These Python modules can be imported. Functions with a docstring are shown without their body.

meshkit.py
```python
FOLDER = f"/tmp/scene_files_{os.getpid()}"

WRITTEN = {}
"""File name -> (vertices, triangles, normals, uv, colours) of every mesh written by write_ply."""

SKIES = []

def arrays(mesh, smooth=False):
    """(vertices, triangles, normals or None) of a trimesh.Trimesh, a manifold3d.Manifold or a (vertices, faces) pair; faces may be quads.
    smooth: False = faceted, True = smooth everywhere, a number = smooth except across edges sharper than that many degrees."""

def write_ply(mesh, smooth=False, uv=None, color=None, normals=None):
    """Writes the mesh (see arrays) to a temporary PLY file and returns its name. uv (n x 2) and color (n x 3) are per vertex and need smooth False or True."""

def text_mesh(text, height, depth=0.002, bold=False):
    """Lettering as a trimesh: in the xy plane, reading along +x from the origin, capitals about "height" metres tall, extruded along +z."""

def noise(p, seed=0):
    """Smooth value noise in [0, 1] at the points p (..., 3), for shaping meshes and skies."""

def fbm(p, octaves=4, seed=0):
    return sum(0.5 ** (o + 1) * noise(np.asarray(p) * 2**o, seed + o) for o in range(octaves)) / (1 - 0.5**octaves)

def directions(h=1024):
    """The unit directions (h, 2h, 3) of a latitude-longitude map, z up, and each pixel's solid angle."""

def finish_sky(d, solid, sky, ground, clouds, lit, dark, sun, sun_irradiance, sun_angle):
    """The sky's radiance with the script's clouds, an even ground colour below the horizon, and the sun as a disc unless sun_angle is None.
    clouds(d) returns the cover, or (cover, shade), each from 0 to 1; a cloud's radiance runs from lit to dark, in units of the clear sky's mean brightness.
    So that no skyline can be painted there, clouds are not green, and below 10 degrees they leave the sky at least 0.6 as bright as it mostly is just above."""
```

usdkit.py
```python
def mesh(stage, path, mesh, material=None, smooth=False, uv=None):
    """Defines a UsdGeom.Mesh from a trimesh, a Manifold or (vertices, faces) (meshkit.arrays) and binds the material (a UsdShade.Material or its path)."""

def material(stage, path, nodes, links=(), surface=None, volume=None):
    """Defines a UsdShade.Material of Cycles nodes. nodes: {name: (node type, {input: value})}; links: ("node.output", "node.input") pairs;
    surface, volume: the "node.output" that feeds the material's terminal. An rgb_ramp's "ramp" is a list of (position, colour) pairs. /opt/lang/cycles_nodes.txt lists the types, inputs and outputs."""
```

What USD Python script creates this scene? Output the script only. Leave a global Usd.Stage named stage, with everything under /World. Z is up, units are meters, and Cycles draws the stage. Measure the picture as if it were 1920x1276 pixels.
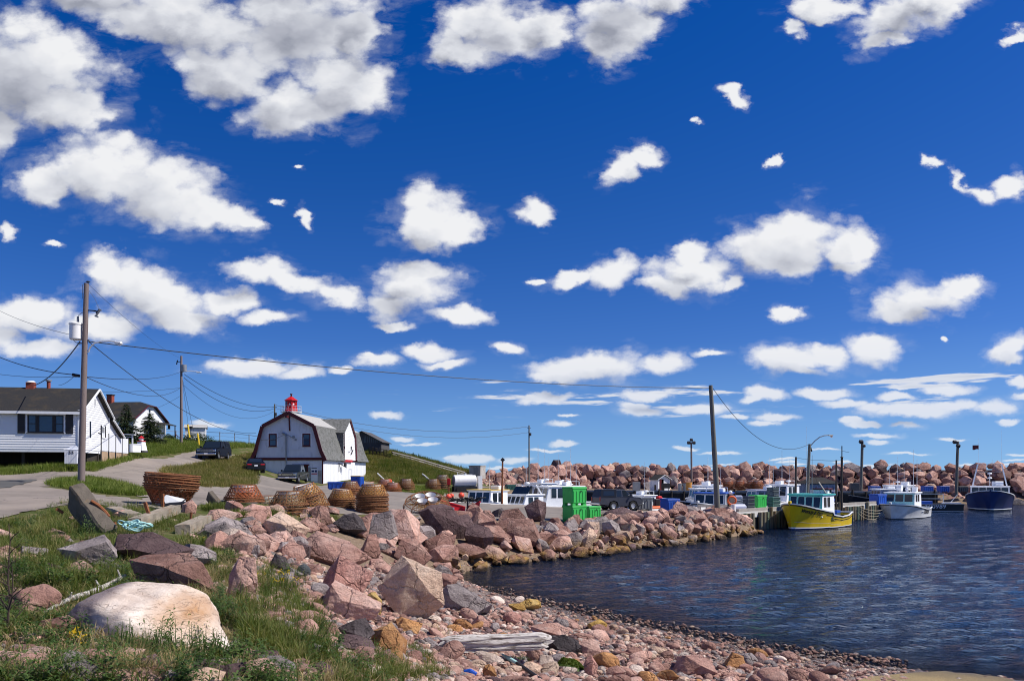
import math, random
import numpy as np
import trimesh
import usdkit, meshkit
from scipy.interpolate import RBFInterpolator
from scipy.ndimage import gaussian_filter, map_coordinates
from shapely.geometry import Polygon, LineString, Point, MultiPolygon
from shapely import contains_xy
from pxr import Usd, UsdGeom, UsdLux, UsdShade, Gf, Sdf, Vt

stage = Usd.Stage.CreateInMemory()
UsdGeom.SetStageUpAxis(stage, 'Z')
world = UsdGeom.Xform.Define(stage, '/World')
UsdGeom.Scope.Define(stage, '/World/Looks')
PI = math.pi
# ---------------------------------------------------------------- camera
EYE, HOR, F = 4.7, 888.0, 1500.0
cam = UsdGeom.Camera.Define(stage, '/World/camera')
cam.CreateHorizontalApertureAttr(36.0)
cam.CreateFocalLengthAttr(36.0 * F / 1920)
cam.CreateVerticalApertureOffsetAttr((HOR - 638) * 36.0 / 1920)
cam.CreateClippingRangeAttr((0.1, 20000.0))
cam.AddTransformOp().Set(Gf.Matrix4d(1, 0, 0, 0, 0, 0, 1, 0, 0, -1, 0, 0, 0, 0, EYE, 1))
cam.CreateExposureAttr(0.3)

# ---------------------------------------------------------------- light
SUN = np.array([0.993, -0.115, 0.0])
SUN_EL = math.radians(50)
SUN = np.array([SUN[0] * math.cos(SUN_EL), SUN[1] * math.cos(SUN_EL), math.sin(SUN_EL)])
sun = UsdLux.DistantLight.Define(stage, '/World/sun')
sun.CreateIntensityAttr(1.25)
sun.CreateNormalizeAttr(True)
sun.CreateAngleAttr(0.5)
sun.CreateColorAttr(Gf.Vec3f(1.0, 0.955, 0.89))
_z = SUN; _x = np.cross([0, 0, 1], _z); _x /= np.linalg.norm(_x); _y = np.cross(_z, _x)
sun.AddTransformOp().Set(Gf.Matrix4d(*_x, 0, *_y, 0, *_z, 0, 0, 0, 50, 1))


class G:
    """A node graph under construction; names are numbered so that they sort in the order they were made."""
    def __init__(s):
        s.n, s.l, s.k = {}, [], 0

    def node(s, kind, **inp):
        name = 'n%04d' % s.k; s.k += 1
        vals = {}
        for k, v in inp.items():
            if isinstance(v, str) and v[:1] == 'n' and v[1:5].isdigit() and '.' in v:
                s.l.append((v, f'{name}.{k}'))
            else:
                vals[k] = v
        s.n[name] = (kind, vals)
        return name

    def m(s, t, a, b=0.0, c=0.0, clamp=False):
        return s.node('math', math_type=t, value1=a, value2=b, value3=c, use_clamp=clamp) + '.value'

    def mr(s, v, a, b, c=0.0, d=1.0, t='linear'):
        return s.node('map_range', range_type=t, value=v, from_min=a, from_max=b, to_min=c, to_max=d, clamp=True) + '.result'

    def vm(s, t, a, b=(0, 0, 0), c=(0, 0, 0), scale=1.0, out='vector'):
        return s.node('vector_math', math_type=t, vector1=a, vector2=b, vector3=c, scale=scale) + '.' + out

    def noise(s, vec, scale, detail=4, rough=0.55, dist=0.0, out='fac', lac=2.0):
        return s.node('noise_texture', vector=vec, scale=scale, detail=detail, roughness=rough, distortion=dist, lacunarity=lac) + '.' + out

    def mixc(s, fac, a, b, t='mix'):
        return s.node('mix_color', blend_type=t, fac=fac, a=a, b=b) + '.result'

    def ramp(s, fac, stops):
        return s.node('rgb_ramp', fac=fac, ramp=stops) + '.color'

    def pos(s):
        return s.node('geometry') + '.position'

    def build(s, path, surface=None, volume=None):
        return usdkit.material(stage, path, s.n, s.l, surface=surface, volume=volume)


# cumulus of the photograph, as directions: (centre x, y, half width, half height, tilt) in 1/1500 of the sky plane ahead
CLOUDS = [
 (50,140,170,130,0),(-10,240,90,70,0),(130,190,80,70,0),(-200,120,180,150,0),
 (180,320,135,75,0),(300,350,150,75,22),(410,405,90,40,20),(80,345,70,45,0),(470,425,35,14,10),
 (330,40,230,62,8),(560,50,180,110,0),(640,160,105,80,10),(540,200,105,62,0),(430,130,110,65,20),(670,60,60,80,0),(500,-60,300,90,0),(180,-20,160,60,0),
 (800,402,80,52,0),(850,430,62,42,0),(790,440,50,30,0),
 (930,55,115,68,0),(1010,55,60,55,0),(1165,40,95,75,-25),(850,85,55,40,0),(1130,85,40,35,0),(1240,0,60,40,0),
 (1540,15,80,28,0),(1690,35,105,50,-22),(1490,60,28,18,0),(1660,80,50,20,0),(1760,0,80,30,0),(1905,68,28,12,-15),
 (1160,312,45,36,-10),(1205,292,38,26,10),(1380,180,30,16,10),(1320,223,13,8,0),(1445,312,12,14,0),
 (1000,396,40,22,8),(1440,460,75,58,0),(1505,450,95,68,0),(1585,462,62,58,0),(1480,490,80,30,0),(1590,500,50,18,0),
 (1310,508,95,42,0),(1250,530,50,25,0),(1300,470,40,24,0),(1150,505,55,36,-10),(1070,525,60,18,-15),(1005,540,12,9,0),(1370,525,38,14,0),
 (1735,562,105,40,-5),(1700,585,80,24,0),(1790,548,55,30,0),(1483,588,32,12,0),(1770,632,9,7,0),
 (1480,672,80,30,0),(1550,665,60,24,0),(1640,658,62,30,5),(1500,690,55,14,0),
 (1080,692,95,28,0),(1150,682,80,34,0),(1230,680,65,22,5),(1050,705,70,16,0),(1330,665,45,8,0),
 (715,672,52,15,5),(810,660,62,17,5),(830,680,50,10,0),(950,656,38,16,10),(690,665,20,9,0),
 (260,530,95,55,0),(330,590,105,36,10),(200,500,45,34,0),(300,560,120,50,5),(60,590,115,38,5),(80,655,80,22,0),(180,610,100,30,0),(-40,620,100,50,0),(430,560,60,28,12),(500,600,55,18,-3),
 (545,525,105,28,15),(480,505,65,25,0),(640,555,80,22,8),(780,540,90,48,0),(780,510,50,28,0),(860,582,75,18,5),(740,560,60,35,0),(740,605,35,10,0),
 (470,686,105,19,3),(560,694,60,18,5),(640,688,20,10,0),
 (1885,358,52,24,-25),(1835,368,42,16,15),(1793,338,13,30,-20),(1752,300,18,10,10),
 (1895,655,50,26,-30),(1905,672,30,20,0),
 (570,410,14,28,-20),(518,376,18,9,0),(570,320,12,7,0),(100,462,18,6,10),(15,435,18,20,0),
 (1230,738,70,15,0),(1210,770,62,11,5),(1300,768,70,13,0),(1435,742,48,17,0),(1540,735,60,13,0),(1590,755,50,10,0),(1700,768,120,16,0),(1640,762,55,14,0),(1860,762,55,16,0),(1770,728,55,13,0),(1690,724,25,8,0),(1905,715,24,14,0),
 (885,860,55,9,0),(960,862,40,8,0),(850,855,22,6,0),(1010,748,45,9,5),(1065,778,22,4,0),(1030,740,40,9,0)]


_cr = random.Random(12)
for _k in range(46):                       # rows of small flat cumulus that close up towards the horizon, more of them to the right
    _y = 874 - 135 * _cr.random() ** 1.5
    _s = max(0.22, (880 - _y) / 150)
    _x = 960 + 1000 * _cr.random() ** 0.8 if _k % 5 else 200 + 900 * _cr.random()
    CLOUDS.append((_x, _y, _cr.uniform(30, 75) * (0.45 + _s * .6), _cr.uniform(9, 15) * _s, 0))


def sky_field(g, uv, least=0):
    """0 at a cloud's middle, 1 at its rim: the smallest of the ellipses' lengths."""
    d, turned = None, {0: uv}
    for cx, cy, rx, ry, an in CLOUDS:
        if rx * ry < least:
            continue
        an = int(round(an / 10.0)) * 10
        if an not in turned:
            turned[an] = g.node('mapping', mapping_type='point', vector=uv, rotation=(0, 0, math.radians(an))) + '.vector'
        a, u, v = math.radians(an), (cx - 960) / 1500, (888 - cy) / 1500
        u, v = u * math.cos(a) - v * math.sin(a), u * math.sin(a) + v * math.cos(a)
        sx, sy = 1500 / rx, 1500 / ry
        ln = g.vm('length', g.vm('multiply_add', turned[an], (sx, sy, 0), (-u * sx, -v * sy, 0)), out='value')
        d = ln if d is None else g.m('minimum', d, ln)
    return d


def make_sky():
    g = G()
    d = g.node('texture_coordinate') + '.generated'
    hd = g.vm('normalize', g.vm('add', d, (0, 0, 0.10)))
    sky = g.node('sky_texture', sky_type='single_scattering', sun_disc=False, sun_elevation=SUN_EL, sun_rotation=math.atan2(SUN[0], SUN[1]),
                 altitude=100.0, air_density=1.0, aerosol_density=0.3, ozone_density=1.5, vector=hd) + '.color'
    sky = g.node('hsv', hue=0.522, saturation=1.5, value=1.25, color=sky) + '.color'
    xyz = g.node('separate_xyz', vector=d)
    sky = g.mixc(g.mr(xyz + '.z', 0.32, 0.0), sky, g.vm('multiply', sky, (0.92, 1.02, 1.14)))
    sky = g.mixc(g.mr(xyz + '.z', 0.16, 0.0, 0.0, 0.45), sky, (2.6, 5.4, 8.8))
    yy = g.m('maximum', xyz + '.y', 0.02)
    uv = g.node('combine_xyz', x=g.m('divide', xyz + '.x', yy), y=g.m('divide', xyz + '.z', yy), z=0.0) + '.vector'
    el = g.m('maximum', xyz + '.z', 0.0)
    # turbulence that shrinks towards the horizon as the clouds get farther away
    amp = g.mr(el, 0.02, 0.35, 0.35, 1.0)
    uvs = g.node('combine_xyz', x=g.m('divide', xyz + '.x', yy), y=g.m('multiply', g.m('divide', xyz + '.z', yy), 1.5), z=0.0) + '.vector'
    n1 = g.noise(uvs, 11.0, 3, 0.55, out='color')
    n2 = g.noise(uvs, 38.0, 5, 0.62, out='color')
    off = g.vm('add', g.vm('scale', g.vm('subtract', n1, (0.5, 0.5, 0.5)), scale=0.075), g.vm('scale', g.vm('subtract', n2, (0.5, 0.5, 0.5)), scale=0.034))
    off = g.vm('multiply', g.vm('scale', off, scale=amp), (1, 0.75, 0))
    uw = g.vm('add', uv, off)
    pw = g.vm('add', uvs, g.vm('scale', g.vm('subtract', n2, (0.5, 0.5, 0.5)), scale=0.03))
    pk = lambda sc: g.m('subtract', 1.0, g.node('voronoi_texture', dimensions='2D', vector=pw, scale=sc) + '.distance')
    puff, puff2 = pk(15.0), pk(36.0)
    edge = g.m('add', g.m('multiply', puff, 0.52), g.m('add', g.m('multiply', puff2, 0.24), g.m('multiply', g.noise(uvs, 60.0, 5, 0.65), 0.24)))
    fine = g.noise(uvs, 95.0, 4, 0.6)
    front = g.mr(xyz + '.y', 0.02, 0.12)
    f1 = sky_field(g, uw)
    # value: >0 inside
    v = g.m('subtract', 1.05, f1)
    v = g.m('add', v, g.m('multiply', g.m('subtract', edge, 0.52), 1.15))
    v = g.m('add', v, g.m('multiply', g.m('subtract', fine, 0.5), 0.22))
    v = g.m('subtract', g.m('multiply', g.m('add', v, 1.0), front), 1.0)
    # the same kind of cloud all round, on a layer overhead, and flat rows of them near the horizon
    zz = g.m('maximum', xyz + '.z', 0.018)
    pl = g.node('combine_xyz', x=g.m('divide', xyz + '.x', zz), y=g.m('divide', xyz + '.y', zz), z=3.7) + '.vector'
    c0 = g.noise(pl, 0.75, 7, 0.56)
    inview = g.m('multiply', g.mr(xyz + '.y', 0.55, 0.62), g.mr(el, 0.105, 0.14))
    thr = g.m('add', 0.565, g.m('multiply', inview, 0.5))
    thr = g.m('add', thr, g.m('multiply', g.m('multiply', g.mr(xyz + '.x', 0.0, -0.35), g.mr(xyz + '.y', 0.3, 0.6)), 0.12))
    w = g.m('subtract', g.m('multiply', g.m('add', g.m('multiply', g.m('subtract', c0, thr), 9.0), 1.0), g.mr(el, 0.04, 0.09)), 1.0)
    c1 = g.noise(pl, 0.22, 8, 0.66)
    w2 = g.m('multiply', g.m('subtract', c1, g.m('add', 0.53, g.m('multiply', g.mr(xyz + '.x', 0.35, -0.3), 0.10))), 9.0)
    w2 = g.m('subtract', g.m('multiply', g.m('multiply', g.m('add', w2, 1.0), g.m('subtract', 1.0, g.mr(xyz + '.y', 0.45, 0.6))), g.m('multiply', g.mr(el, 0.02, 0.05), g.mr(el, 0.125, 0.075))), 1.0)
    v = g.m('maximum', v, g.m('maximum', w, w2))
    wisp = g.m('multiply', g.mr(v, -0.28, 0.2), g.mr(g.noise(g.vm('multiply', uvs, (0.7, 1.2, 1)), 16.0, 6, 0.68, 0.6), 0.45, 0.75, 0.0, 0.32))
    cover = g.m('maximum', g.mr(v, 0.0, 0.62, t='smoothstep'), wisp)
    # shading: thickness of cloud towards the sun
    up = g.vm('add', uw, g.vm('scale', (0.022, 0.040, 0), scale=g.m('multiply', amp, g.mr(el, 0.5, 0.3, 0.35, 1.0))))
    f2 = sky_field(g, up, 900)
    th = g.m('add', g.m('subtract', 1.0, f2), g.m('multiply', g.m('subtract', g.noise(uvs, 7.0, 5, 0.55), 0.5), 0.9))
    th = g.m('subtract', th, g.m('multiply', g.m('subtract', g.m('add', g.m('multiply', puff, 0.6), g.m('multiply', puff2, 0.4)), 0.5), 0.5))
    th = g.m('multiply', th, front)
    th = g.m('maximum', th, g.m('multiply', g.m('maximum', w, w2), 0.42))
    thin = g.mr(el, 0.08, 0.45, 0.75, 1.15)
    shade = g.mr(g.m('multiply', th, thin), 0.0, 1.05, 0.0, 1.0)
    col = g.ramp(shade, [(0, (0.98, 0.985, 1.0)), (0.35, (0.80, 0.82, 0.87)), (0.7, (0.55, 0.57, 0.64)), (1.0, (0.36, 0.38, 0.45))])
    col = g.vm('scale', col, scale=CLOUD_GAIN)
    col = g.mixc(g.mr(el, 0.16, 0.02, 0.0, 0.35), col, sky)
    out = g.mixc(g.m('multiply', cover, 0.97), sky, col)
    bg = g.node('background_shader', color=out, strength=SKY_STRENGTH)
    return g.build('/World/Looks/sky_look', surface=bg + '.background')


SKY_STRENGTH, CLOUD_GAIN = 0.07, 10.6
dome = UsdLux.DomeLight.Define(stage, '/World/sky')
UsdShade.MaterialBindingAPI.Apply(dome.GetPrim()).Bind(make_sky())
for k_, v_ in (('label', 'deep blue sky with white cumulus clouds'), ('category', 'sky'), ('kind', 'structure')):
    dome.GetPrim().SetCustomDataByKey(k_, v_)
# ---------------------------------------------------------------- naming
USED = {}


def fresh(name, parent='/World'):
    n = USED.get((parent, name), 0)
    USED[(parent, name)] = n + 1
    return f'{parent}/{name}' if n == 0 else f'{parent}/{name}_{n:03d}'


def tag(prim, label=None, cat=None, group=None, kind=None):
    for k, v in (('label', label), ('category', cat), ('group', group), ('kind', kind)):
        if v:
            prim.SetCustomDataByKey(k, v)
    return prim


def thing(name, label, cat, loc=(0, 0, 0), rz=0.0, group=None, kind=None):
    x = UsdGeom.Xform.Define(stage, fresh(name))
    x.AddTranslateOp().Set(Gf.Vec3d(*map(float, loc)))
    if rz:
        x.AddRotateZOp().Set(math.degrees(rz))
    tag(x.GetPrim(), label, cat, group, kind)
    return str(x.GetPath())


def part(name, mb, mat, parent, label=None, smooth=False):
    path = fresh(name, parent)
    m = usdkit.mesh(stage, path, mb.get() if isinstance(mb, MB) else mb, M[mat] if isinstance(mat, str) else mat, smooth=smooth)
    if label:
        m.GetPrim().SetCustomDataByKey('label', label)
    return path


def solo(name, mb, mat, label, cat, group=None, kind=None, smooth=False, loc=None, rz=0.0):
    """A thing that is one mesh."""
    path = fresh(name)
    m = usdkit.mesh(stage, path, mb.get() if isinstance(mb, MB) else mb, M[mat] if isinstance(mat, str) else mat, smooth=smooth)
    if loc is not None:
        m.AddTranslateOp().Set(Gf.Vec3d(*map(float, loc)))
        if rz:
            m.AddRotateZOp().Set(math.degrees(rz))
    tag(m.GetPrim(), label, cat, group, kind)
    return path


def copy_of(src, name, label, cat, loc, rz=0.0, scale=1.0, group=None, rot=None, mats=None):
    """A further individual: an instance of src (a class or a finished thing) with its parts."""
    x = UsdGeom.Xform.Define(stage, fresh(name))
    p = x.GetPrim()
    p.GetReferences().AddInternalReference(src)
    x.ClearXformOpOrder()
    mt = np.eye(4)
    mt[:3, :3] = (np.asarray(rot) if rot is not None else rotm(0, 0, rz)) * np.asarray(scale if np.ndim(scale) else [scale] * 3)[None, :]
    mt[:3, 3] = loc
    x.MakeMatrixXform().Set(Gf.Matrix4d(*mt.T.ravel()))
    tag(p, label, cat, group)
    p.SetInstanceable(True)
    return str(p.GetPath())


def rotm(rx, ry, rz):
    cx, sx, cy, sy, cz, sz = math.cos(rx), math.sin(rx), math.cos(ry), math.sin(ry), math.cos(rz), math.sin(rz)
    return np.array([[cz, -sz, 0], [sz, cz, 0], [0, 0, 1]]) @ np.array([[cy, 0, sy], [0, 1, 0], [-sy, 0, cy]]) @ np.array([[1, 0, 0], [0, cx, -sx], [0, sx, cx]])


# ---------------------------------------------------------------- shapes
_BOX = np.array([[x, y, z] for x in (-.5, .5) for y in (-.5, .5) for z in (-.5, .5)])
_BOXF = np.array([[0, 1, 3], [0, 3, 2], [4, 6, 7], [4, 7, 5], [0, 4, 5], [0, 5, 1], [2, 3, 7], [2, 7, 6], [0, 2, 6], [0, 6, 4], [1, 5, 7], [1, 7, 3]])


class MB:
    """Collects shapes of one part."""
    def __init__(s):
        s.v, s.f, s.n = [], [], 0

    def add(s, v, f, M4=None):
        v = np.asarray(v, float)
        f = np.asarray(f, int)
        if f.shape[1] == 4:
            f = np.vstack([f[:, [0, 1, 2]], f[:, [0, 2, 3]]])
        if M4 is not None:
            v = v @ np.asarray(M4)[:3, :3].T + np.asarray(M4)[:3, 3]
        s.v.append(v); s.f.append(f + s.n); s.n += len(v)
        return s

    def tm(s, m, off=(0, 0, 0), rot=None):
        v = np.array(m.vertices)
        if rot is not None:
            v = v @ rot.T
        return s.add(v + np.asarray(off), m.faces)

    def box(s, c, d, rz=0.0, rot=None):
        v = _BOX * np.asarray(d, float)
        if rot is not None:
            v = v @ rot.T
        elif rz:
            v = v @ rotm(0, 0, rz).T
        return s.add(v + np.asarray(c, float), _BOXF)

    def cbox(s, c, d, ch=0.03, rot=None):
        """A box with chamfered edges."""
        d = np.asarray(d, float) / 2
        pts = []
        for sx in (-1, 1):
            for sy in (-1, 1):
                for sz in (-1, 1):
                    for a in range(3):
                        q = d - ch
                        q = q.copy(); q[a] = d[a]
                        pts.append(q * (sx, sy, sz))
        h = trimesh.convex.convex_hull(np.array(pts))
        return s.tm(h, c, rot)

    def bar(s, p, q, w, h=None, up=(0, 0, 1)):
        p, q = np.asarray(p, float), np.asarray(q, float)
        t = q - p; L = np.linalg.norm(t); t /= L
        a = np.cross(up, t)
        if np.linalg.norm(a) < 1e-6:
            a = np.cross((1, 0, 0), t)
        a /= np.linalg.norm(a); b = np.cross(t, a)
        R = np.stack([t, a, b], 1)
        return s.box((p + q) / 2, (L, w, h or w), rot=R)

    def tube(s, pts, r, sides=6, cap=True):
        p = np.asarray(pts, float)
        r = np.broadcast_to(np.asarray(r, float), (len(p),))
        t = np.gradient(p, axis=0)
        t /= np.linalg.norm(t, axis=1, keepdims=True) + 1e-12
        ref = np.array([0, 0, 1.0]) if abs(t[:, 2]).mean() < 0.8 else np.array([1.0, 0, 0])
        a = np.cross(t, ref); a /= np.linalg.norm(a, axis=1, keepdims=True) + 1e-12
        b = np.cross(t, a)
        ang = np.arange(sides) * 2 * PI / sides
        v = p[:, None] + r[:, None, None] * (np.cos(ang)[None, :, None] * a[:, None] + np.sin(ang)[None, :, None] * b[:, None])
        i, j = np.meshgrid(np.arange(len(p) - 1), np.arange(sides), indexing='ij')
        q = np.stack([i * sides + j, i * sides + (j + 1) % sides, (i + 1) * sides + (j + 1) % sides, (i + 1) * sides + j], -1).reshape(-1, 4)[:, ::-1]
        v = v.reshape(-1, 3)
        f = np.vstack([q[:, [0, 1, 2]], q[:, [0, 2, 3]]])
        if cap:
            e = [[0, k, k + 1] for k in range(1, sides - 1)]
            o = (len(p) - 1) * sides
            e += [[o, o + k + 1, o + k] for k in range(1, sides - 1)]
            f = np.vstack([f, e])
        return s.add(v, f)

    def cyl(s, c, r, h, sides=16, r2=None, axis=2, base=False):
        """Along axis; c its middle, or with base=True its foot."""
        d = np.zeros(3); d[axis] = 1
        p0 = np.asarray(c, float) - (0 if base else h / 2) * d
        return s.tube([p0, p0 + h * d], [r, r if r2 is None else r2], sides)

    def prism(s, poly, h, Mx=None):
        """poly (n,2) in xy extruded along z from 0 to h, then Mx (4x4)."""
        m = trimesh.creation.extrude_polygon(Polygon(poly), h, engine='earcut')
        return s.add(m.vertices, m.faces, Mx)

    def lathe(s, prof, sides=20, c=(0, 0, 0)):
        prof = np.asarray(prof, float)
        ang = np.arange(sides) * 2 * PI / sides
        v = np.stack([prof[:, None, 0] * np.cos(ang), prof[:, None, 0] * np.sin(ang), np.broadcast_to(prof[:, None, 1], (len(prof), sides))], -1).reshape(-1, 3)
        i, j = np.meshgrid(np.arange(len(prof) - 1), np.arange(sides), indexing='ij')
        q = np.stack([i * sides + j, i * sides + (j + 1) % sides, (i + 1) * sides + (j + 1) % sides, (i + 1) * sides + j], -1).reshape(-1, 4)
        return s.add(v + np.asarray(c), q)

    def quad(s, a, b, c, d, th=0.0):
        """A plate through four corners, th thick behind it."""
        P = np.array([a, b, c, d], float)
        if not th:
            return s.add(P, [[0, 1, 2, 3]])
        n = np.cross(P[1] - P[0], P[3] - P[0]); n /= np.linalg.norm(n)
        v = np.vstack([P, P - n * th])
        f = [[0, 1, 2, 3], [7, 6, 5, 4], [0, 4, 5, 1], [1, 5, 6, 2], [2, 6, 7, 3], [3, 7, 4, 0]]
        return s.add(v, f)

    def get(s):
        return np.vstack(s.v), np.vstack(s.f)

    def moved(s, loc=(0, 0, 0), rot=None):
        o = MB(); v, f = s.get()
        if rot is not None:
            v = v @ rot.T
        return o.add(v + np.asarray(loc), f)


def frame4(o, x, y, z=None):
    """4x4 with axes x, y (and their cross product) at o."""
    x = np.asarray(x, float) / np.linalg.norm(x); y = np.asarray(y, float); y = y - x * (x @ y); y /= np.linalg.norm(y)
    m = np.eye(4); m[:3, 0], m[:3, 1], m[:3, 2], m[:3, 3] = x, y, np.cross(x, y), o
    return m


# ---------------------------------------------------------------- materials
M = {}


def mat(name, col, rough=0.6, var=0.15, scale=2.0, bump=0.0, bscale=20.0, metal=0.0, spec=0.35, dirt=None, dscale=1.2, dlev=(0.5, 0.72), coat=0.0, stretch=None, dist=0.02):
    """Colour with soft variation, a second tone in blotches (dirt, rust, moss) and fine relief."""
    g = G()
    p = g.pos()
    if stretch:
        p = g.vm('multiply', p, stretch)
    c = np.asarray(col, float)
    o = g.ramp(g.noise(p, scale, 6, 0.6), [(0.25, tuple(c * (1 - var))), (0.75, tuple(np.minimum(c * (1 + var), 0.95)))])
    if dirt is not None:
        o = g.mixc(g.mr(g.noise(p, dscale, 8, 0.68), dlev[0], dlev[1]), o, tuple(dirt))
    inp = dict(base_color=o, roughness=rough, metallic=metal, specular_ior_level=spec, coat_weight=coat)
    if bump:
        inp['normal'] = g.node('bump', height=g.noise(p, bscale, 5, 0.6), strength=bump, distance=dist) + '.normal'
    b = g.node('principled_bsdf', **inp)
    M[name] = g.build('/World/Looks/' + name, surface=b + '.BSDF')


def rock_mat(name, c1, c2, c3, speck=0.5, wet=None, scale=1.1):
    if wet is None:
        rock_mat('tidal_' + name, c1, c2, c3, speck, True)
    g = G()
    p = g.pos()
    r = g.node('object_info') + '.random'
    q = g.vm('add', p, g.node('combine_xyz', x=g.m('multiply', r, 37.0), y=g.m('multiply', r, 11.0), z=0.0) + '.vector')
    n1 = g.noise(q, scale, 6, 0.6, 0.6)
    col = g.ramp(n1, [(0.28, c1), (0.5, c2), (0.72, c3)])
    shift = g.mr(r, 0, 1, 0.88, 1.45)
    col = g.vm('scale', col, scale=shift)
    bands = g.noise(g.vm('multiply', q, (0.6, 1.3, 4.0)), 2.2, 5, 0.65, 0.8)
    col = g.mixc(g.m('multiply', g.mr(bands, 0.5, 0.68), 0.35), col, tuple(np.asarray(c1) * 0.55))
    gr = g.noise(q, 34.0, 3, 0.7)
    col = g.mixc(g.m('multiply', g.mr(gr, 0.36, 0.64), speck), g.vm('scale', col, scale=0.72), g.vm('scale', col, scale=1.25))
    vo = g.node('voronoi_texture', feature='distance_to_edge', vector=g.vm('add', q, g.vm('scale', g.noise(q, 1.7, 4, 0.6, out='color'), scale=0.7)), scale=1.25)
    crack = g.mr(vo + '.distance', 0.0, 0.035, 1.0, 0.0)
    col = g.mixc(g.m('multiply', crack, g.mr(g.noise(q, 0.9, 2), 0.45, 0.62, 0.0, 0.55)), col, tuple(np.asarray(c1) * 0.25))
    lich = g.noise(q, 5.0, 7, 0.7)
    col = g.mixc(g.m('multiply', g.mr(lich, 0.60, 0.70), 0.45), col, (0.33, 0.31, 0.28))
    rough = 0.85
    if not wet:
        col = g.mixc(g.mr(g.node('separate_xyz', vector=p) + '.z', 0.16, 0.02, 0.0, 0.6), col, (0.05, 0.03, 0.02))
    else:
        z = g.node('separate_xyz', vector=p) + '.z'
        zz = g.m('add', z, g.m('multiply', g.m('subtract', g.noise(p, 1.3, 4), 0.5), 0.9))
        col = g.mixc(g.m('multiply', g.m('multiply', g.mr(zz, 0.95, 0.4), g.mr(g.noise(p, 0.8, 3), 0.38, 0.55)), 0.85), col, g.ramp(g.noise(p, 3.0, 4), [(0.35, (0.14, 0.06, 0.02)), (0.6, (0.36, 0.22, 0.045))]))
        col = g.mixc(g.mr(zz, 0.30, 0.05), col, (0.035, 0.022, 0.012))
    col = g.mixc(g.mr(g.noise(q, 3.3, 8, 0.72), 0.56, 0.74, 0.0, 0.55), col, tuple(np.asarray(c1) * 0.42))
    b1 = g.m('add', g.m('multiply', g.noise(q, 5.0, 9, 0.68), 1.3), g.m('multiply', gr, 0.18))
    b1 = g.m('subtract', b1, g.m('multiply', crack, 0.35))
    nr = g.node('bump', height=b1, strength=1.0, distance=0.12) + '.normal'
    b = g.node('principled_bsdf', base_color=col, roughness=rough, specular_ior_level=0.25, normal=nr)
    M[name] = g.build('/World/Looks/' + name, surface=b + '.BSDF')


rock_mat('pink_granite', (0.27, 0.13, 0.10), (0.43, 0.245, 0.195), (0.52, 0.35, 0.29))
rock_mat('salmon_granite', (0.36, 0.185, 0.14), (0.52, 0.315, 0.25), (0.60, 0.43, 0.36))
rock_mat('brown_granite', (0.17, 0.085, 0.065), (0.30, 0.165, 0.13), (0.40, 0.26, 0.21))
rock_mat('grey_granite', (0.15, 0.125, 0.12), (0.28, 0.235, 0.225), (0.40, 0.345, 0.33))
rock_mat('dark_rock', (0.035, 0.03, 0.032), (0.075, 0.06, 0.062), (0.14, 0.115, 0.115))
rock_mat('maroon_rock', (0.07, 0.04, 0.042), (0.13, 0.08, 0.08), (0.20, 0.135, 0.13))
rock_mat('buff_rock', (0.42, 0.27, 0.185), (0.56, 0.395, 0.29), (0.64, 0.50, 0.39))
rock_mat('pale_rock', (0.50, 0.385, 0.31), (0.62, 0.50, 0.42), (0.70, 0.60, 0.52))
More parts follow.
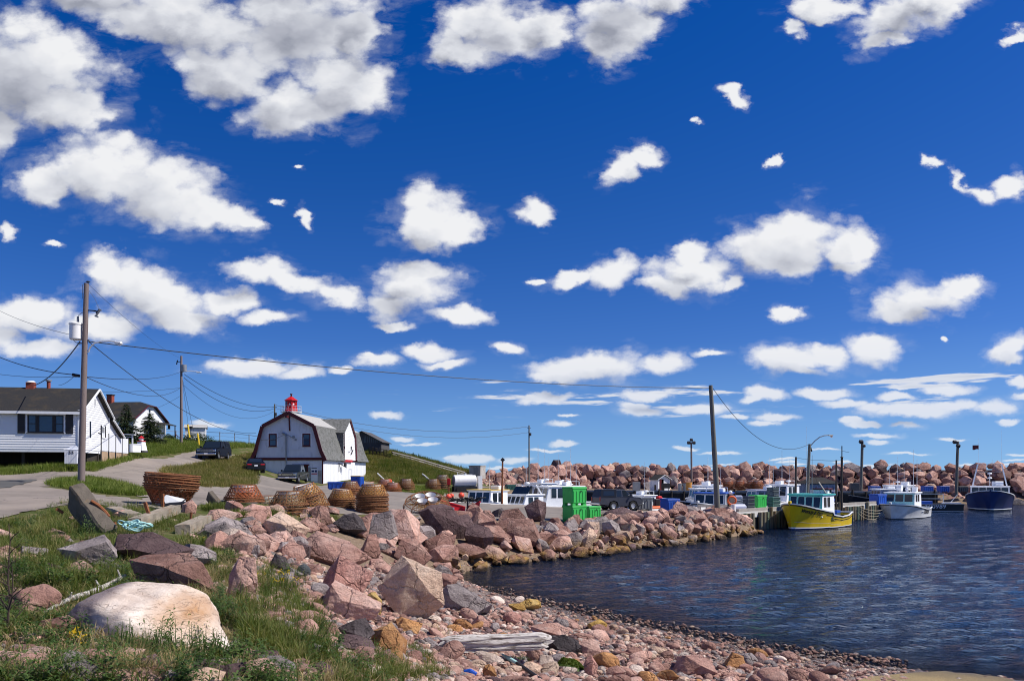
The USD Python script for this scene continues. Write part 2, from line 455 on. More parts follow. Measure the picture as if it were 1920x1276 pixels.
rock_mat('golden_rock', (0.25, 0.13, 0.03), (0.42, 0.26, 0.07), (0.50, 0.36, 0.15), wet=False)
rock_mat('orange_stone', (0.30, 0.13, 0.05), (0.42, 0.21, 0.085), (0.50, 0.30, 0.14), wet=False)
rock_mat('speckled_granite', (0.36, 0.16, 0.13), (0.48, 0.25, 0.20), (0.58, 0.38, 0.32), speck=0.95)
rock_mat('blue_grey_stone', (0.06, 0.07, 0.075), (0.09, 0.10, 0.105), (0.13, 0.14, 0.145), speck=0.2, wet=False)


def stain_rock():
    """The pale boulder with its own rust stain, set in the boulder's own coordinates."""
    g = G()
    o = g.node('texture_coordinate') + '.object'
    col = g.ramp(g.noise(o, 1.6, 6, 0.6, 0.7), [(0.3, (0.46, 0.35, 0.28)), (0.52, (0.66, 0.55, 0.46)), (0.72, (0.74, 0.66, 0.58))])
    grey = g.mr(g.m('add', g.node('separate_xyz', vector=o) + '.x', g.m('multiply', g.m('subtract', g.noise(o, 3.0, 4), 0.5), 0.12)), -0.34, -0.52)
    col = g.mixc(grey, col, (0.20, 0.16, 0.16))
    dist = g.vm('length', g.vm('multiply', g.vm('subtract', o, (0.62, -0.42, 0.36)), (0.8, 0.45, 1.15)), out='value')
    st = g.m('add', dist, g.m('multiply', g.m('subtract', g.noise(o, 5.0, 8, 0.7), 0.5), 0.35))
    col = g.mixc(g.mr(st, 0.46, 0.14, 0.0, 0.9), col, (0.36, 0.165, 0.045))
    gr = g.noise(o, 45.0, 3, 0.7)
    col = g.mixc(g.m('multiply', gr, 0.35), col, g.vm('scale', col, scale=0.6))
    ln = g.noise(g.vm('multiply', o, (0.5, 0.8, 4.5)), 2.4, 5, 0.6, 1.2)
    lm = g.m('multiply', g.mr(g.m('absolute', g.m('subtract', ln, 0.5)), 0.0, 0.012, 1.0, 0.0), 0.5)
    col = g.mixc(lm, col, (0.20, 0.13, 0.09))
    h = g.m('subtract', g.m('add', g.noise(o, 6.0, 7, 0.62), g.m('multiply', gr, 0.15)), g.m('multiply', lm, 0.5))
    nr = g.node('bump', height=h, strength=0.6, distance=0.06) + '.normal'
    b = g.node('principled_bsdf', base_color=col, roughness=0.85, specular_ior_level=0.25, normal=nr)
    M['stained_rock'] = g.build('/World/Looks/stained_rock', surface=b + '.BSDF')


stain_rock()


def leaf_mat(name, stops, trans=0.35, rough=0.6):
    g = G()
    r = g.node('object_info') + '.random'
    p = g.pos()
    f = g.m('add', g.m('multiply', r, 0.55), g.m('multiply', g.noise(p, 0.55, 4, 0.6), 0.5))
    c = g.ramp(f, stops)
    d = g.node('principled_bsdf', base_color=c, roughness=rough, specular_ior_level=0.25)
    t = g.node('translucent_bsdf', color=g.vm('multiply', c, (1.1, 1.25, 0.6)))
    mx = g.node('mix_closure', fac=trans, closure1=d + '.BSDF', closure2=t + '.BSDF')
    M[name] = g.build('/World/Looks/' + name, surface=mx + '.closure')


leaf_mat('meadow_grass', [(0.12, (0.045, 0.075, 0.014)), (0.4, (0.085, 0.12, 0.022)), (0.62, (0.15, 0.165, 0.04)), (0.9, (0.28, 0.23, 0.10))])
leaf_mat('hill_grass', [(0.12, (0.085, 0.10, 0.02)), (0.4, (0.15, 0.16, 0.034)), (0.6, (0.235, 0.195, 0.07)), (0.9, (0.30, 0.22, 0.11))])
leaf_mat('lawn_grass', [(0.15, (0.085, 0.13, 0.02)), (0.5, (0.14, 0.185, 0.03)), (0.9, (0.22, 0.22, 0.06))])
leaf_mat('weed_leaf', [(0.15, (0.035, 0.075, 0.018)), (0.5, (0.065, 0.115, 0.026)), (0.9, (0.11, 0.155, 0.04))])
leaf_mat('spruce_needle', [(0.15, (0.012, 0.026, 0.010)), (0.5, (0.022, 0.042, 0.014)), (0.9, (0.04, 0.058, 0.02))], 0.15)
leaf_mat('bush_leaf', [(0.15, (0.02, 0.045, 0.01)), (0.5, (0.035, 0.06, 0.015)), (0.9, (0.06, 0.08, 0.02))], 0.2)
leaf_mat('moss', [(0.15, (0.06, 0.10, 0.01)), (0.5, (0.10, 0.14, 0.015)), (0.9, (0.15, 0.18, 0.03))], 0.2)
leaf_mat('flower', [(0.1, (0.55, 0.33, 0.01)), (0.9, (0.70, 0.50, 0.02))], 0.3)
leaf_mat('straw', [(0.1, (0.24, 0.18, 0.08)), (0.9, (0.38, 0.30, 0.16))], 0.3)

mat('white_paint', (0.78, 0.79, 0.80), 0.5, 0.05, 3, 0.08, 30)
mat('old_white_paint', (0.68, 0.69, 0.72), 0.6, 0.08, 2, 0.15, 25, dirt=(0.42, 0.42, 0.42), dscale=2.5, dlev=(0.56, 0.78), stretch=(1, 1, 0.35))
mat('siding_white', (0.80, 0.80, 0.81), 0.45, 0.04, 1.5)
mat('maroon_trim', (0.085, 0.011, 0.014), 0.5, 0.2, 2, 0.1, 20)
mat('red_paint', (0.45, 0.010, 0.013), 0.4, 0.15, 2, 0.1, 20)
mat('dark_trim', (0.03, 0.028, 0.03), 0.5, 0.2)
mat('black_plastic', (0.02, 0.02, 0.022), 0.45, 0.2)
mat('navy_plastic', (0.025, 0.035, 0.055), 0.5, 0.25)
mat('slate_plastic', (0.05, 0.075, 0.085), 0.5, 0.25)
mat('teal_plastic', (0.03, 0.10, 0.085), 0.5, 0.2)
mat('green_bin', (0.045, 0.45, 0.085), 0.42, 0.12, 2, 0.08, 25, dirt=(0.04, 0.26, 0.06), dscale=2, dlev=(0.5, 0.8))
mat('blue_bin', (0.015, 0.075, 0.38), 0.42, 0.12, 2, 0.08, 25, dirt=(0.02, 0.06, 0.22), dscale=2, dlev=(0.5, 0.8))
mat('yellow_lid', (0.72, 0.47, 0.06), 0.45, 0.1)
mat('grey_bin', (0.17, 0.18, 0.19), 0.5, 0.12, 2, 0.08, 25)
mat('concrete', (0.40, 0.38, 0.35), 0.9, 0.15, 1.0, 0.35, 25, dirt=(0.22, 0.19, 0.16), dscale=1.5, dlev=(0.48, 0.75))
mat('old_concrete', (0.26, 0.22, 0.17), 0.92, 0.25, 2.0, 0.7, 18, dirt=(0.30, 0.15, 0.05), dscale=2.4, dlev=(0.55, 0.75))
mat('light_concrete', (0.56, 0.54, 0.51), 0.9, 0.12, 0.7, 0.3, 20, dirt=(0.38, 0.36, 0.33), dscale=0.6, dlev=(0.5, 0.75))
mat('rusty_steel', (0.24, 0.085, 0.032), 0.85, 0.35, 8, 0.5, 40, dirt=(0.09, 0.035, 0.02), dscale=6, dlev=(0.45, 0.7))
mat('trap_steel', (0.19, 0.075, 0.03), 0.85, 0.4, 10, 0.4, 50)
mat('orange_net', (0.50, 0.235, 0.05), 0.8, 0.35, 9)
mat('brown_net', (0.25, 0.135, 0.05), 0.8, 0.4, 9)
mat('red_net', (0.38, 0.10, 0.035), 0.8, 0.35, 9)
mat('olive_net', (0.20, 0.165, 0.085), 0.8, 0.4, 9)
mat('funnel_white', (0.66, 0.64, 0.62), 0.5, 0.15, 5)
mat('pole_wood', (0.20, 0.155, 0.145), 0.85, 0.25, 3, 0.5, 30, stretch=(4, 4, 0.25), dirt=(0.10, 0.075, 0.07), dscale=3, dlev=(0.5, 0.7))
mat('grey_pole_wood', (0.15, 0.145, 0.125), 0.85, 0.25, 3, 0.5, 30, stretch=(4, 4, 0.25), dirt=(0.07, 0.075, 0.06), dscale=3, dlev=(0.5, 0.7))
mat('dark_pole_wood', (0.05, 0.04, 0.035), 0.85, 0.25, 3, 0.4, 30, stretch=(4, 4, 0.25))
mat('galvanised', (0.50, 0.52, 0.54), 0.4, 0.1, 3, metal=0.7)
mat('light_metal', (0.72, 0.72, 0.72), 0.35, 0.06, metal=0.3)
mat('steel_grey', (0.28, 0.29, 0.30), 0.45, 0.12, metal=0.5)
mat('wire_black', (0.012, 0.012, 0.013), 0.5, 0.1)
mat('barn_wood', (0.075, 0.07, 0.072), 0.9, 0.3, 2, 0.4, 30, stretch=(6, 6, 0.4))
mat('weathered_wood', (0.32, 0.29, 0.26), 0.9, 0.22, 2, 0.4, 30, stretch=(1, 1, 1))
mat('pile_wood', (0.22, 0.20, 0.14), 0.9, 0.35, 3, 0.5, 25, stretch=(5, 5, 0.3), dirt=(0.16, 0.07, 0.02), dscale=1.5, dlev=(0.45, 0.65))
mat('pile_green', (0.17, 0.23, 0.16), 0.9, 0.3, 3, 0.5, 25, stretch=(5, 5, 0.3), dirt=(0.14, 0.09, 0.03), dscale=1.5, dlev=(0.5, 0.7))
mat('dark_timber', (0.035, 0.028, 0.022), 0.9, 0.35, 2, 0.4, 20, stretch=(3, 3, 0.4))
mat('driftwood', (0.55, 0.51, 0.47), 0.9, 0.3, 3, 0.9, 30, stretch=(1.0, 3.0, 6.0), dirt=(0.16, 0.125, 0.10), dscale=4, dlev=(0.48, 0.62))
mat('dark_concrete', (0.105, 0.088, 0.07), 0.95, 0.35, 4.0, 0.9, 14, dirt=(0.20, 0.12, 0.05), dscale=2.4, dlev=(0.55, 0.72))
mat('stick_wood', (0.055, 0.038, 0.028), 0.9, 0.25, 6)
mat('shingle_dark', (0.020, 0.019, 0.019), 0.95, 0.4, 14, 0.5, 40, dirt=(0.048, 0.036, 0.022), dscale=1.0, dlev=(0.5, 0.7))
mat('shingle_grey', (0.15, 0.15, 0.145), 0.95, 0.35, 9, 0.5, 30, dirt=(0.075, 0.078, 0.068), dscale=3.2, dlev=(0.45, 0.62))
mat('roof_felt', (0.36, 0.35, 0.33), 0.95, 0.15, 4, 0.3, 40)
mat('brick_red', (0.25, 0.06, 0.04), 0.9, 0.25, 8, 0.4, 30)
mat('plywood', (0.36, 0.25, 0.16), 0.85, 0.2, 3, 0.2, 20)
mat('lamp_amber', (0.85, 0.42, 0.20), 0.3, 0.05)
mat('float_red', (0.80, 0.09, 0.045), 0.4, 0.08)
mat('buoy_orange', (0.72, 0.13, 0.035), 0.5, 0.1)
mat('rope_teal', (0.36, 0.60, 0.58), 0.8, 0.2, 20)
mat('rope_tan', (0.42, 0.36, 0.26), 0.85, 0.2, 20)
mat('tank_white', (0.74, 0.73, 0.71), 0.4, 0.06, 2, dirt=(0.55, 0.48, 0.42), dscale=1.5, dlev=(0.55, 0.8))
mat('yellow_hull', (0.66, 0.45, 0.006), 0.34, 0.06, 1.2, dirt=(0.50, 0.32, 0.01), dscale=1.4, dlev=(0.5, 0.85), coat=0.15)
mat('teal_paint', (0.06, 0.36, 0.34), 0.4, 0.08)
mat('pale_teal_paint', (0.30, 0.56, 0.55), 0.4, 0.08)
mat('navy_hull', (0.010, 0.022, 0.085), 0.3, 0.2, coat=0.2)
mat('black_hull', (0.008, 0.009, 0.014), 0.35, 0.2, coat=0.1)
mat('white_hull', (0.64, 0.64, 0.63), 0.35, 0.06, 1.5, dirt=(0.48, 0.46, 0.42), dscale=1.2, dlev=(0.5, 0.8))
mat('grey_hull', (0.27, 0.30, 0.35), 0.4, 0.08)
mat('lavender_paint', (0.36, 0.38, 0.50), 0.45, 0.08)
mat('bottom_blue', (0.012, 0.022, 0.10), 0.5, 0.2)
mat('car_black', (0.005, 0.005, 0.006), 0.3, 0.1, coat=0.15)
mat('car_grey', (0.045, 0.048, 0.062), 0.28, 0.08, coat=0.5)
mat('car_slate', (0.022, 0.028, 0.038), 0.25, 0.1, coat=0.5)
mat('tyre', (0.014, 0.014, 0.015), 0.85, 0.2)
mat('chrome', (0.75, 0.76, 0.78), 0.16, 0.03, metal=1.0)
mat('tail_red', (0.36, 0.006, 0.008), 0.25, 0.05, coat=0.4)
mat('plate_white', (0.70, 0.72, 0.76), 0.5, 0.05)
mat('pale_yellow_plastic', (0.72, 0.50, 0.03), 0.5, 0.06)
mat('lettering_black', (0.012, 0.011, 0.012), 0.5, 0.05)
mat('lettering_white', (0.62, 0.63, 0.66), 0.5, 0.05)
mat('flag_red', (0.55, 0.02, 0.03), 0.8, 0.05)
mat('cloth_red', (0.55, 0.03, 0.03), 0.8, 0.1)


def glass_mat(name, tint):
    g = G()
    a = g.node('principled_bsdf', base_color=tint, roughness=0.08, specular_ior_level=0.7)
    M[name] = g.build('/World/Looks/' + name, surface=a + '.BSDF')


glass_mat('dark_glass', (0.012, 0.017, 0.022))
glass_mat('blue_glass', (0.03, 0.06, 0.11))


def pane_mat():
    g = G()
    t = g.node('transparent_bsdf', color=(0.75, 0.82, 0.82))
    r = g.node('glossy_bsdf', color=(1, 1, 1), roughness=0.02)
    f = g.node('fresnel', IOR=1.5)
    m_ = g.node('mix_closure', fac=f + '.fac', closure1=t + '.BSDF', closure2=r + '.BSDF')
    M['clear_pane'] = g.build('/World/Looks/clear_pane', surface=m_ + '.closure')


pane_mat()
# ---------------------------------------------------------------- terrain
def P(px, py, d):
    """A point of the place from where the photograph shows it and its distance."""
    return np.array([(px - 960) * d / F, d, EYE - (py - HOR) * d / F])


def Z0(px, py, z=0.0):
    d = (EYE - z) * F / (py - HOR)
    return np.array([(px - 960) * d / F, d, z])


BEACH_LINE = [(2500, 1330), (2100, 1296), (1824, 1266), (1605, 1246), (1430, 1220), (1255, 1185), (1113, 1157), (1013, 1133), (913, 1110), (850, 1084)]
ROCK_LINE = [(885, 1063), (1000, 1050), (1100, 1040), (1200, 1025), (1300, 1015), (1420, 998)]
beach_pts = [Z0(*p)[:2] for p in BEACH_LINE]
rock_pts = [Z0(*p)[:2] for p in ROCK_LINE]
PIER_A, PIER_B = np.array([18.0, 65.3]), np.array([38.6, 84.7])
PU = (PIER_B - PIER_A) / np.linalg.norm(PIER_B - PIER_A)
PN = np.array([-PU[1], PU[0]])
PIER_W = 9.0
PIER_IN = [(-9.0, 70.5), (1.9, 69.5), (12.3, 71.5)]
QUAY_A, QUAY_B = np.array([6.0, 135.0]), np.array([66.0, 124.0])
QU = (QUAY_B - QUAY_A) / np.linalg.norm(QUAY_B - QUAY_A)
QN = np.array([-QU[1], QU[0]])
QUAY_W = 12.5
PIER_Z, QUAY_Z = 1.5, 1.75
TOE = [tuple(QUAY_B + QN * 3), (72, 125), (82, 123), (110, 119.5), (150, 117), (260, 100), (300, 40), (300, -60)]
WATER = Polygon([tuple(p) for p in beach_pts] + [tuple(p) for p in rock_pts] + [tuple(PIER_A)] + [tuple(PIER_A + PN * 4)] + [PIER_IN[2], PIER_IN[1], PIER_IN[0], (-7, 92), (1, 106), (4, 128), tuple(QUAY_A)] + [tuple(QUAY_B)] + TOE + [(120, -60), (40, 0)])
SHORE = LineString([tuple(p) for p in beach_pts] + [tuple(p) for p in rock_pts] + [tuple(PIER_A)])

CTRL = [
 (0,1276,6.5),(0,1150,9.5),(0,1050,13.5),(0,985,19),(0,950,25),(0,905,38),(60,886,49),(-400,1276,6.5),(-400,950,25),(-400,886,47),(-300,870,80),
 (152,905,38),(300,1276,6.8),(300,1212,8.6),(300,1100,12),(300,1000,19),(300,958,26),(322,950,29),
 (480,1276,7.5),(480,1150,11),(480,1050,16.5),(480,975,26),(480,945,37),(600,1276,9),(600,1150,14),(600,1060,21),(600,965,38),(560,985,29),
 (700,1276,10.5),(700,1160,16.5),(700,1080,24),(690,1005,34),(700,964,43),(800,1276,12),(800,1150,19.5),(800,1085,30),
 (900,1276,13.5),(900,1200,17.5),(900,1130,25.5),(1100,1276,15.5),(1100,1200,20),(1300,1276,16.8),
 (820,985,43),(900,978,48),(1000,972,53),(1100,968,56.5),(1200,963,61),(1300,964,62.5),(1390,966,63.5),
 (285,826,105),(340,830,90),(400,828,105),(478,832,108),(440,840,95),(395,857,81),(250,852,66),(190,866,58),(150,876,53),(100,882,50),
 (300,880,60),(310,880,58),(380,875,65),(460,866,78),(470,905,80),(430,905,72),(380,908,62),(465,850,88),
 (479,905,90.9),(605,908,90),(545,910,84),(650,925,75),(600,930,70),(560,935,60),(500,925,62),(440,925,55),(370,918,55),(250,915,42),(225,925,34),
 (685,905,108),(740,945,60),(740,920,82),(800,925,90),(830,940,66),(860,965,52),(900,966,56),(960,970,59),(1057,965,60),(1150,962,64),(1250,960,66),(940,942,69.5),(850,945,70),
 (700,905,104),(760,907,104),(830,907,108),(880,905,112),(930,912,120),(1000,905,132),
 (690,838,122),(740,848,122),(800,862,126),(875,878,132),(930,893,137),
 (620,835,125),(560,835,122),(690,838,140),(740,850,140)]
_c = [P(*c) for c in CTRL]
_w = [np.array([p[0], p[1], 0.0]) for p in beach_pts + rock_pts]
_far = [np.array([x, y, z]) for x, y, z in ((-60, 130, 9.5), (-110, 140, 10), (-60, 180, 8), (-120, 60, 5.5), (-30, 160, 7), (-8, 165, 4), (10, 150, 2), (40, 142, 2), (70, 138, 1.5), (120, 140, 1), (4, 138, 1.8), (-4, 122, 2.2), (0, 130, 2.0), (10, 3, .9), (16, 10, .5), (-3, 3, 2.6), (0, 1.5, 2.9), (-8, 2, 3.0), (25, 8, -.3))]
_pts = np.array(_c + _w + _far)


def _st(x, y):
    y = np.maximum(y, 0.5)
    return np.stack([np.clip(x / y, -3, 3), np.log(y)], -1)


_rbf = RBFInterpolator(_st(_pts[:, 0], _pts[:, 1]), _pts[:, 2], kernel='linear', neighbors=24, smoothing=0.003)
S_N, T_N = 420, 420
_sg = np.linspace(-1.6, 1.6, S_N); _tg = np.linspace(math.log(1.2), math.log(420), T_N)
_TT, _SS = np.meshgrid(_tg, _sg, indexing='ij')
GX, GY = _SS * np.exp(_TT), np.exp(_TT)
_H = _rbf(np.stack([_SS.ravel(), _TT.ravel()], -1)).reshape(T_N, S_N)
_H = gaussian_filter(_H, (3, 4))
import shapely
_ptsxy = shapely.points(GX.ravel(), GY.ravel())
IN_WATER = contains_xy(WATER, GX, GY)
_dist = shapely.distance(_ptsxy, SHORE).reshape(T_N, S_N)
_edge = shapely.distance(_ptsxy, WATER.exterior).reshape(T_N, S_N)
_lumps = (meshkit.fbm(np.stack([GX * 0.8, GY * 0.8, GX * 0], -1), 4, 3) - 0.5) * 0.16 + (meshkit.fbm(np.stack([GX * 3, GY * 3, GX * 0], -1), 3, 5) - 0.5) * 0.05
_H = _H + _lumps
_H = np.where(IN_WATER, np.maximum(-3.2, np.minimum(-0.02, -0.17 * _edge - 0.02 * _edge ** 1.3 + _lumps * 0.3)), np.maximum(np.minimum(_H, 0.02 + np.where(GY > 112, 0.35, 9.0) * _edge), np.minimum(0.03 + 0.07 * np.minimum(_dist, _edge), 0.9)))
# past the ridge the land falls to the open sea
_drop = np.clip((GY - (165 + 0.25 * np.minimum(GX, 0) * -1)) / 45.0, 0, 1)
_H = _H * (1 - _drop) + (-4.0) * _drop
_under = contains_xy(Polygon([tuple(PIER_A + PU * 1.0), tuple(PIER_B), tuple(PIER_B + PN * PIER_W), tuple(PIER_A + PU * 1.0 + PN * PIER_W)]).buffer(0.3), GX, GY)
_H = np.where(_under, -1.6, _H)
_underq = contains_xy(Polygon([tuple(QUAY_A), tuple(QUAY_B), tuple(QUAY_B + QN * QUAY_W), tuple(QUAY_A + QN * QUAY_W)]), GX, GY)
_H = np.where(_underq, np.minimum(_H, 1.2), _H)


def H(x, y):
    x, y = np.asarray(x, float), np.asarray(y, float)
    yy = np.maximum(y, 1.21)
    i = (np.log(yy) - _tg[0]) / (_tg[1] - _tg[0]); j = (np.clip(x / yy, -1.59, 1.59) - _sg[0]) / (_sg[1] - _sg[0])
    r = map_coordinates(_H, [np.atleast_1d(i), np.atleast_1d(j)], order=1, mode='nearest')
    return r if np.ndim(i) else float(r[0])


_DS = np.exp(np.linspace(math.log(4), math.log(300), 3000))


def ground(px, py):
    """Where the line of sight through a point of the photograph first meets the ground."""
    x = (px - 960) / F * _DS; z = EYE - (py - HOR) / F * _DS
    below = np.nonzero(z <= np.maximum(H(x, _DS), 0.0))[0]
    k = below[0] if len(below) else len(_DS) - 1
    return np.array([x[k], _DS[k], max(float(H(x[k], _DS[k])), 0.0)])


def ground_mat():
    g = G()
    p = g.pos()
    z = g.node('separate_xyz', vector=p)
    n = g.noise(p, 0.7, 8, 0.66)
    soil = g.ramp(g.noise(p, 6.0, 8, 0.7), [(0.3, (0.10, 0.072, 0.045)), (0.5, (0.19, 0.135, 0.09)), (0.7, (0.30, 0.22, 0.155))])
    turf = g.ramp(g.noise(p, 2.4, 8, 0.7), [(0.3, (0.035, 0.05, 0.012)), (0.55, (0.075, 0.09, 0.02)), (0.72, (0.15, 0.125, 0.055))])
    # bare ground towards the beach, turf above it
    yd = g.mr(z + '.y', 9.0, 24.0, 0.0, 1.0)
    grass = g.m('multiply', g.mr(g.m('add', z + '.z', g.m('multiply', n, 1.6)), 3.0, 3.7), g.m('multiply', g.mr(n, 0.62, 0.5, 0.25, 1.0), g.mr(g.m('add', yd, g.m('multiply', n, 0.8)), 0.35, 0.9)))
    col = g.mixc(grass, soil, turf)
    col = g.mixc(g.mr(z + '.z', 0.05, -0.6, 0.0, 0.75), col, (0.045, 0.035, 0.022))
    h = g.m('add', g.noise(p, 9.0, 8, 0.7), g.m('multiply', g.noise(p, 60.0, 3), 0.25))
    nr = g.node('bump', height=h, strength=0.8, distance=0.06) + '.normal'
    b = g.node('principled_bsdf', base_color=col, roughness=0.95, specular_ior_level=0.15, normal=nr)
    M['ground'] = g.build('/World/Looks/ground', surface=b + '.BSDF')


ground_mat()


def gravel_mat(name, stops, scale, bump=1.0, base=None):
    g = G()
    p = g.pos()
    w = g.vm('add', p, g.vm('scale', g.noise(p, 5.0, 3, out='color'), scale=0.06))
    vo = g.node('voronoi_texture', vector=w, scale=scale)
    vd = g.node('voronoi_texture', vector=w, scale=scale, feature='distance_to_edge')
    c = g.ramp(g.node('separate_xyz', vector=vo + '.color') + '.x', stops)
    e = g.mr(vd + '.distance', 0.0, 0.12, 0.25, 1.0)
    c = g.vm('scale', c, scale=e)
    z = g.node('separate_xyz', vector=p) + '.z'
    wet = g.mr(g.m('add', z, g.m('multiply', g.m('subtract', g.noise(p, 1.1, 4), 0.5), 0.25)), 0.22, 0.02)
    c = g.mixc(wet, c, g.vm('scale', c, scale=0.42))
    h = g.m('add', g.mr(vd + '.distance', 0.0, 0.3), g.m('multiply', g.noise(p, 25.0, 5, 0.65), 0.5))
    nr = g.node('bump', height=h, strength=bump, distance=0.04) + '.normal'
    b = g.node('principled_bsdf', base_color=c, roughness=g.mr(wet, 0, 1, 0.85, 0.35), specular_ior_level=0.3, normal=nr)
    M[name] = g.build('/World/Looks/' + name, surface=b + '.BSDF')


gravel_mat('beach_gravel', [(0.0, (0.16, 0.10, 0.075)), (0.3, (0.33, 0.22, 0.175)), (0.6, (0.44, 0.31, 0.26)), (0.8, (0.28, 0.25, 0.23)), (1.0, (0.52, 0.42, 0.36))], 16.0)
gravel_mat('wet_sand', [(0.0, (0.30, 0.22, 0.10)), (1.0, (0.36, 0.27, 0.13))], 90.0, 0.3)


def asphalt_mat(name, c, patches=0.5):
    g = G()
    p = g.pos()
    n = g.noise(p, 0.35, 8, 0.65)
    col = g.ramp(n, [(0.3, tuple(np.asarray(c) * 0.72)), (0.5, c), (0.7, tuple(np.asarray(c) * 1.2))])
    gr = g.noise(p, 60.0, 3, 0.7)
    col = g.mixc(g.m('multiply', gr, 0.4), col, g.vm('scale', col, scale=0.6))
    # tar seams and sandy drifts
    vo = g.node('voronoi_texture', feature='distance_to_edge', vector=g.vm('add', p, g.vm('scale', g.noise(p, 0.6, 5, out='color'), scale=2.2)), scale=0.22)
    col = g.mixc(g.mr(vo + '.distance', 0.0, 0.006, 0.75, 0.0), col, tuple(np.asarray(c) * 0.3))
    col = g.mixc(g.m('multiply', g.mr(g.noise(p, 0.18, 6, 0.6), 0.52, 0.66), patches), col, (0.30, 0.245, 0.20))
    nr = g.node('bump', height=g.m('add', gr, g.noise(p, 9.0, 4)), strength=0.3, distance=0.02) + '.normal'
    b = g.node('principled_bsdf', base_color=col, roughness=0.92, specular_ior_level=0.2, normal=nr)
    M[name] = g.build('/World/Looks/' + name, surface=b + '.BSDF')


asphalt_mat('road_asphalt', (0.235, 0.20, 0.172))
asphalt_mat('yard_asphalt', (0.215, 0.188, 0.165), 0.3)
asphalt_mat('quay_gravel', (0.36, 0.31, 0.25), 0.6)
asphalt_mat('old_asphalt', (0.09, 0.088, 0.085), 0.1)

ii, jj = np.meshgrid(np.arange(0, T_N - 1), np.arange(0, S_N - 1), indexing='ij')
_q = np.stack([ii * S_N + jj, ii * S_N + jj + 1, (ii + 1) * S_N + jj + 1, (ii + 1) * S_N + jj], -1).reshape(-1, 4)
solo('ground', MB().add(np.stack([GX, GY, _H], -1).reshape(-1, 3), _q), 'ground', 'grassy and stony ground sloping from the hill to the shore', 'ground', kind='structure', smooth=True)
# sea floor and open sea beyond, out to the horizon
solo('sea_floor', MB().box((0, 0, -6), (9000, 9000, 1)), 'dark_rock', 'dark sea floor', 'sea floor', kind='structure')


def noisy_ring(poly, amp, seed, step=0.5):
    """The polygon with a ragged edge."""
    ring = poly.exterior
    n = max(int(ring.length / step), 12)
    pts = np.array([ring.interpolate(k / n, normalized=True).coords[0] for k in range(n)])
    d = np.stack([meshkit.fbm(np.c_[pts * 0.9, np.full(n, k * 9.1)], 4, seed + k) - 0.5 for k in (0, 1)], 1) * 2 * amp
    q = Polygon(pts + d).buffer(0)
    return max(q.geoms, key=lambda a: a.area) if isinstance(q, MultiPolygon) else q


def drape(poly, lift, step):
    """A sheet over the ground inside poly."""
    from scipy.spatial import Delaunay
    x0, y0, x1, y1 = poly.bounds
    inner = poly.buffer(-step * 0.35)
    # the ground's own points, so that the sheet keeps to it
    keep = contains_xy(inner, GX, GY)
    pts = np.stack([GX[keep], GY[keep]], -1)
    n = int(poly.exterior.length / step)
    edge = np.array([poly.exterior.interpolate(k / n, normalized=True).coords[0] for k in range(n)])
    pts = np.vstack([pts, edge])
    tri = Delaunay(pts).simplices
    c = pts[tri].mean(1)
    tri = tri[contains_xy(poly, c[:, 0], c[:, 1])]
    a, b, d = pts[tri[:, 0]], pts[tri[:, 1]], pts[tri[:, 2]]
    flip = (b - a)[:, 0] * (d - a)[:, 1] - (b - a)[:, 1] * (d - a)[:, 0] < 0
    tri[flip] = tri[flip][:, ::-1]
    return np.c_[pts, H(pts[:, 0], pts[:, 1]) + lift], tri


def px_poly(pts):
    return Polygon([tuple(ground(*p)[:2]) if len(p) == 2 else tuple(P(*p)[:2]) for p in pts]).buffer(0)


ROAD_POLY = noisy_ring(px_poly([(-420, 893, 44), (0, 891, 46), (60, 887, 49), (110, 882, 51), (150, 878, 53.5), (200, 869, 58), (245, 861, 64), (300, 853, 71), (361, 846, 84), (420, 842, 92), (478, 838, 100),
                              (478, 848, 89), (440, 855, 82), (400, 864, 76), (340, 876, 65), (310, 884, 58), (290, 893, 52), (300, 903, 48), (365, 913, 55), (430, 914, 68), (470, 914, 78), (500, 914, 82), (600, 914, 86), (690, 907, 104), (700, 912, 100), (740, 921, 88), (800, 926, 90), (840, 932, 92), (880, 918, 112), (930, 916, 126), (985, 917, 130), (1000, 922, 128), (905, 926, 108), (880, 936, 92),
                              (815, 944, 71), (1000, 943.5, 68.6), (1010, 945, 68), (1100, 951, 68), (1215, 957, 69.4), (1290, 961, 65), (1300, 963, 63.5), (1200, 966, 60), (1100, 972, 56), (1000, 974, 53), (880, 973, 50), (800, 968, 48), (700, 966, 43), (600, 964, 40), (500, 953, 39), (400, 945, 35), (390, 948, 32), (280, 950, 27.5), (220, 950, 26), (170, 938, 28), (100, 945, 25.5), (40, 960, 22.5), (-40, 985, 19), (-420, 1010, 16)]), 0.35, 21)
PATCH_POLY = noisy_ring(px_poly([(85, 909, 35), (110, 902, 39), (150, 897, 42.5), (190, 900, 41), (225, 908, 38), (275, 922, 32.5), (270, 930, 30.8), (200, 925, 31.5), (140, 917, 33)]), 0.3, 33)
_yard = noisy_ring(px_poly([(375, 916, 55), (430, 914.5, 68), (500, 915, 82), (600, 915, 86), (690, 908, 104), (740, 921, 88), (800, 926, 90), (840, 932, 92), (880, 936, 92), (815, 945, 71), (900, 950, 68), (1010, 951, 66), (1100, 956, 65), (1215, 959, 67), (1290, 962, 64),
                            (1200, 965, 61), (1100, 970, 57), (1000, 973, 54), (880, 972, 51), (800, 967, 49), (700, 965, 44), (600, 963, 41), (500, 950, 41), (420, 938, 41)]), 0.2, 51)
_road = ROAD_POLY.difference(PATCH_POLY).difference(_yard.buffer(-0.05))
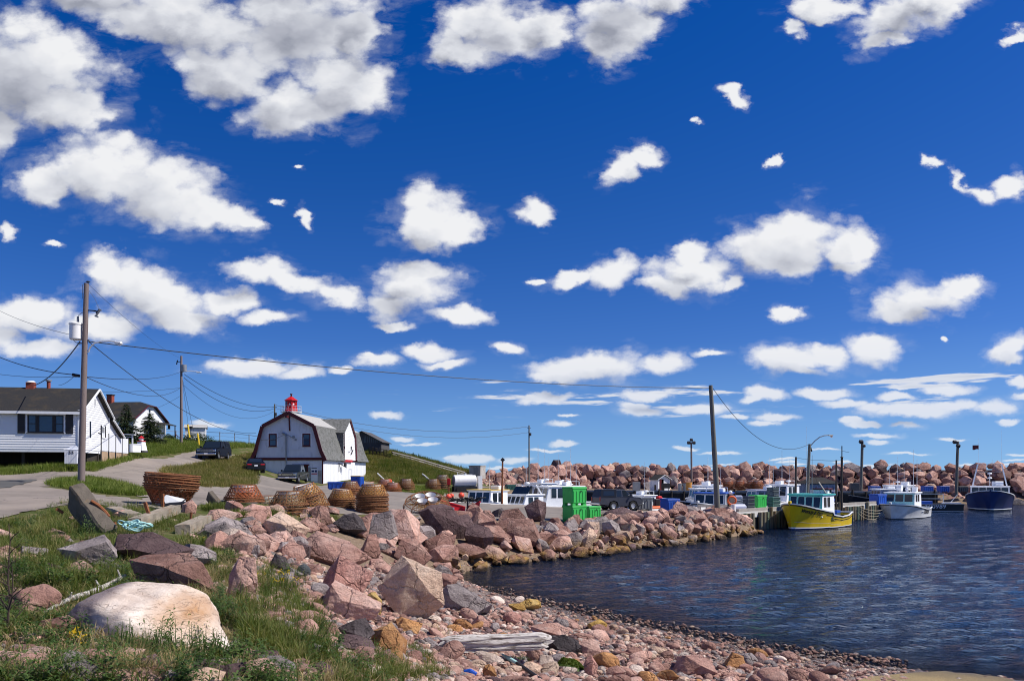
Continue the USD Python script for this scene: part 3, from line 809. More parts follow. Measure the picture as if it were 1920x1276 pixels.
for _k, _p in enumerate([q for q in (_road.geoms if isinstance(_road, MultiPolygon) else [_road]) if q.area > 6]):
    _p = Polygon(_p.exterior) if PATCH_POLY.disjoint(Polygon(_p.exterior)) else _p
    _v, _t = drape(Polygon(_p.exterior), 0.03, 0.4)
    _c = _v[_t].mean(1)
    _t = _t[contains_xy(_p, _c[:, 0], _c[:, 1])]
    solo('road', MB().add(_v, _t), 'road_asphalt', ('worn asphalt road climbing past the white house and the lighthouse building', 'strip of worn asphalt beside the road', 'worn asphalt edge')[min(_k, 2)], 'road', kind='structure', smooth=True)
_v, _t = drape(_yard, 0.034, 0.4)
solo('harbour_yard', MB().add(_v, _t), 'yard_asphalt', 'grey asphalt yard between the lighthouse building and the wharf', 'yard', kind='structure', smooth=True)
_lp = noisy_ring(px_poly([(-200, 907, 37), (0, 904, 38.5), (70, 899, 41), (60, 905, 37.5), (0, 914, 33), (-200, 918, 31)]), 0.25, 77)
_v, _t = drape(_lp, 0.055, 0.4)
solo('road_patch', MB().add(_v, _t), 'old_asphalt', 'darker older asphalt at the left edge of the road', 'road', kind='structure', smooth=True)
BEACH_POLY = px_poly([(2400, 1330), (1824, 1262), (1605, 1244), (1430, 1217), (1255, 1182), (1113, 1154), (1013, 1130), (913, 1107), (850, 1083), (800, 1075), (740, 1080), (700, 1110), (650, 1150), (600, 1130), (560, 1060), (520, 1035), (500, 1060), (560, 1150), (620, 1190), (660, 1225), (760, 1240), (860, 1276), (900, 1330, 10), (1300, 1420, 11), (2400, 1500, 11)])
BEACH_POLY = noisy_ring(BEACH_POLY.buffer(0.7), 0.25, 91)
_v, _t = drape(BEACH_POLY, 0.01, 0.3)
solo('beach', MB().add(_v, _t), 'beach_gravel', 'shingle beach of pink and grey pebbles along the cove', 'beach', kind='structure', smooth=True)
_sp = noisy_ring(px_poly([(1590, 1300), (1640, 1276), (1720, 1267), (1800, 1263), (1880, 1273), (1960, 1300)]).buffer(0.15), 0.2, 14)
_v, _t = drape(_sp, 0.045, 0.25)
solo('sand', MB().add(_v, np.array(_t)), 'wet_sand', 'patch of wet yellowish sand at the water edge', 'sand', kind='structure', smooth=True)


# ---------------------------------------------------------------- water
def water_mat():
    g = G()
    p = g.pos()
    sh = g.node('attribute', attribute='shallow') + '.fac'
    wind = g.node('mapping', mapping_type='point', vector=p, rotation=(0, 0, 0.5)) + '.vector'
    w1 = g.noise(g.vm('multiply', wind, (1.0, 1.7, 1)), 2.3, 3, 0.5, 0.15)
    w2 = g.noise(g.vm('multiply', wind, (1.0, 1.5, 1)), 7.0, 3, 0.55, 0.1)
    gust = g.mr(g.noise(p, 0.05, 4), 0.35, 0.65, 0.6, 1.25)
    h = g.m('multiply', g.m('add', w1, g.m('multiply', w2, 0.26)), gust)
    nr = g.node('bump', height=h, strength=1.0, distance=0.30) + '.normal'
    deep = g.node('principled_bsdf', base_color=(0.004, 0.012, 0.032), roughness=0.06, ior=1.333, specular_ior_level=0.5, normal=nr)
    lw = g.node('layer_weight', blend=0.25, normal=nr) + '.fresnel'
    fac = g.m('multiply', sh, g.m('subtract', 1.0, g.m('minimum', g.m('multiply', lw, 1.3), 1.0)))
    cl = g.node('transparent_bsdf', color=(0.62, 0.66, 0.60))
    mx = g.node('mix_closure', fac=fac, closure1=deep + '.BSDF', closure2=cl + '.BSDF')
    M['water'] = g.build('/World/Looks/water', surface=mx + '.closure')


water_mat()
# the harbour: one closed sheet as far as the quay and breakwater; fine rows near the camera
_wy = np.concatenate([np.arange(-60, 8, 4.0), np.exp(np.linspace(math.log(8), math.log(175), 330)), [260, 500, 1200, 3000, 4400]])
_wx = np.linspace(-1.0, 1.6, 330)
_WY, _WX = np.meshgrid(_wy, _wx, indexing='ij')
_WX = np.where(_WY < 14, _WX * 60, _WX * np.maximum(_WY, 14) * 1.0)
_sw = np.zeros_like(_WX)
_rw = np.random.default_rng(5)
for _ in range(22):
    an = 2.2 + _rw.normal(0, 0.5); wl = _rw.uniform(0.7, 1.8); kk = 2 * PI / wl
    _sw += 0.0042 * wl ** 0.9 * np.sin(kk * (_WX * math.cos(an) + _WY * math.sin(an)) + _rw.uniform(0, 6.28))
_fade = np.clip(1.25 - _WY / 90, 0.0, 1)
_hb = H(_WX, _WY)
_wz = _sw * _fade * np.clip(-_hb * 1.2, 0.1, 1)
_wq = np.stack(np.meshgrid(np.arange(len(_wy) - 1), np.arange(len(_wx) - 1), indexing='ij'), -1).reshape(-1, 2)
_n = len(_wx)
_wf = np.stack([_wq[:, 0] * _n + _wq[:, 1], _wq[:, 0] * _n + _wq[:, 1] + 1, (_wq[:, 0] + 1) * _n + _wq[:, 1] + 1, (_wq[:, 0] + 1) * _n + _wq[:, 1]], -1)
_low = (_hb.ravel()[_wf] < 0.25).any(1) | (_WY.ravel()[_wf] > 160).any(1)
_wm = usdkit.mesh(stage, '/World/water', MB().add(np.stack([_WX, _WY, _wz], -1).reshape(-1, 3), _wf[_low]).get(), M['water'], smooth=True)
UsdGeom.PrimvarsAPI(_wm).CreatePrimvar('shallow', Sdf.ValueTypeNames.FloatArray, 'vertex').Set(Vt.FloatArray.FromNumpy(np.where(_WY > 160, 0, np.exp(np.minimum(_hb, 0) * 2.2)).astype(np.float32).ravel()))
tag(_wm.GetPrim(), 'dark blue rippled harbour water', 'water', kind='structure')
# ---------------------------------------------------------------- wharf, quay, breakwater core
def slab(poly, z0, z1):
    m = trimesh.creation.extrude_polygon(Polygon(poly), z1 - z0, engine='earcut')
    m.apply_translation([0, 0, z0])
    return m


_w = thing('wharf', 'concrete topped wharf on timber piles where the yellow boat is moored', 'wharf', (0, 0, 0), kind='structure')
_pp = [tuple(PIER_A), tuple(PIER_B), tuple(PIER_B + PN * PIER_W), PIER_IN[2], PIER_IN[1], PIER_IN[0], (-9.5, 69.2), tuple(P(1000, 945, 67.5)[:2]), tuple(P(1215, 958.5, 68.4)[:2]), tuple(P(1330, 965, 62.5)[:2])]
_yb = tuple(P(1000, 0, 67.4)[:2])
part('deck', MB().tm(slab([tuple(PIER_A), tuple(PIER_B), tuple(PIER_B + PN * PIER_W), PIER_IN[2], tuple(P(1215, 0, 68)[:2]), tuple(P(1300, 0, 61.5)[:2])], PIER_Z - 0.45, PIER_Z + 0.06)), 'light_concrete', _w)
# the kerb of pale concrete along the inner basin, stepping down with the yard
_kb = MB()
_edge_in = [(-9.0, 70.5), (-3.5, 70.0), (1.9, 69.5), (7, 70.4), (12.3, 71.5)]
for a, b in zip(_edge_in[:-1], _edge_in[1:]):
    a, b = np.array(a), np.array(b); n = np.array([(b - a)[1], -(b - a)[0]]); n /= np.linalg.norm(n)
    za, zb = [max(H(*(p + n * 1.2)), PIER_Z + .03) + 0.02 for p in (a, b)]
    q = [np.r_[a, za], np.r_[a + n * 1.9, za], np.r_[b + n * 1.9, zb], np.r_[b, zb]]
    _kb.quad(*q, th=3.5)
part('apron', _kb, 'light_concrete', _w)
_cb = MB()
_cb.box(np.r_[PIER_A + PU * 0.3 + PN * 0.6, 0.2], (1.3, 1.1, 2.3), math.atan2(PU[1], PU[0]))
part('corner_block', _cb, 'concrete', _w)
_rng = np.random.default_rng(3)
L_ = np.linalg.norm(PIER_B - PIER_A)
for k in range(46):
    s = 1.2 + k * (L_ - 1.4) / 45
    q = PIER_A + PU * s - PN * (0.10 + 0.07 * _rng.random())
    rr = 0.15 + 0.035 * _rng.random()
    if k % 9 == 4:
        continue
    part('pile', MB().cyl((q[0], q[1], -2.6), rr, 2.6 + PIER_Z - 0.02 - 0.12 * _rng.random() + (0.45 if k % 11 == 8 else 0), 8, base=True), ('pile_wood', 'pile_green', 'pile_wood')[k % 3], _w, smooth=30)
_bk = MB()
for a, b in ((PIER_A + PU * 1.0, PIER_B), (PIER_B, PIER_B + PN * PIER_W), (PIER_B + PN * PIER_W, np.array(PIER_IN[2]))):
    t = (b - a) / np.linalg.norm(b - a); n = np.array([-t[1], t[0]])
    c = (a + b) / 2 + n * 0.18
    _bk.box((c[0], c[1], -0.8), (np.linalg.norm(b - a), 0.2, 3.6), math.atan2(t[1], t[0]))
part('backing_wall', _bk, 'dark_timber', _w)
_k = MB()
a, b = PIER_A + PU * 1.0 + PN * 0.15, PIER_B + PN * 0.15
_k.bar(np.r_[a, PIER_Z + 0.19], np.r_[b, PIER_Z + 0.19], 0.26, 0.24)
part('kerb_timber', _k, 'weathered_wood', _w)

_qv = thing('quay', 'gravel topped timber quay at the foot of the breakwater', 'quay', (0, 0, 0), kind='structure')
part('fill', MB().tm(slab([tuple(QUAY_A + QN * .2), tuple(QUAY_B + QN * .2), tuple(QUAY_B + QN * QUAY_W), tuple(QUAY_A + QN * QUAY_W)], -3, QUAY_Z)), 'quay_gravel', _qv)
_qL = np.linalg.norm(QUAY_B - QUAY_A)
_q2 = MB()
_q2.box(np.r_[(QUAY_A + QUAY_B) / 2 + QN * 0.1, -0.75], (_qL, 0.2, 4.6), math.atan2(QU[1], QU[0]))
part('timber_face', _q2, 'dark_timber', _qv)
for k in range(31):
    q = QUAY_A + QU * (0.5 + k * (_qL - 1) / 30) - QN * 0.12
    part('fender_pile', MB().cyl((q[0], q[1], -2.5), 0.16, 2.5 + QUAY_Z + (0.15 if k % 3 else 0.5), 7, base=True), 'dark_timber', _qv, smooth=30)
_q3 = MB().bar(np.r_[QUAY_A + QN * 0.15, QUAY_Z + 0.13], np.r_[QUAY_B + QN * 0.15, QUAY_Z + 0.13], 0.3, 0.26)
part('kerb_timber', _q3, 'weathered_wood', _qv)
# rubble core under the armour stones, so that no light passes through
CREST = [(-12, 133.0), (-6, 138), (2, 150), (12, 158.5), (56, 151), (68, 143), (80, 133.5), (110, 129.5), (150, 127), (250, 112)]
_bwv, _bwf = [], []
_prof = [(-9.2, -2.5), (-7.6, 0.6), (-1.2, 5.2), (2.5, 5.4), (12, -3)]
_cz = {0: 0.55, 1: 0.75}
for k, c in enumerate(CREST):
    c = np.array(c, float)
    t = np.array(CREST[min(k + 1, len(CREST) - 1)]) - np.array(CREST[max(k - 1, 0)]); t = t / np.linalg.norm(t); n = np.array([-t[1], t[0]])
    for off, z in _prof:
        _bwv.append(np.r_[c + n * off, z * _cz.get(k, 1.0)])
for k in range(len(CREST) - 1):
    for j in range(len(_prof) - 1):
        o = k * len(_prof) + j
        _bwf.append([o, o + len(_prof), o + len(_prof) + 1, o + 1])
solo('breakwater_core', MB().add(_bwv, _bwf), 'dark_rock', 'dark rubble between and under the breakwater boulders', 'rubble', kind='structure')


# ---------------------------------------------------------------- stones
def rock_mesh(seed, sub=3, planes=15, soft=15.0, rough=0.05, round_=0.0):
    r = np.random.default_rng(seed)
    if soft >= 20:                                          # broken stone: flat faces and sharp edges
        n = r.normal(size=(planes + 3, 3)); n /= np.linalg.norm(n, axis=1, keepdims=True)
        for _ in range(10):
            g = n @ n.T - 2 * np.eye(len(n)); n = n - 0.10 * n[g.argmax(1)]; n /= np.linalg.norm(n, axis=1, keepdims=True)
        m = trimesh.convex.convex_hull(n * r.uniform(0.72, 1.05, (len(n), 1)))
        m = trimesh.Trimesh(m.vertices, m.faces)
        for _ in range(max(1, sub - (1 if sub < 4 else 0))):
            m = m.subdivide()
        v = np.array(m.vertices); d = v / np.linalg.norm(v, axis=1, keepdims=True)
        v = v + d * ((meshkit.fbm(v * 2.6 + seed * 3.3, 4, seed) - .5) * rough * 2.4 + (meshkit.fbm(v * 9 + seed, 2, seed + 1) - .5) * rough * .8)[:, None]
        v -= (v.max(0) + v.min(0)) / 2
        return v / (v.max(0) - v.min(0)), np.array(m.faces)
    ico = trimesh.creation.icosphere(subdivisions=sub)
    d = np.array(ico.vertices)
    n = r.normal(size=(planes, 3)); n /= np.linalg.norm(n, axis=1, keepdims=True)
    for _ in range(12):                                  # spread the faces a little
        g = n @ n.T - 2 * np.eye(planes)
        n = n - 0.12 * n[g.argmax(1)]; n /= np.linalg.norm(n, axis=1, keepdims=True)
    h = r.uniform(0.62, 1.0, planes)
    q = np.maximum(d @ n.T, 0.02)
    ri = h / q
    rad = -np.log(np.exp(-soft * np.minimum(ri, 4)).sum(1)) / soft
    rad = np.clip(rad, 0.2, 1.5) * (1 - round_) + round_ * 0.8
    v = d * rad[:, None]
    f1 = meshkit.fbm(v * 2.1 + seed * 3.3, 3, seed) - 0.5
    f2 = meshkit.fbm(v * 6.5 + seed, 3, seed + 1) - 0.5
    v = v + d * (f1 * rough * 2.6 + f2 * rough * 1.1)[:, None]
    v -= (v.max(0) + v.min(0)) / 2
    v /= (v.max(0) - v.min(0))
    return v, np.array(ico.faces)


def rock_class(name, seed, sub, **k):
    path = f'/World/{name}'
    v, f = rock_mesh(seed, sub, **k)
    usdkit.mesh(stage, path, (v, f), None, smooth=24 if not k.get('round_') else True)
    stage.GetPrimAtPath(path).SetSpecifier(Sdf.SpecifierClass)
    return path


TONE = dict(pink_granite='pink', salmon_granite='salmon pink', brown_granite='brown', grey_granite='grey', buff_rock='buff', maroon_rock='purple', pale_rock='pale', orange_stone='orange brown')
N_SHAPES = 18
BOULDER = [rock_class(f'boulder_shape_{k}', 100 + k, 3, planes=9 + k % 6, soft=55, rough=0.05) for k in range(N_SHAPES)]
COBBLE = [rock_class(f'cobble_shape_{k}', 300 + k, 2, planes=14, soft=7, rough=0.05, round_=0.35 if k % 3 else 0.1) for k in range(14)]


def place_stone(cls, name, c, size, rot, material, label, cat='boulder', group=None):
    path = fresh(name)
    m = UsdGeom.Mesh.Define(stage, path)
    p = m.GetPrim()
    p.GetReferences().AddInternalReference(cls)
    mt = np.eye(4); mt[:3, :3] = rotm(*rot) * np.asarray(size)[None, :]; mt[:3, 3] = c
    m.MakeMatrixXform().Set(Gf.Matrix4d(*mt.T.ravel()))
    UsdShade.MaterialBindingAPI.Apply(p).Bind(M[material])
    tag(p, label, cat, group)
    return path


def landmark(px, base, w, h, material, label, seed, yaw=0.0, depth=0.9, tilt=(0, 0), soft=45, planes=11, sink=0.16, name='boulder', cat='boulder', sub=4, rough=0.04, round_=0.0, d=None, shape=None, taper=0.28):
    """A boulder of the photograph with a shape of its own: px its middle, base its foot, w and h its size in the photograph."""
    g_ = ground(px, base) if d is None else P(px, base, d)
    k = g_[1] / F
    W, Hh = w * k, h * k
    D = W * depth
    drop = Hh * sink
    v, f = rock_mesh(seed, sub, planes=planes, soft=soft, rough=rough, round_=round_)
    v = v * np.array([W * 1.02, D, Hh + drop])
    v = v @ rotm(tilt[0], tilt[1], yaw).T
    u_ = (v[:, 2] - v[:, 2].min()) / (v[:, 2].max() - v[:, 2].min())
    v[:, :2] *= (1.15 - taper * u_)[:, None]
    ext = v.max(0) - v.min(0)
    v[:, 0] *= W / ext[0]; v[:, 2] *= (Hh + drop) / ext[2]
    if shape is not None:
        v = shape(v)
    c = np.array([g_[0] * (1 + D * 0.36 / g_[1]), g_[1] + D * 0.36, g_[2] - drop - v[:, 2].min()])
    return solo(name, (v, f), material, label, cat, smooth=24 if soft >= 20 else 40, loc=c)


LM = [  # px, base y, width, height, material, label, seed, options
 (165,1064,104,58,'grey_granite','grey pink boulder split by a dark cleft, left of the long dark boulder',11,dict(tilt=(0,.2),planes=9)),
 (278,1058,136,58,'maroon_rock','long dark purple grey boulder sloping down to the right below the rope coil',12,dict(tilt=(0,.28),planes=10)),
 (322,1112,150,70,'brown_granite','broad pinkish brown boulder sloping right, behind the big pale boulder',13,dict(tilt=(0,.1),planes=9,depth=.7)),
 (156,1092,70,40,'pink_granite','low rounded pink boulder in front of the split grey boulder',14,dict(soft=10)),
 (455,1126,60,82,'salmon_granite','upright pink slab with a grey top standing in the grass',15,dict(tilt=(0,.25),depth=.6)),
 (366,1058,72,38,'grey_granite','humped grey pink boulder right of the long dark boulder',16,dict(tilt=(0,.2))),
 (60,1155,98,56,'brown_granite','tan pink boulder at the left edge behind bare twigs',17,dict(soft=14)),
 (534,1014,104,54,'buff_rock','big creamy orange boulder among the pink ones in front of the trap stacks',18,dict(tilt=(0,.15))),
 (425,1010,98,42,'grey_granite','wide grey pink boulder with wavy grain near the concrete beam',19,dict(tilt=(0,.1))),
 (433,1022,54,32,'pale_rock','rounded boulder striped black and white',20,dict(soft=10)),
 (470,1034,50,30,'salmon_granite','round ribbed pink boulder beside the striped one',21,dict(soft=8,round_=.3)),
 (476,972,66,28,'salmon_granite','flat salmon boulder lying in front of the low red trap stack',22,dict()),
 (418,976,56,22,'salmon_granite','low pink slab in the grass right of the tipped dark slab',23,dict()),
 (356,962,30,26,'salmon_granite','small blocky pink boulder right of the white board',24,dict()),
 (602,985,46,38,'pink_granite','tilted pink boulder with a brown underside below the tilted trap stack',25,dict(tilt=(0,.3),planes=9)),
 (655,1004,70,42,'dark_rock','dark grey topped boulder below the middle trap stacks',26,dict(planes=10)),
 (674,1004,42,36,'pink_granite','pink boulder leaning on the dark grey topped one',27,dict(d=33.5)),
 (605,1000,27,22,'brown_granite','stump shaped pink brown stone',28,dict(planes=9)),
 (626,1062,134,66,'pink_granite','very large pink boulder with a sloping top in the middle of the rock slope',29,dict(tilt=(0,.25),planes=9,depth=.7)),
 (694,1046,40,44,'brown_granite','tan blocky boulder right of the very large pink one',30,dict()),
 (653,1124,106,84,'speckled_granite','big boulder of coarse speckled pink granite',31,dict(planes=9,depth=.7,tilt=(0,.12))),
 (772,1162,126,118,'buff_rock','big upright buff boulder with a ridge falling to the right, on the shingle',32,dict(planes=8,depth=.7,tilt=(0.1,.35))),
 (655,1162,122,70,'salmon_granite','smooth flat pink slab lying below the speckled boulder',33,dict(planes=8,tilt=(0,.42),depth=.5)),
 (698,1153,40,42,'golden_rock','golden yellow stone beside the smooth pink slab',34,dict()),
 (868,1148,106,52,'grey_granite','long dark grey rock sloping down to the pebbles right of the big buff boulder',35,dict(tilt=(0,.38),planes=9,depth=.5)),
 (834,1102,52,26,'brown_granite','two toned grey and tan boulder at the corner of the cove',36,dict()),
 (775,1062,72,52,'brown_granite','brown slab leaning down to the right in the rock slope',37,dict(tilt=(0,.45),planes=8,depth=.6)),
 (716,1022,58,66,'grey_granite','tall leaning grey slab at the head of the rock slope',38,dict(tilt=(0,.5),planes=8,depth=.6,d=35)),
 (756,1012,78,58,'salmon_granite','large pale pink slab right of the tall leaning grey slab',39,dict(tilt=(0,.35),planes=9,d=37.5)),
 (569,1082,27,24,'blue_grey_stone','round smooth blue grey stone on the shingle path',40,dict(soft=6,round_=.85,sub=3,name='stone',cat='stone',rough=.015)),
 (524,1072,42,34,'dark_rock','angular black rock beside the round blue grey stone',41,dict(planes=8)),
 (668,1208,66,46,'dark_rock','dark grey angular rock near the grass edge',42,dict(planes=8)),
 (728,1228,72,56,'orange_stone','tan orange boulder half covered by grass, right of the dark angular rock',43,dict(tilt=(0,.35),planes=9)),
 (664,1228,88,34,'maroon_rock','flat maroon rock in the grass below the dark angular rock',44,dict(tilt=(0,.2))),
 (764,1186,54,28,'orange_stone','rusty orange wedge shaped stone on the pink pebbles',45,dict(tilt=(0,.35),planes=8)),
 (505,1246,52,26,'maroon_rock','flat purple stone set in the grass',46,dict(planes=9)),
 (604,1274,48,32,'maroon_rock','purple stone at the bottom edge of the grass',47,dict()),
 (388,1278,72,36,'maroon_rock','dark purple rock at the bottom edge below the leafy weeds',48,dict()),
 (282,1272,56,42,'maroon_rock','purple rock at the bottom edge with dry grass on its left',49,dict()),
 (1002,1244,32,32,'pink_granite','egg shaped pink stone at the end of the weathered timber',50,dict(soft=8,round_=.4,sub=3,name='stone',cat='stone',tilt=(0,.5))),
 (1024,1254,34,24,'pale_rock','pale pink and white stone below the egg shaped one',51,dict(name='stone',cat='stone',soft=12)),
 (916,1248,64,26,'pale_rock','long pinkish white stone in front of the weathered timber',52,dict(name='stone',cat='stone',tilt=(0,.42),depth=.45)),
 (996,1266,38,24,'buff_rock','creamy orange rounded stone near the bottom edge',53,dict(name='stone',cat='stone',soft=8,round_=.4)),
 (918,1274,28,28,'orange_stone','orange brown angular stone beside the blue plastic',54,dict(name='stone',cat='stone',planes=8)),
 (1056,1226,72,34,'dark_rock','black split rock behind the moss mound',55,dict(planes=8,tilt=(0,.15))),
 (1104,1234,48,36,'salmon_granite','pale pink rock leaning on the black split rock',56,dict(planes=9)),
 (1136,1256,54,32,'orange_stone','curved rusty brown stone right of the moss mound',57,dict(tilt=(0,.4),soft=9)),
 (1108,1270,28,40,'speckled_granite','upright speckled pink stone touching the moss mound',58,dict(name='stone',cat='stone')),
 (994,1144,42,20,'golden_rock','brown gold boulder at the edge of the water in the cove',59,dict(soft=14)),
 (968,1146,34,14,'golden_rock','low wet brown stone left of the gold boulder',60,dict()),
 (1302,1268,84,34,'pink_granite','pink block with a dark cleft on the right of the shingle',61,dict(planes=8)),
 (1378,1254,42,30,'orange_stone','brown angular stone on the right part of the beach',62,dict(planes=8)),
 (1404,1248,34,22,'grey_granite','pale grey rounded stone behind the brown angular one',63,dict(soft=9)),
 (1448,1284,58,28,'pink_granite','rounded red brown stone at the bottom edge of the shingle',64,dict(soft=7,round_=.5)),
 (1250,1280,44,24,'orange_stone','dark olive brown stone at the bottom edge',65,dict(soft=9)),
 (1232,1264,34,22,'brown_granite','rounded brown stone left of the pink block',66,dict(soft=8,round_=.4)),
 (1190,1232,36,18,'brown_granite','smooth brown humped stone in the middle of the shingle',67,dict(soft=8,round_=.4)),
 (1155,1275,44,26,'pink_granite','grey pink flat topped stone at the bottom edge right of the moss mound',68,dict()),
 (1030,1194,76,22,'salmon_granite','long flat pink rock behind the weathered timber',69,dict()),
 (1120,1182,36,20,'golden_rock','olive brown block near the water',70,dict(soft=12)),
 (1052,1178,30,18,'grey_granite','rounded pale grey stone with a dark shadow side',71,dict(soft=9)),
 (960,1172,36,24,'speckled_granite','round speckled pink stone right of the dark grey rock',72,dict(soft=8,round_=.4)),
 (902,1180,36,26,'pink_granite','blocky pink brown stone behind the weathered timber',73,dict(soft=12)),
 (870,1180,42,18,'orange_stone','orange and grey stone with a pale pebble in front',74,dict(tilt=(0,.3))),
 (676,1164,20,18,'pink_granite','small round pink stone on the smooth slab',75,dict(name='stone',cat='stone',soft=6,round_=.6,sub=3)),
 (700,1170,34,22,'maroon_rock','purple pink stone at the foot of the smooth slab',76,dict(name='stone',cat='stone',tilt=(0,.4))),
 (30,1222,22,14,'pale_rock','small pale stone in the grass far left',77,dict(name='stone',cat='stone')),
 (62,1202,16,14,'pale_rock','small white egg shaped stone in the grass at the left',78,dict(name='stone',cat='stone',soft=6,round_=.7,sub=3)),
 (865,1031,90,40,'buff_rock','big rounded pale buff boulder in the rock bank',79,dict(d=44.2,soft=12,tilt=(0,.15))),
 (962,1002,62,50,'brown_granite','large flat faced brown pink boulder below the red plough',80,dict(d=51,planes=9)),
 (1004,980,42,46,'maroon_rock','pointed purple pink boulder on top of the rock bank',81,dict(d=53,planes=9)),
 (905,1012,50,56,'brown_granite','brown slab dipping right in the rock bank',82,dict(d=46.5,planes=8,tilt=(0,.4))),
 (935,978,30,26,'dark_rock','small dark pointed boulder on top of the rock bank',83,dict(d=54,planes=8)),
 (892,975,38,34,'pink_granite','pink boulder in front of the red plough',84,dict(d=50)),
 (862,982,58,26,'brown_granite','long brown boulder at the foot of the big white funnelled trap',85,dict(d=46,tilt=(0,.2))),
 (1300,1000,44,44,'salmon_granite','tall pale pink boulder in the bank before the leaning pole',86,dict(d=60,planes=9)),
 (1290,975,50,30,'grey_granite','grey slab tilted up on top of the bank before the blue bin',87,dict(d=62.5,tilt=(0,.4))),
 (1272,975,34,36,'salmon_granite','pale boulder just below the blue bin',88,dict(d=61.5)),
 (1168,985,76,34,'maroon_rock','dark earthy mound of a boulder below the parked pickup',89,dict(d=57.5,soft=9)),
]
LM_AT = []
for px, by, w, h, mt_, lab, sd, kw in LM:
    landmark(px, by, w, h, mt_, lab, sd, **kw)
    LM_AT.append((px, by - h / 2, w, h))

# the big pale boulder
_g = ground(295, 1214); _k = _g[1] / F
_v, _f = rock_mesh(8, 5, planes=12, soft=16, rough=0.035)
_v = _v @ rotm(0, 0.10, 0.3).T
_v -= (_v.max(0) + _v.min(0)) / 2; _v /= (_v.max(0) - _v.min(0))
_v = _v * np.array([352 * _k, 300 * _k, 190 * _k])
BIG = np.array([_g[0] * (1 + 105 * _k / _g[1]), _g[1] + 105 * _k, _g[2] - 88 * _k + 95 * _k])
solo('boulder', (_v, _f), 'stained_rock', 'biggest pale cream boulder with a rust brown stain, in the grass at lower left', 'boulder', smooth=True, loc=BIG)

_rng = np.random.default_rng(21)
PALETTE = ['pink_granite'] * 4 + ['salmon_granite'] * 5 + ['brown_granite'] * 4 + ['grey_granite'] * 3 + ['buff_rock', 'maroon_rock']
# the rock bank along the cove
_bank = [np.array(p) for p in [Z0(843, 1076)[:2]] + rock_pts] + [PIER_A + PU * 0.3]
_bl = LineString([tuple(p) for p in _bank])
n_ = 0
for row, (off, zlift, rad, step) in enumerate([(-0.35, 0.0, 0.70, 1.25), (0.75, 0.12, 0.9, 1.35), (1.9, 0.2, 1.0, 1.45), (3.0, 0.25, 1.0, 1.5), (4.0, 0.22, 0.85, 1.4), (4.9, .1, .6, 1.4)]):
    s = 0.4 * _rng.random()
    while s < _bl.length:
        big = float(np.interp(s, [0, 11, 18, 34], [1.1, 1.02, 0.70, 0.74]))
        p = np.array(_bl.interpolate(s).coords[0]); t = np.array(_bl.interpolate(min(s + .5, _bl.length)).coords[0]) - np.array(_bl.interpolate(max(s - .5, 0)).coords[0]); t /= np.linalg.norm(t)
        n = np.array([-t[1], t[0]])
        q = p + n * (off + _rng.normal(0, 0.32))
        r = rad * big * (_rng.uniform(0.5, 0.9) if _rng.random() < .4 else _rng.uniform(0.95, 1.3))
        h = max(H(*q), -0.3)
        if row >= 4 and s < 9.5:
            r *= .55
        if row == 4 and s >= 9.5:
            r = min(r, .62)
        if row == 5 and (s < 9 or s > 15 or _rng.random() < .5):
            s += step; continue
        sz = np.array([r * _rng.uniform(1.2, 2.2), r * _rng.uniform(.9, 1.5), r * _rng.uniform(0.7, 1.4)])
        mt_ = PALETTE[_rng.integers(len(PALETTE))]
        lab = f"{TONE[mt_]} boulder in the {('waterline', 'lower', 'middle', 'middle', 'top', 'top')[row]} row of the bank {'left of the red plough' if s < 9 else 'below the green bins' if s < 18 else 'below the pickup' if s < 25 else 'near the leaning pole'}"
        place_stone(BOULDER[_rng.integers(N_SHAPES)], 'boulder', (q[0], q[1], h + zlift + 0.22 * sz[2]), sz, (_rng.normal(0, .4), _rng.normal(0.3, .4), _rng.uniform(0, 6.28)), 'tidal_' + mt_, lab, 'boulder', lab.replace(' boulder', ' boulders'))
        n_ += 1
        s += step * big * _rng.uniform(0.8, 1.2)
# boulders strewn over the slope at left, between those with labels of their own
for _ in range(900):
    if n_ > 285:
        break
    px, py = _rng.uniform(400, 860), _rng.uniform(960, 1100)
    if py < 1005 - 0.06 * (px - 400) - 45 or py > 1010 + 0.16 * (px - 400) + 20 or px > 620 + (py - 960) * 2.2:
        continue
    if any(abs(px - a) < 0.42 * c_ and abs(py - b) < 0.42 * d_ for a, b, c_, d_ in LM_AT):
        continue
    q = ground(px, py); r = _rng.uniform(0.22, 0.62)
    sz = np.array([r * _rng.uniform(1.2, 1.9), r * _rng.uniform(1.0, 1.4), r * _rng.uniform(0.8, 1.2)])
    mt_ = PALETTE[_rng.integers(len(PALETTE))]
    lab = f"smaller {TONE[mt_]} boulder filling the {'upper' if py < 1010 else 'lower'} rock slope {'left of' if px < 560 else 'below'} the tilted trap stack"
    place_stone(BOULDER[_rng.integers(N_SHAPES)], 'boulder', q + (0, 0, 0.22 * sz[2]), sz, (_rng.normal(0, .3), _rng.normal(0.15, .3), _rng.uniform(0, 6.28)), mt_, lab, 'boulder', lab.replace(' boulder', ' boulders'))
    n_ += 1
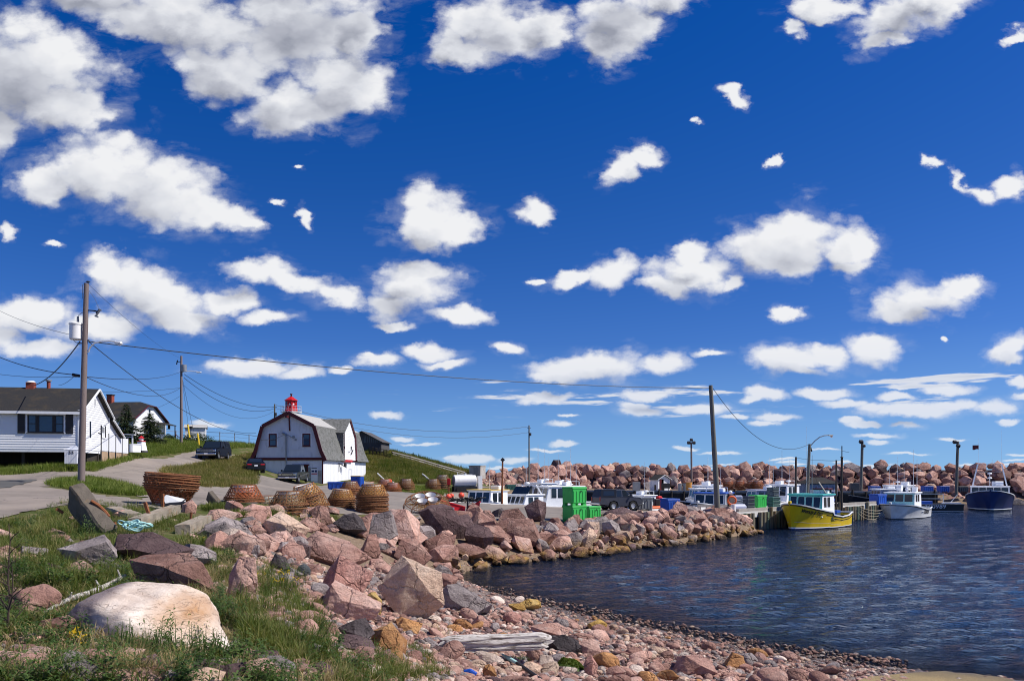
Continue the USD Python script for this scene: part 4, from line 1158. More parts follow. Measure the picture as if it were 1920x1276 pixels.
# stones half sunk in the meadow
for _ in range(900):
    if n_ > 372:
        break
    px, py = _rng.uniform(-10, 640), 1285 - 320 * _rng.random() ** 1.3
    q = ground(px, py)
    if q[2] < 2.2 or any(abs(px - a) < 0.55 * c_ and abs(py - b) < 0.6 * d_ for a, b, c_, d_ in LM_AT) or (120 < px < 470 and 1090 < py < 1225) or ROAD_POLY.contains(Point(q[0], q[1])):
        continue
    r = _rng.uniform(0.07, 0.22) * (1 if py > 1100 else 1.5)
    mt_ = PALETTE[_rng.integers(len(PALETTE))]
    lab = f"small {TONE[mt_]} stone half sunk in the meadow {'near the bottom edge' if py > 1200 else 'beside the pale boulder' if py > 1090 else 'below the concrete pieces'}, {'left' if px < 210 else 'middle' if px < 420 else 'right'} part"
    place_stone(BOULDER[_rng.integers(N_SHAPES)], 'meadow_stone', q + (0, 0, .15 * r), (r * 2.2, r * 1.7, r * 1.2), (_rng.normal(0, .2), _rng.normal(0, .2), _rng.uniform(0, 6.28)), mt_, lab, 'stone', lab.replace(' stone', ' stones'))
    n_ += 1
# small wedged stones that fill the bank
FILL = []
for _ in range(520):
    s = _rng.uniform(0, _bl.length); p = np.array(_bl.interpolate(s).coords[0]); t = np.array(_bl.interpolate(min(s + .5, _bl.length)).coords[0]) - np.array(_bl.interpolate(max(s - .5, 0)).coords[0]); t /= np.linalg.norm(t)
    q = p + np.array([-t[1], t[0]]) * _rng.uniform(-0.5, 5.0)
    FILL.append((q[0], q[1], max(H(*q), -0.1) + _rng.uniform(0.0, 0.3), _rng.uniform(0.18, 0.5)))


def instancer(name, protos, items, label, cat, kind='stuff'):
    """items: (prototype index, position, scale (3), rotation matrix)"""
    path = fresh(name)
    pi = UsdGeom.PointInstancer.Define(stage, path)
    for k, (nm, mesh_, mt_, sm) in enumerate(protos):
        usdkit.mesh(stage, f'{path}/{nm}_{k:03d}' if len(protos) > 1 else f'{path}/{nm}', mesh_, M[mt_], smooth=sm)
    pi.CreatePrototypesRel().SetTargets([Sdf.Path(f'{path}/{nm}_{k:03d}' if len(protos) > 1 else f'{path}/{nm}') for k, (nm, _, _, _) in enumerate(protos)])
    pi.CreateProtoIndicesAttr(Vt.IntArray([int(i[0]) for i in items]))
    pi.CreatePositionsAttr(Vt.Vec3fArray.FromNumpy(np.array([i[1] for i in items], np.float32)))
    pi.CreateScalesAttr(Vt.Vec3fArray.FromNumpy(np.array([np.broadcast_to(i[2], 3) for i in items], np.float32)))
    qs = []
    for i in items:
        q = trimesh.transformations.quaternion_from_matrix(np.vstack([np.c_[i[3], [0, 0, 0]], [0, 0, 0, 1]]))
        qs.append(Gf.Quath(float(q[0]), float(q[1]), float(q[2]), float(q[3])))
    pi.CreateOrientationsAttr(Vt.QuathArray(qs))
    tag(pi.GetPrim(), label, cat, None, kind)
    return path


_sm = [('small_stone', rock_mesh(500 + k, 2, planes=9, soft=30, rough=.06), ('pink_granite', 'salmon_granite', 'brown_granite', 'grey_granite', 'brown_granite', 'buff_rock')[k], 35) for k in range(6)]
_smt = [('small_stone', m_, 'tidal_' + t_, s_) for _, m_, t_, s_ in _sm]
instancer('small_bank_stones', _smt, [(_rng.integers(6), (x, y, z), s * _rng.uniform(0.7, 1.4, 3), rotm(*_rng.uniform(-1.5, 1.5, 3))) for x, y, z, s in FILL], 'small stones wedged between the boulders of the bank', 'small stones')

# the breakwater
_cl = LineString(CREST)
n_b = 0
BWPAL = ['pink_granite'] * 4 + ['brown_granite'] * 8 + ['grey_granite'] + ['salmon_granite'] * 2 + ['maroon_rock']
for row, (off, z, rad) in enumerate([(-8.3, 0.9, 1.05), (-6.6, 2.0, 1.2), (-5.0, 3.2, 1.2), (-3.3, 4.45, 1.25), (-1.3, 5.45, 1.25), (0.9, 5.95, 1.2), (-10.4, 0.2, 1.3)]):
    s = 1.0 + _rng.random() * 2
    while s < 118:
        f_ = np.interp(s, [0, 10, 28], [0.6, 0.72, 1.0])
        p = np.array(_cl.interpolate(s).coords[0]); t = np.array(_cl.interpolate(s + 1).coords[0]) - np.array(_cl.interpolate(max(s - 1, 0)).coords[0]); t /= np.linalg.norm(t); n = np.array([-t[1], t[0]])
        q = p + n * (off + _rng.normal(0, 0.35))
        r = rad * .92 * _rng.uniform(0.75, 1.35)
        if row == 6 and s < 78:
            s += 2.6; continue
        if row == 5 and _rng.random() < .55:
            s += 2.6; continue
        sz = np.array([r * _rng.uniform(1.7, 2.5), r * _rng.uniform(1.5, 2.0), r * _rng.uniform(1.3, 2.0)])
        mt_ = BWPAL[_rng.integers(len(BWPAL))]; ppx = 960 + F * q[0] / q[1]
        lab = f"{TONE[mt_]} breakwater boulder, {('foot', 'lower', 'middle', 'middle', 'top', 'crest', 'waterline')[row]} row, behind {'the hill end' if ppx < 1000 else 'the green bins' if ppx < 1180 else 'the quay shed' if ppx < 1340 else 'the stacked crates' if ppx < 1480 else 'the yellow boat' if ppx < 1620 else 'the white boat' if ppx < 1790 else 'the navy boat'}"
        place_stone(BOULDER[_rng.integers(N_SHAPES)], 'breakwater_boulder', (q[0], q[1], z * (f_ if row > 0 else 1) + _rng.normal(0, .18)), sz, (_rng.normal(0, .5), _rng.normal(0, .5), _rng.uniform(0, 6.28)), mt_, lab, 'boulder', lab.replace(' boulder', ' boulders'))
        n_b += 1
        s += 2.3 * _rng.uniform(0.8, 1.2)
print('bank', n_, 'breakwater', n_b)
BWFILL = []
for _ in range(700):
    s = _rng.uniform(0, 150); p = np.array(_cl.interpolate(s).coords[0]); t = np.array(_cl.interpolate(s + 1).coords[0]) - np.array(_cl.interpolate(max(s - 1, 0)).coords[0]); t /= np.linalg.norm(t); n = np.array([-t[1], t[0]])
    u = _rng.random(); q = p + n * (-9.2 + 9.5 * u); BWFILL.append((q[0], q[1], (0.5 + 5.6 * u) * np.interp(s, [0, 10, 28], [.6, .75, 1]), _rng.uniform(0.6, 1.3)))
instancer('small_breakwater_stones', [('small_stone', m_, t_, s_) for _, m_, t_, s_ in _sm], [(_rng.integers(6), (x, y, z), s * _rng.uniform(0.8, 1.5, 3), rotm(*_rng.uniform(-1.5, 1.5, 3))) for x, y, z, s in BWFILL], 'smaller stones filling the gaps of the breakwater', 'small stones')

# ---------------------------------------------------------------- shingle
_beach_in, _beach_out = BEACH_POLY.buffer(-0.25), BEACH_POLY.buffer(0.3)
CPAL = ['pink_granite'] * 5 + ['salmon_granite'] * 5 + ['brown_granite'] * 3 + ['grey_granite'] * 3 + ['buff_rock', 'pale_rock', 'maroon_rock', 'orange_stone']
cand = []
while len(cand) < 300:
    px, py = _rng.uniform(560, 1560), _rng.uniform(1060, 1300)
    q = ground(px, py)
    if not _beach_in.contains(Point(q[0], q[1])) or q[2] < 0.06 or any(abs(px - a) < 0.45 * c_ and abs(py - b) < 0.5 * d_ for a, b, c_, d_ in LM_AT):
        continue
    r = 0.10 + 0.24 * _rng.random() ** 2.2
    if any((q[0] - c[0]) ** 2 + (q[1] - c[1]) ** 2 < (0.75 * (r + c[3])) ** 2 for c in cand):
        continue
    cand.append((q[0], q[1], q[2], r))
for x, y, z, r in cand:
    sz = np.array([r * _rng.uniform(1.6, 2.4), r * _rng.uniform(1.1, 1.6), r * _rng.uniform(0.8, 1.2)])
    mt_ = CPAL[_rng.integers(len(CPAL))]; ppx = 960 + F * x / y
    lab = f"{'large' if r > .2 else 'smaller'} {TONE[mt_]} cobble on the shingle {'near the water' if z < .35 else 'up the beach'}, {'left of the buff boulder' if ppx < 720 else 'around the weathered timber' if ppx < 1040 else 'beside the moss mound' if ppx < 1200 else 'at the right end'}"
    place_stone(COBBLE[_rng.integers(14)], 'cobble', (x, y, z + 0.2 * sz[2]), sz, (_rng.normal(0, .25), _rng.normal(0.1, .25), _rng.uniform(0, 6.28)), mt_, lab, 'cobble', lab.replace(' cobble', ' cobbles'))
_pb = [('pebble', rock_mesh(700 + k, 2 if k < 7 else 1, planes=12, soft=7, rough=.04, round_=.3 if k % 3 else .05), ('pink_granite', 'salmon_granite', 'brown_granite', 'grey_granite', 'pale_rock', 'salmon_granite', 'pink_granite', 'buff_rock', 'grey_granite', 'maroon_rock', 'salmon_granite')[k], True) for k in range(11)]
PEB = []
while len(PEB) < 15000:
    m_ = 4000
    px, py = _rng.uniform(440, 1700, m_), _rng.uniform(1030, 1320, m_)
    for a, b in zip(px, py):
        if len(PEB) >= 15000:
            break
        q = ground(a, b)
        if not _beach_out.contains(Point(q[0], q[1])) or q[2] < 0.0:
            continue
        r = (0.030 + 0.085 * _rng.random() ** 2.5) * np.interp(q[2], [0, .5], [.75, 1.15])
        PEB.append((_rng.integers(11), (q[0], q[1], q[2] + 0.25 * r), r * np.array([_rng.uniform(1.5, 2.4), _rng.uniform(1.2, 1.7), _rng.uniform(.8, 1.3)]), rotm(_rng.normal(0, .3), _rng.normal(0, .3), _rng.uniform(0, 6.28))))
# some lie in the grass and earth above the beach and under the shallow edge
for _ in range(6500):
    a, b = _rng.uniform(-20, 700), 1290 - 280 * _rng.random() ** 1.6
    q = ground(a, b); r = 0.02 + 0.06 * _rng.random() ** 3
    if meshkit.noise(np.array([q[0] * .9, q[1] * .9, 2.0])) > 0.36:
        PEB.append((_rng.integers(11), (q[0], q[1], q[2] + 0.2 * r), r * np.array([_rng.uniform(1.5, 2.4), _rng.uniform(1.2, 1.7), _rng.uniform(.8, 1.3)]), rotm(_rng.normal(0, .3), _rng.normal(0, .3), _rng.uniform(0, 6.28))))
for _ in range(1500):
    s = _rng.uniform(0, SHORE.length); p = np.array(SHORE.interpolate(s).coords[0]); q = p + _rng.normal(0, 0.5, 2); r = 0.03 + .06 * _rng.random() ** 2
    PEB.append((_rng.integers(11), (q[0], q[1], H(*q) + 0.2 * r), r * np.array([_rng.uniform(1.5, 2.4), _rng.uniform(1.2, 1.7), _rng.uniform(.8, 1.3)]), rotm(0, 0, _rng.uniform(0, 6.28))))
instancer('pebbles', _pb, PEB, 'pink and grey pebbles of the shingle beach', 'pebbles')
# ---------------------------------------------------------------- buildings
def tri_poly(poly):
    v, f = trimesh.creation.triangulate_polygon(poly, engine='earcut')
    return np.asarray(v), np.asarray(f)


def clapboard(mb, poly, fr, course=0.16, proud=0.022):
    """Lapped boards over poly (u, v) in the frame fr (u, v, outward)."""
    u0, v0, u1, v1 = poly.bounds
    k = v0
    while k < v1 - 1e-6:
        strip = poly.intersection(Polygon([(u0 - 1, k), (u1 + 1, k), (u1 + 1, k + course), (u0 - 1, k + course)]))
        for q in getattr(strip, 'geoms', [strip]):
            if q.area < 1e-4 or q.geom_type != 'Polygon':
                continue
            v, f = tri_poly(q)
            w = proud * (1 - (v[:, 1] - k) / course) + 0.004
            mb.add(np.c_[v, w], f, fr)
            # the lip under the board
            lip = q.intersection(LineString([(u0 - 1, k + 1e-4), (u1 + 1, k + 1e-4)]))
            for l in getattr(lip, 'geoms', [lip]):
                if l.geom_type == 'LineString' and l.length > 0.01:
                    a, b = l.coords[0], l.coords[-1]
                    mb.add([[a[0], k, 0.004], [b[0], k, 0.004], [b[0], k, proud + .004], [a[0], k, proud + .004]], [[0, 1, 2, 3]], fr)
        k += course
    return mb


def plate(mb, poly, fr, w0, w1):
    for q in getattr(poly, 'geoms', [poly]):
        m = trimesh.creation.extrude_polygon(q, w1 - w0, engine='earcut')
        m.apply_translation([0, 0, w0])
        mb.add(m.vertices, m.faces, fr)
    return mb


def rect(u, v, w, h):
    return Polygon([(u, v), (u + w, v), (u + w, v + h), (u, v + h)])


def window(parent, fr, u, v, w, h, frame='white_paint', glass='dark_glass', bars=(), fw=0.07, sill=True, depth=0.05):
    """A framed window in the wall plane fr; bars: ('h' or 'v', share)."""
    f = plate(MB(), rect(u, v, w, h).difference(rect(u + fw, v + fw, w - 2 * fw, h - 2 * fw)), fr, -0.05, depth)
    path = part('window', f, frame, parent)
    part('pane', plate(MB(), rect(u + fw, v + fw, w - 2 * fw, h - 2 * fw), fr, -0.04, 0.012), glass, path)
    for d, s in bars:
        q = rect(u + fw, v + h * s - 0.02, w - 2 * fw, 0.04) if d == 'h' else rect(u + w * s - 0.02, v + fw, 0.04, h - 2 * fw)
        part('bar', plate(MB(), q, fr, 0.013, depth - 0.01), frame, path)
    if sill:
        part('sill', plate(MB(), rect(u - 0.06, v - 0.06, w + 0.12, 0.055), fr, -0.02, depth + 0.05), frame, path)
    return path


FRONT = lambda y=0.0: frame4((0, y, 0), (1, 0, 0), (0, 0, 1))          # facing -y
RIGHT = lambda x=0.0: frame4((x, 0, 0), (0, 1, 0), (0, 0, 1))          # facing +x


def roof_slab(mb, a, b, c, d, th=0.12):
    return mb.quad(a, b, c, d, th=th)


# --- white house at the left
hz = 4.75
h1 = thing('house', 'white clapboard house on posts with dark shingle roof and shuttered picture window, at left', 'house', (-28.15, 52, hz), math.atan2(.2, .98))
Fr, Rr = FRONT(), RIGHT()
zb, ze, zr = 1.56, 4.12, 5.80
DEP, LEAN, LEN = 6.6, 2.7, 13.0
front = rect(-LEN, zb, LEN, ze - zb)
holes = [(-3.15, 2.62, 2.38, 1.12), (-8.35, 2.66, .9, 1.0)]
fp = front
for hh in holes:
    fp = fp.difference(rect(*hh))
part('wall', clapboard(MB(), fp, Fr), 'siding_white', h1)
gable = Polygon([(0, zb), (DEP, zb), (DEP, ze - .05), (DEP / 2, zr - .08), (0, ze - .05)])
lean = Polygon([(DEP, zb), (DEP + LEAN, zb), (DEP + LEAN, zb + 1.25), (DEP, zb + 2.3)])
gholes = [(2.0, zb + .25, .55, 1.9), (4.75, 2.55, .75, .78), (3.05, 4.55, .36, .62)]
gp = gable.union(lean)
for hh in gholes:
    gp = gp.difference(rect(*hh))
part('wall', clapboard(MB(), gp, Rr), 'siding_white', h1)
core = MB()
core.box((-LEN / 2, DEP / 2, (zb + ze) / 2), (LEN - .1, DEP - .1, ze - zb))
core.box((-LEN / 2, DEP + LEAN / 2, zb + .62), (LEN - .1, LEAN, 1.2))
core.add(*(lambda m: (m.vertices, m.faces))(trimesh.creation.extrude_polygon(Polygon([(0.05, ze), (DEP - .05, ze), (DEP / 2, zr - .12)]), LEN - .1, engine='earcut')), frame4((-LEN + .05, 0, 0), (0, 1, 0), (0, 0, 1)))
part('inner_walls', core, 'old_white_paint', h1)
part('floor_beam', MB().box((-LEN / 2, 0.04, zb - .1), (LEN, .1, .18)).box((0.0 - .05, DEP / 2, zb - .1), (.1, DEP, .18)), 'white_paint', h1)
for x, y in ((0.0, 0.0), (0.0, DEP)):
    part('corner_board', MB().box((x + .012, y - .012 if y == 0 else y + .012, (zb + ze) / 2), (.12, .12, ze - zb)), 'white_paint', h1)
ov = 0.32
sl = (zr - ze) / (DEP / 2)
rf = MB()
roof_slab(rf, (-LEN - .2, -ov, ze - ov * sl), (.28, -ov, ze - ov * sl), (.28, DEP / 2, zr + .02), (-LEN - .2, DEP / 2, zr + .02))
roof_slab(rf, (.28, DEP + .2, ze - .2 * sl), (-LEN - .2, DEP + .2, ze - .2 * sl), (-LEN - .2, DEP / 2 , zr + .02), (.28, DEP / 2, zr + .02))
roof_slab(rf, (.28, DEP + LEAN + .25, zb + 1.22), (-LEN - .2, DEP + LEAN + .25, zb + 1.22), (-LEN - .2, DEP + .01, zb + 2.38), (.28, DEP + .01, zb + 2.38))
rp = part('roof', rf, 'shingle_dark', h1)
part('fascia', MB().box((-LEN / 2, -ov - .02, ze - ov * sl - .08), (LEN + .5, .05, .17)), 'white_paint', h1)
bg_ = MB()
bg_.bar((.29, -ov, ze - ov * sl - .05), (.29, DEP / 2, zr - .03), .06, .2, up=(1, 0, 0))
bg_.bar((.29, DEP + .2, ze - .2 * sl - .05), (.29, DEP / 2, zr - .03), .06, .2, up=(1, 0, 0))
bg_.bar((.29, DEP + LEAN + .25, zb + 1.14), (.29, DEP + .02, zb + 2.30), .06, .22, up=(1, 0, 0))
part('barge_board', bg_, 'white_paint', h1)
ch = part('chimney', MB().box((-4.0, DEP / 2, zr + .12), (.5, .45, .5)), 'brick_red', rp)
part('chimney_cap', MB().cyl((-4.0, DEP / 2, zr + .41), .29, .10, 14, .2), 'tank_white', rp)
fl = part('flue', MB().cyl((-2.9, DEP / 2, zr + .18), .12, .6, 12), 'brick_red', rp, smooth=30)
part('flue_cap', MB().cyl((-2.9, DEP / 2, zr + .52), .19, .1, 12), 'steel_grey', rp)
w1 = window(h1, Fr, -2.42, 2.62, .92, 1.12, 'dark_trim', 'blue_glass', (), .07)
for u in (-3.02, -1.42):
    window(h1, Fr, u, 2.62, .52, 1.12, 'dark_trim', 'blue_glass', (('h', .5),), .06)
part('window_mullion', plate(MB(), rect(-2.5, 2.62, .08, 1.12).union(rect(-1.5, 2.62, .08, 1.12)), Fr, -.04, .06), 'dark_trim', h1)
part('window_casing', plate(MB(), rect(-3.12, 2.54, 2.32, 1.28).difference(rect(-3.03, 2.61, 2.14, 1.14)), Fr, -.02, .065), 'white_paint', h1)
window(h1, Fr, -8.35, 2.66, .9, 1.0, 'dark_trim', 'dark_glass', (('h', .5),))
for u in (-3.6, -.76, -8.8, -7.42):
    sh_ = MB()
    plate(sh_, rect(u, 2.55, .42, 1.26), Fr, .02, .06)
    for q in range(8):
        plate(sh_, rect(u + .05, 2.62 + q * .145, .32, .06), Fr, .06, .085)
    part('shutter', sh_, 'dark_trim', h1)
window(h1, Rr, 4.75, 2.55, .75, .78, 'white_paint', 'dark_glass', (('v', .5),))
for u in (4.55, 5.5):
    part('shutter', plate(MB(), rect(u, 2.5, .2, .9), Rr, .02, .06), 'dark_trim', h1)
window(h1, Rr, 3.05, 4.55, .36, .62, 'white_paint', 'dark_glass', sill=False)
dr = part('door', plate(MB(), rect(2.0, zb + .25, .55, 1.9), Rr, -.04, .02), 'white_paint', h1)
part('door_window', plate(MB(), rect(2.12, zb + .85, .3, 1.1), Rr, .021, .03), 'dark_glass', dr)
ps = MB()
for x in (-.2, -3.4, -6.6, -9.8, -12.8):
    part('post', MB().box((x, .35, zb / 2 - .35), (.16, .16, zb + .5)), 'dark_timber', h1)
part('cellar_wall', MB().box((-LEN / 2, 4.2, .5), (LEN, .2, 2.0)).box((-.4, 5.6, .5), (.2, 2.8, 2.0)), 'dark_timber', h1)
# box with a number, under the eave at the corner
q = P(136, 866, 50.5)
bx = thing('refuse_box', 'white wooden bin numbered 33 at the white house corner behind the near pole', 'wooden bin', (q[0], q[1], q[2] - .1), math.atan2(.2, .98))
part('body', MB().cbox((0, 0, .42), (.78, .55, .85), .02), 'old_white_paint', bx)
part('lid', MB().cbox((0, .02, .88), (.88, .62, .06), .015), 'white_paint', bx)
bk = MB().prism([(-.36, 0), (.36, 0), (.36, .12), (.22, .16), (.12, .27), (-.12, .27), (-.22, .16), (-.36, .12)], .04, frame4((0, .26, .9), (1, 0, 0), (0, 0, 1)))
part('backboard', bk, 'old_white_paint', bx)
for k in range(7):
    part('board', MB().box((-.33 + k * .11, -.283, .42), (.095, .02, .8)), 'old_white_paint', bx)
tx = meshkit.text_mesh('33', .17, .012, True); tx.apply_translation([-.15, .62, 0])
part('number', MB().add(tx.vertices, tx.faces, frame4((0, -.294, 0), (1, 0, 0), (0, 0, 1))), 'lettering_black', bx)
# white fence panels along the ramp beside the house
fa, fb = P(189, 858, 56.5), P(240, 851, 63.5)
fz = 4.7 - (866 - HOR) * 57 / F
fn = thing('fence', 'white panel fence on a plywood skirt beside the white house', 'fence', (fa[0], fa[1], fz), math.atan2(fb[1] - fa[1], fb[0] - fa[0]))
fl_ = math.hypot(fb[0] - fa[0], fb[1] - fa[1])
for k in range(4):
    a, b = fl_ * k / 4 + .05, fl_ * (k + 1) / 4 - .05
    part('panel', MB().box(((a + b) / 2, 0, 1.45 - .03 * k), (b - a, .05, 1.25 - .03 * k)), 'old_white_paint', fn)
    part('skirt', MB().box(((a + b) / 2, .03, .4), (b - a, .05, 1.0)), 'plywood', fn)
for k in range(5):
    part('post', MB().box((fl_ * k / 4, -.01, 1.0), (.09, .09, 2.2)), 'dark_trim', fn)
fq = P(165, 860, 54.5)
f2 = thing('railing', 'short white picket railing beside the house corner, left of the panel fence', 'railing', (fq[0], fq[1], fz), math.atan2(fa[1] - fq[1], fa[0] - fq[0]))
f2l = math.hypot(fa[0] - fq[0], fa[1] - fq[1]) - .1
for k in range(6):
    part('picket', MB().box((.08 + k * f2l / 5.4, 0, 1.45), (.2, .03, 1.15)), 'white_paint', f2)
part('top_rail', MB().box((f2l / 2, -.02, 2.02), (f2l + .1, .07, .07)), 'dark_trim', f2)
part('lower_rail', MB().box((f2l / 2, .03, 1.1), (f2l, .05, .07)), 'white_paint', f2)
part('skirt', MB().box((f2l / 2, .1, .4), (f2l, .06, 1.2)), 'dark_timber', f2)

# --- lawn ornaments
def at(px, py, d):
    p = P(px, py, d); return (p[0], p[1], p[2])


q = at(240, 846, 66)
ow = thing('well_ornament', 'white wooden lawn ornament frame beside the fence end', 'ornament', q)
for x in (-.36, .36):
    part('post', MB().box((x, 0, .7), (.09, .09, 1.4)), 'white_paint', ow)
part('roof_board', MB().box((-.15, 0, 1.42), (1.5, .3, .08), rot=rotm(0, .06, 0)), 'white_paint', ow)
part('crossbar', MB().box((0, 0, .45), (1.1, .2, .2)).box((0, 0, 1.2), (.7, .07, .07)), 'white_paint', ow)
q = at(249, 847, 64)
wb = thing('storage_box', 'low white box on the lawn between the ornament frame and the little lighthouse', 'box', q, -.5)
part('body', MB().cbox((0, 0, .28), (1.0, .75, .62), .02), 'white_paint', wb)
part('lid', MB().cbox((0, 0, .61), (1.06, .8, .05), .01), 'old_white_paint', wb)
q = at(265, 845, 66)
ll = thing('lighthouse_ornament', 'small red topped white lighthouse ornament on the lawn', 'ornament', q)
part('tower', MB().lathe([(.001, 0), (.50, 0), (.32, .78), (.001, .78)], 6), 'white_paint', ll)
part('gallery', MB().lathe([(.001, .78), (.38, .78), (.38, .84), (.001, .84)], 6), 'red_paint', ll)
part('lantern', MB().cyl((0, 0, .95), .17, .22, 8), 'white_paint', ll)
part('roof', MB().lathe([(.26, 1.05), (.03, 1.26), (.001, 1.28)], 8), 'red_paint', ll)
part('base', MB().lathe([(.001, -.12), (.56, -.12), (.54, .02), (.001, .02)], 6), 'dark_trim', ll)
q = at(229, 815, 62)
fg = thing('flag', 'small red and white maple leaf flag hung at the corner of the white house', 'flag', q)
part('field', MB().box((0, 0, 0), (.14, .012, .26)), 'white_paint', fg)
part('stripe', MB().box((-.1, 0, 0), (.06, .014, .26)), 'flag_red', fg)
part('stripe', MB().box((.1, 0, 0), (.06, .014, .26)), 'flag_red', fg)
part('leaf', MB().prism([(0, .09), (.02, .04), (.06, .03), (.03, -.02), (.04, -.06), (0, -.05), (-.04, -.06), (-.03, -.02), (-.06, .03), (-.02, .04)], .02, frame4((0, -.01, 0), (1, 0, 0), (0, 0, 1))), 'flag_red', fg)

# --- second house
h2z = 9.05
h2 = thing('house', 'white cottage with a dark hipped gable roof and red brick chimney behind the spruces', 'house', (-47.3, 100, h2z), math.atan2(-.1, .995))
W2, D2, E2, R2 = 10.0, 7.4, 2.75, 5.0
Fr, Rr = FRONT(), RIGHT()
part('wall', clapboard(MB(), rect(-W2, 0, W2, E2), Fr, .22), 'siding_white', h2)
gp = Polygon([(0, 0), (D2, 0), (D2, E2), (D2 * .62, R2 - .55), (D2 * .38, R2 - .55), (0, E2)])
for hh in ((3.3, 3.05, .55, 1.05), (5.2, .9, .7, 1.2)):
    gp = gp.difference(rect(*hh))
part('wall', clapboard(MB(), gp, Rr, .22), 'siding_white', h2)
part('inner_walls', MB().box((-W2 / 2, D2 / 2, E2 / 2 - 1), (W2 - .1, D2 - .1, E2 + 2)).prism([(.05, E2), (D2 - .05, E2), (D2 * .6, R2 - .7), (D2 * .4, R2 - .7)], W2 - .1, frame4((-W2 + .05, 0, 0), (0, 1, 0), (0, 0, 1))), 'old_white_paint', h2)
rf = MB()
hp = 1.3
roof_slab(rf, (-W2 - .3, -.4, E2 - .24), (.3, -.4, E2 - .24), (.3, D2 * .38, R2 - .55), (-W2 - .3, D2 * .38, R2 - .55))
rf.quad((.3, D2 * .38, R2 - .55), (-hp, D2 / 2, R2), (-W2 + hp, D2 / 2, R2), (-W2 - .3, D2 * .38, R2 - .55), th=.1)
rf.add([(.3, D2 * .38, R2 - .55), (.3, D2 * .62, R2 - .55), (-hp, D2 / 2, R2)], [[0, 1, 2]])
roof_slab(rf, (.3, D2 + .4, E2 - .24), (-W2 - .3, D2 + .4, E2 - .24), (-W2 - .3, D2 * .62, R2 - .55), (.3, D2 * .62, R2 - .55))
rf.quad((-W2 - .3, D2 * .62, R2 - .55), (-W2 + hp, D2 / 2, R2), (-hp, D2 / 2, R2), (.3, D2 * .62, R2 - .55), th=.1)
r2 = part('roof', rf, 'shingle_dark', h2)
tr = MB()
for a, b in (((.31, -.4, E2 - .28), (.31, D2 * .38, R2 - .6)), ((.31, D2 * .38, R2 - .6), (.31, D2 * .62, R2 - .6)), ((.31, D2 * .62, R2 - .6), (.31, D2 + .4, E2 - .28))):
    tr.bar(a, b, .07, .24, up=(1, 0, 0))
part('barge_board', tr, 'maroon_trim', h2)
ch = part('chimney', MB().box((-5.4, D2 / 2, R2 + .3), (.7, .6, 1.2)), 'brick_red', r2)
part('chimney_cap', MB().box((-5.4, D2 / 2, R2 + .93), (.84, .74, .12)), 'dark_trim', r2)
window(h2, Rr, 3.3, 3.05, .55, 1.05, 'white_paint', 'dark_glass', (('h', .5),))
window(h2, Rr, 5.2, .9, .7, 1.2, 'white_paint', 'blue_glass', (('h', .5),))
po = MB().quad((.05, 2.4, 2.5), (1.5, 2.4, 2.15), (1.5, 7.6, 2.15), (.05, 7.6, 2.5), th=.12)
part('porch_roof', po, 'shingle_dark', h2)
for y in (2.6, 5.0, 7.4):
    part('porch_post', MB().box((1.4, y, 1.05), (.1, .1, 2.1)), 'dark_trim' if y == 7.4 else 'white_paint', h2)
part('porch_floor', MB().box((.8, 5.0, -.25), (1.6, 5.4, .5)), 'old_white_paint', h2)
st = MB()
for k in range(4):
    st.bar((1.6 + k * .3, 7.2, .9 - k * .22), (1.6 + k * .3, 7.2, -.1 - k * .22), .06)
st.bar((1.5, 7.2, 1.0), (2.7, 7.2, .1), .07)
part('stair_rail', st, 'maroon_trim', h2)
part('stairs', MB().box((1.9, 7.4, -.3), (.6, 1.1, .4)).box((2.4, 7.4, -.55), (.6, 1.1, .4)), 'white_paint', h2)
part('porch_lamp', MB().cyl((.5, D2 + .1, 1.9), .16, .5, 8).bar((.1, D2, 1.6), (.5, D2 + .1, 1.7), .05), 'dark_trim', h2)
part('garden_lamp', MB().cyl((3.0, D2 + 1.2, .7), .05, 2.2, 6).cyl((3.0, D2 + 1.2, 1.9), .16, .35, 8, .24), 'dark_trim', h2)

# --- small white shed on the hill
q = at(370, 826, 112)
sd = thing('shed', 'small white shed on the hill behind the second pole', 'shed', (q[0], q[1], q[2] - .4), .30)
part('wall', clapboard(MB(), rect(-1.5, 0, 2.6, 2.25), FRONT(-.9), .2), 'old_white_paint', sd)
part('wall', clapboard(MB(), Polygon([(-.9, 0), (.9, 0), (.9, 2.1), (0, 2.5), (-.9, 2.25)]), RIGHT(1.1), .2), 'siding_white', sd)
part('inner_walls', MB().box((-.2, 0, 1.05), (2.5, 1.7, 2.2)), 'old_white_paint', sd)
part('roof', MB().quad((-1.7, -1.1, 2.2), (1.3, -1.1, 2.2), (1.3, .0, 2.68), (-1.7, .0, 2.68), th=.1).quad((1.3, 1.1, 2.15), (-1.7, 1.1, 2.15), (-1.7, 0, 2.68), (1.3, 0, 2.68), th=.1), 'roof_felt', sd)

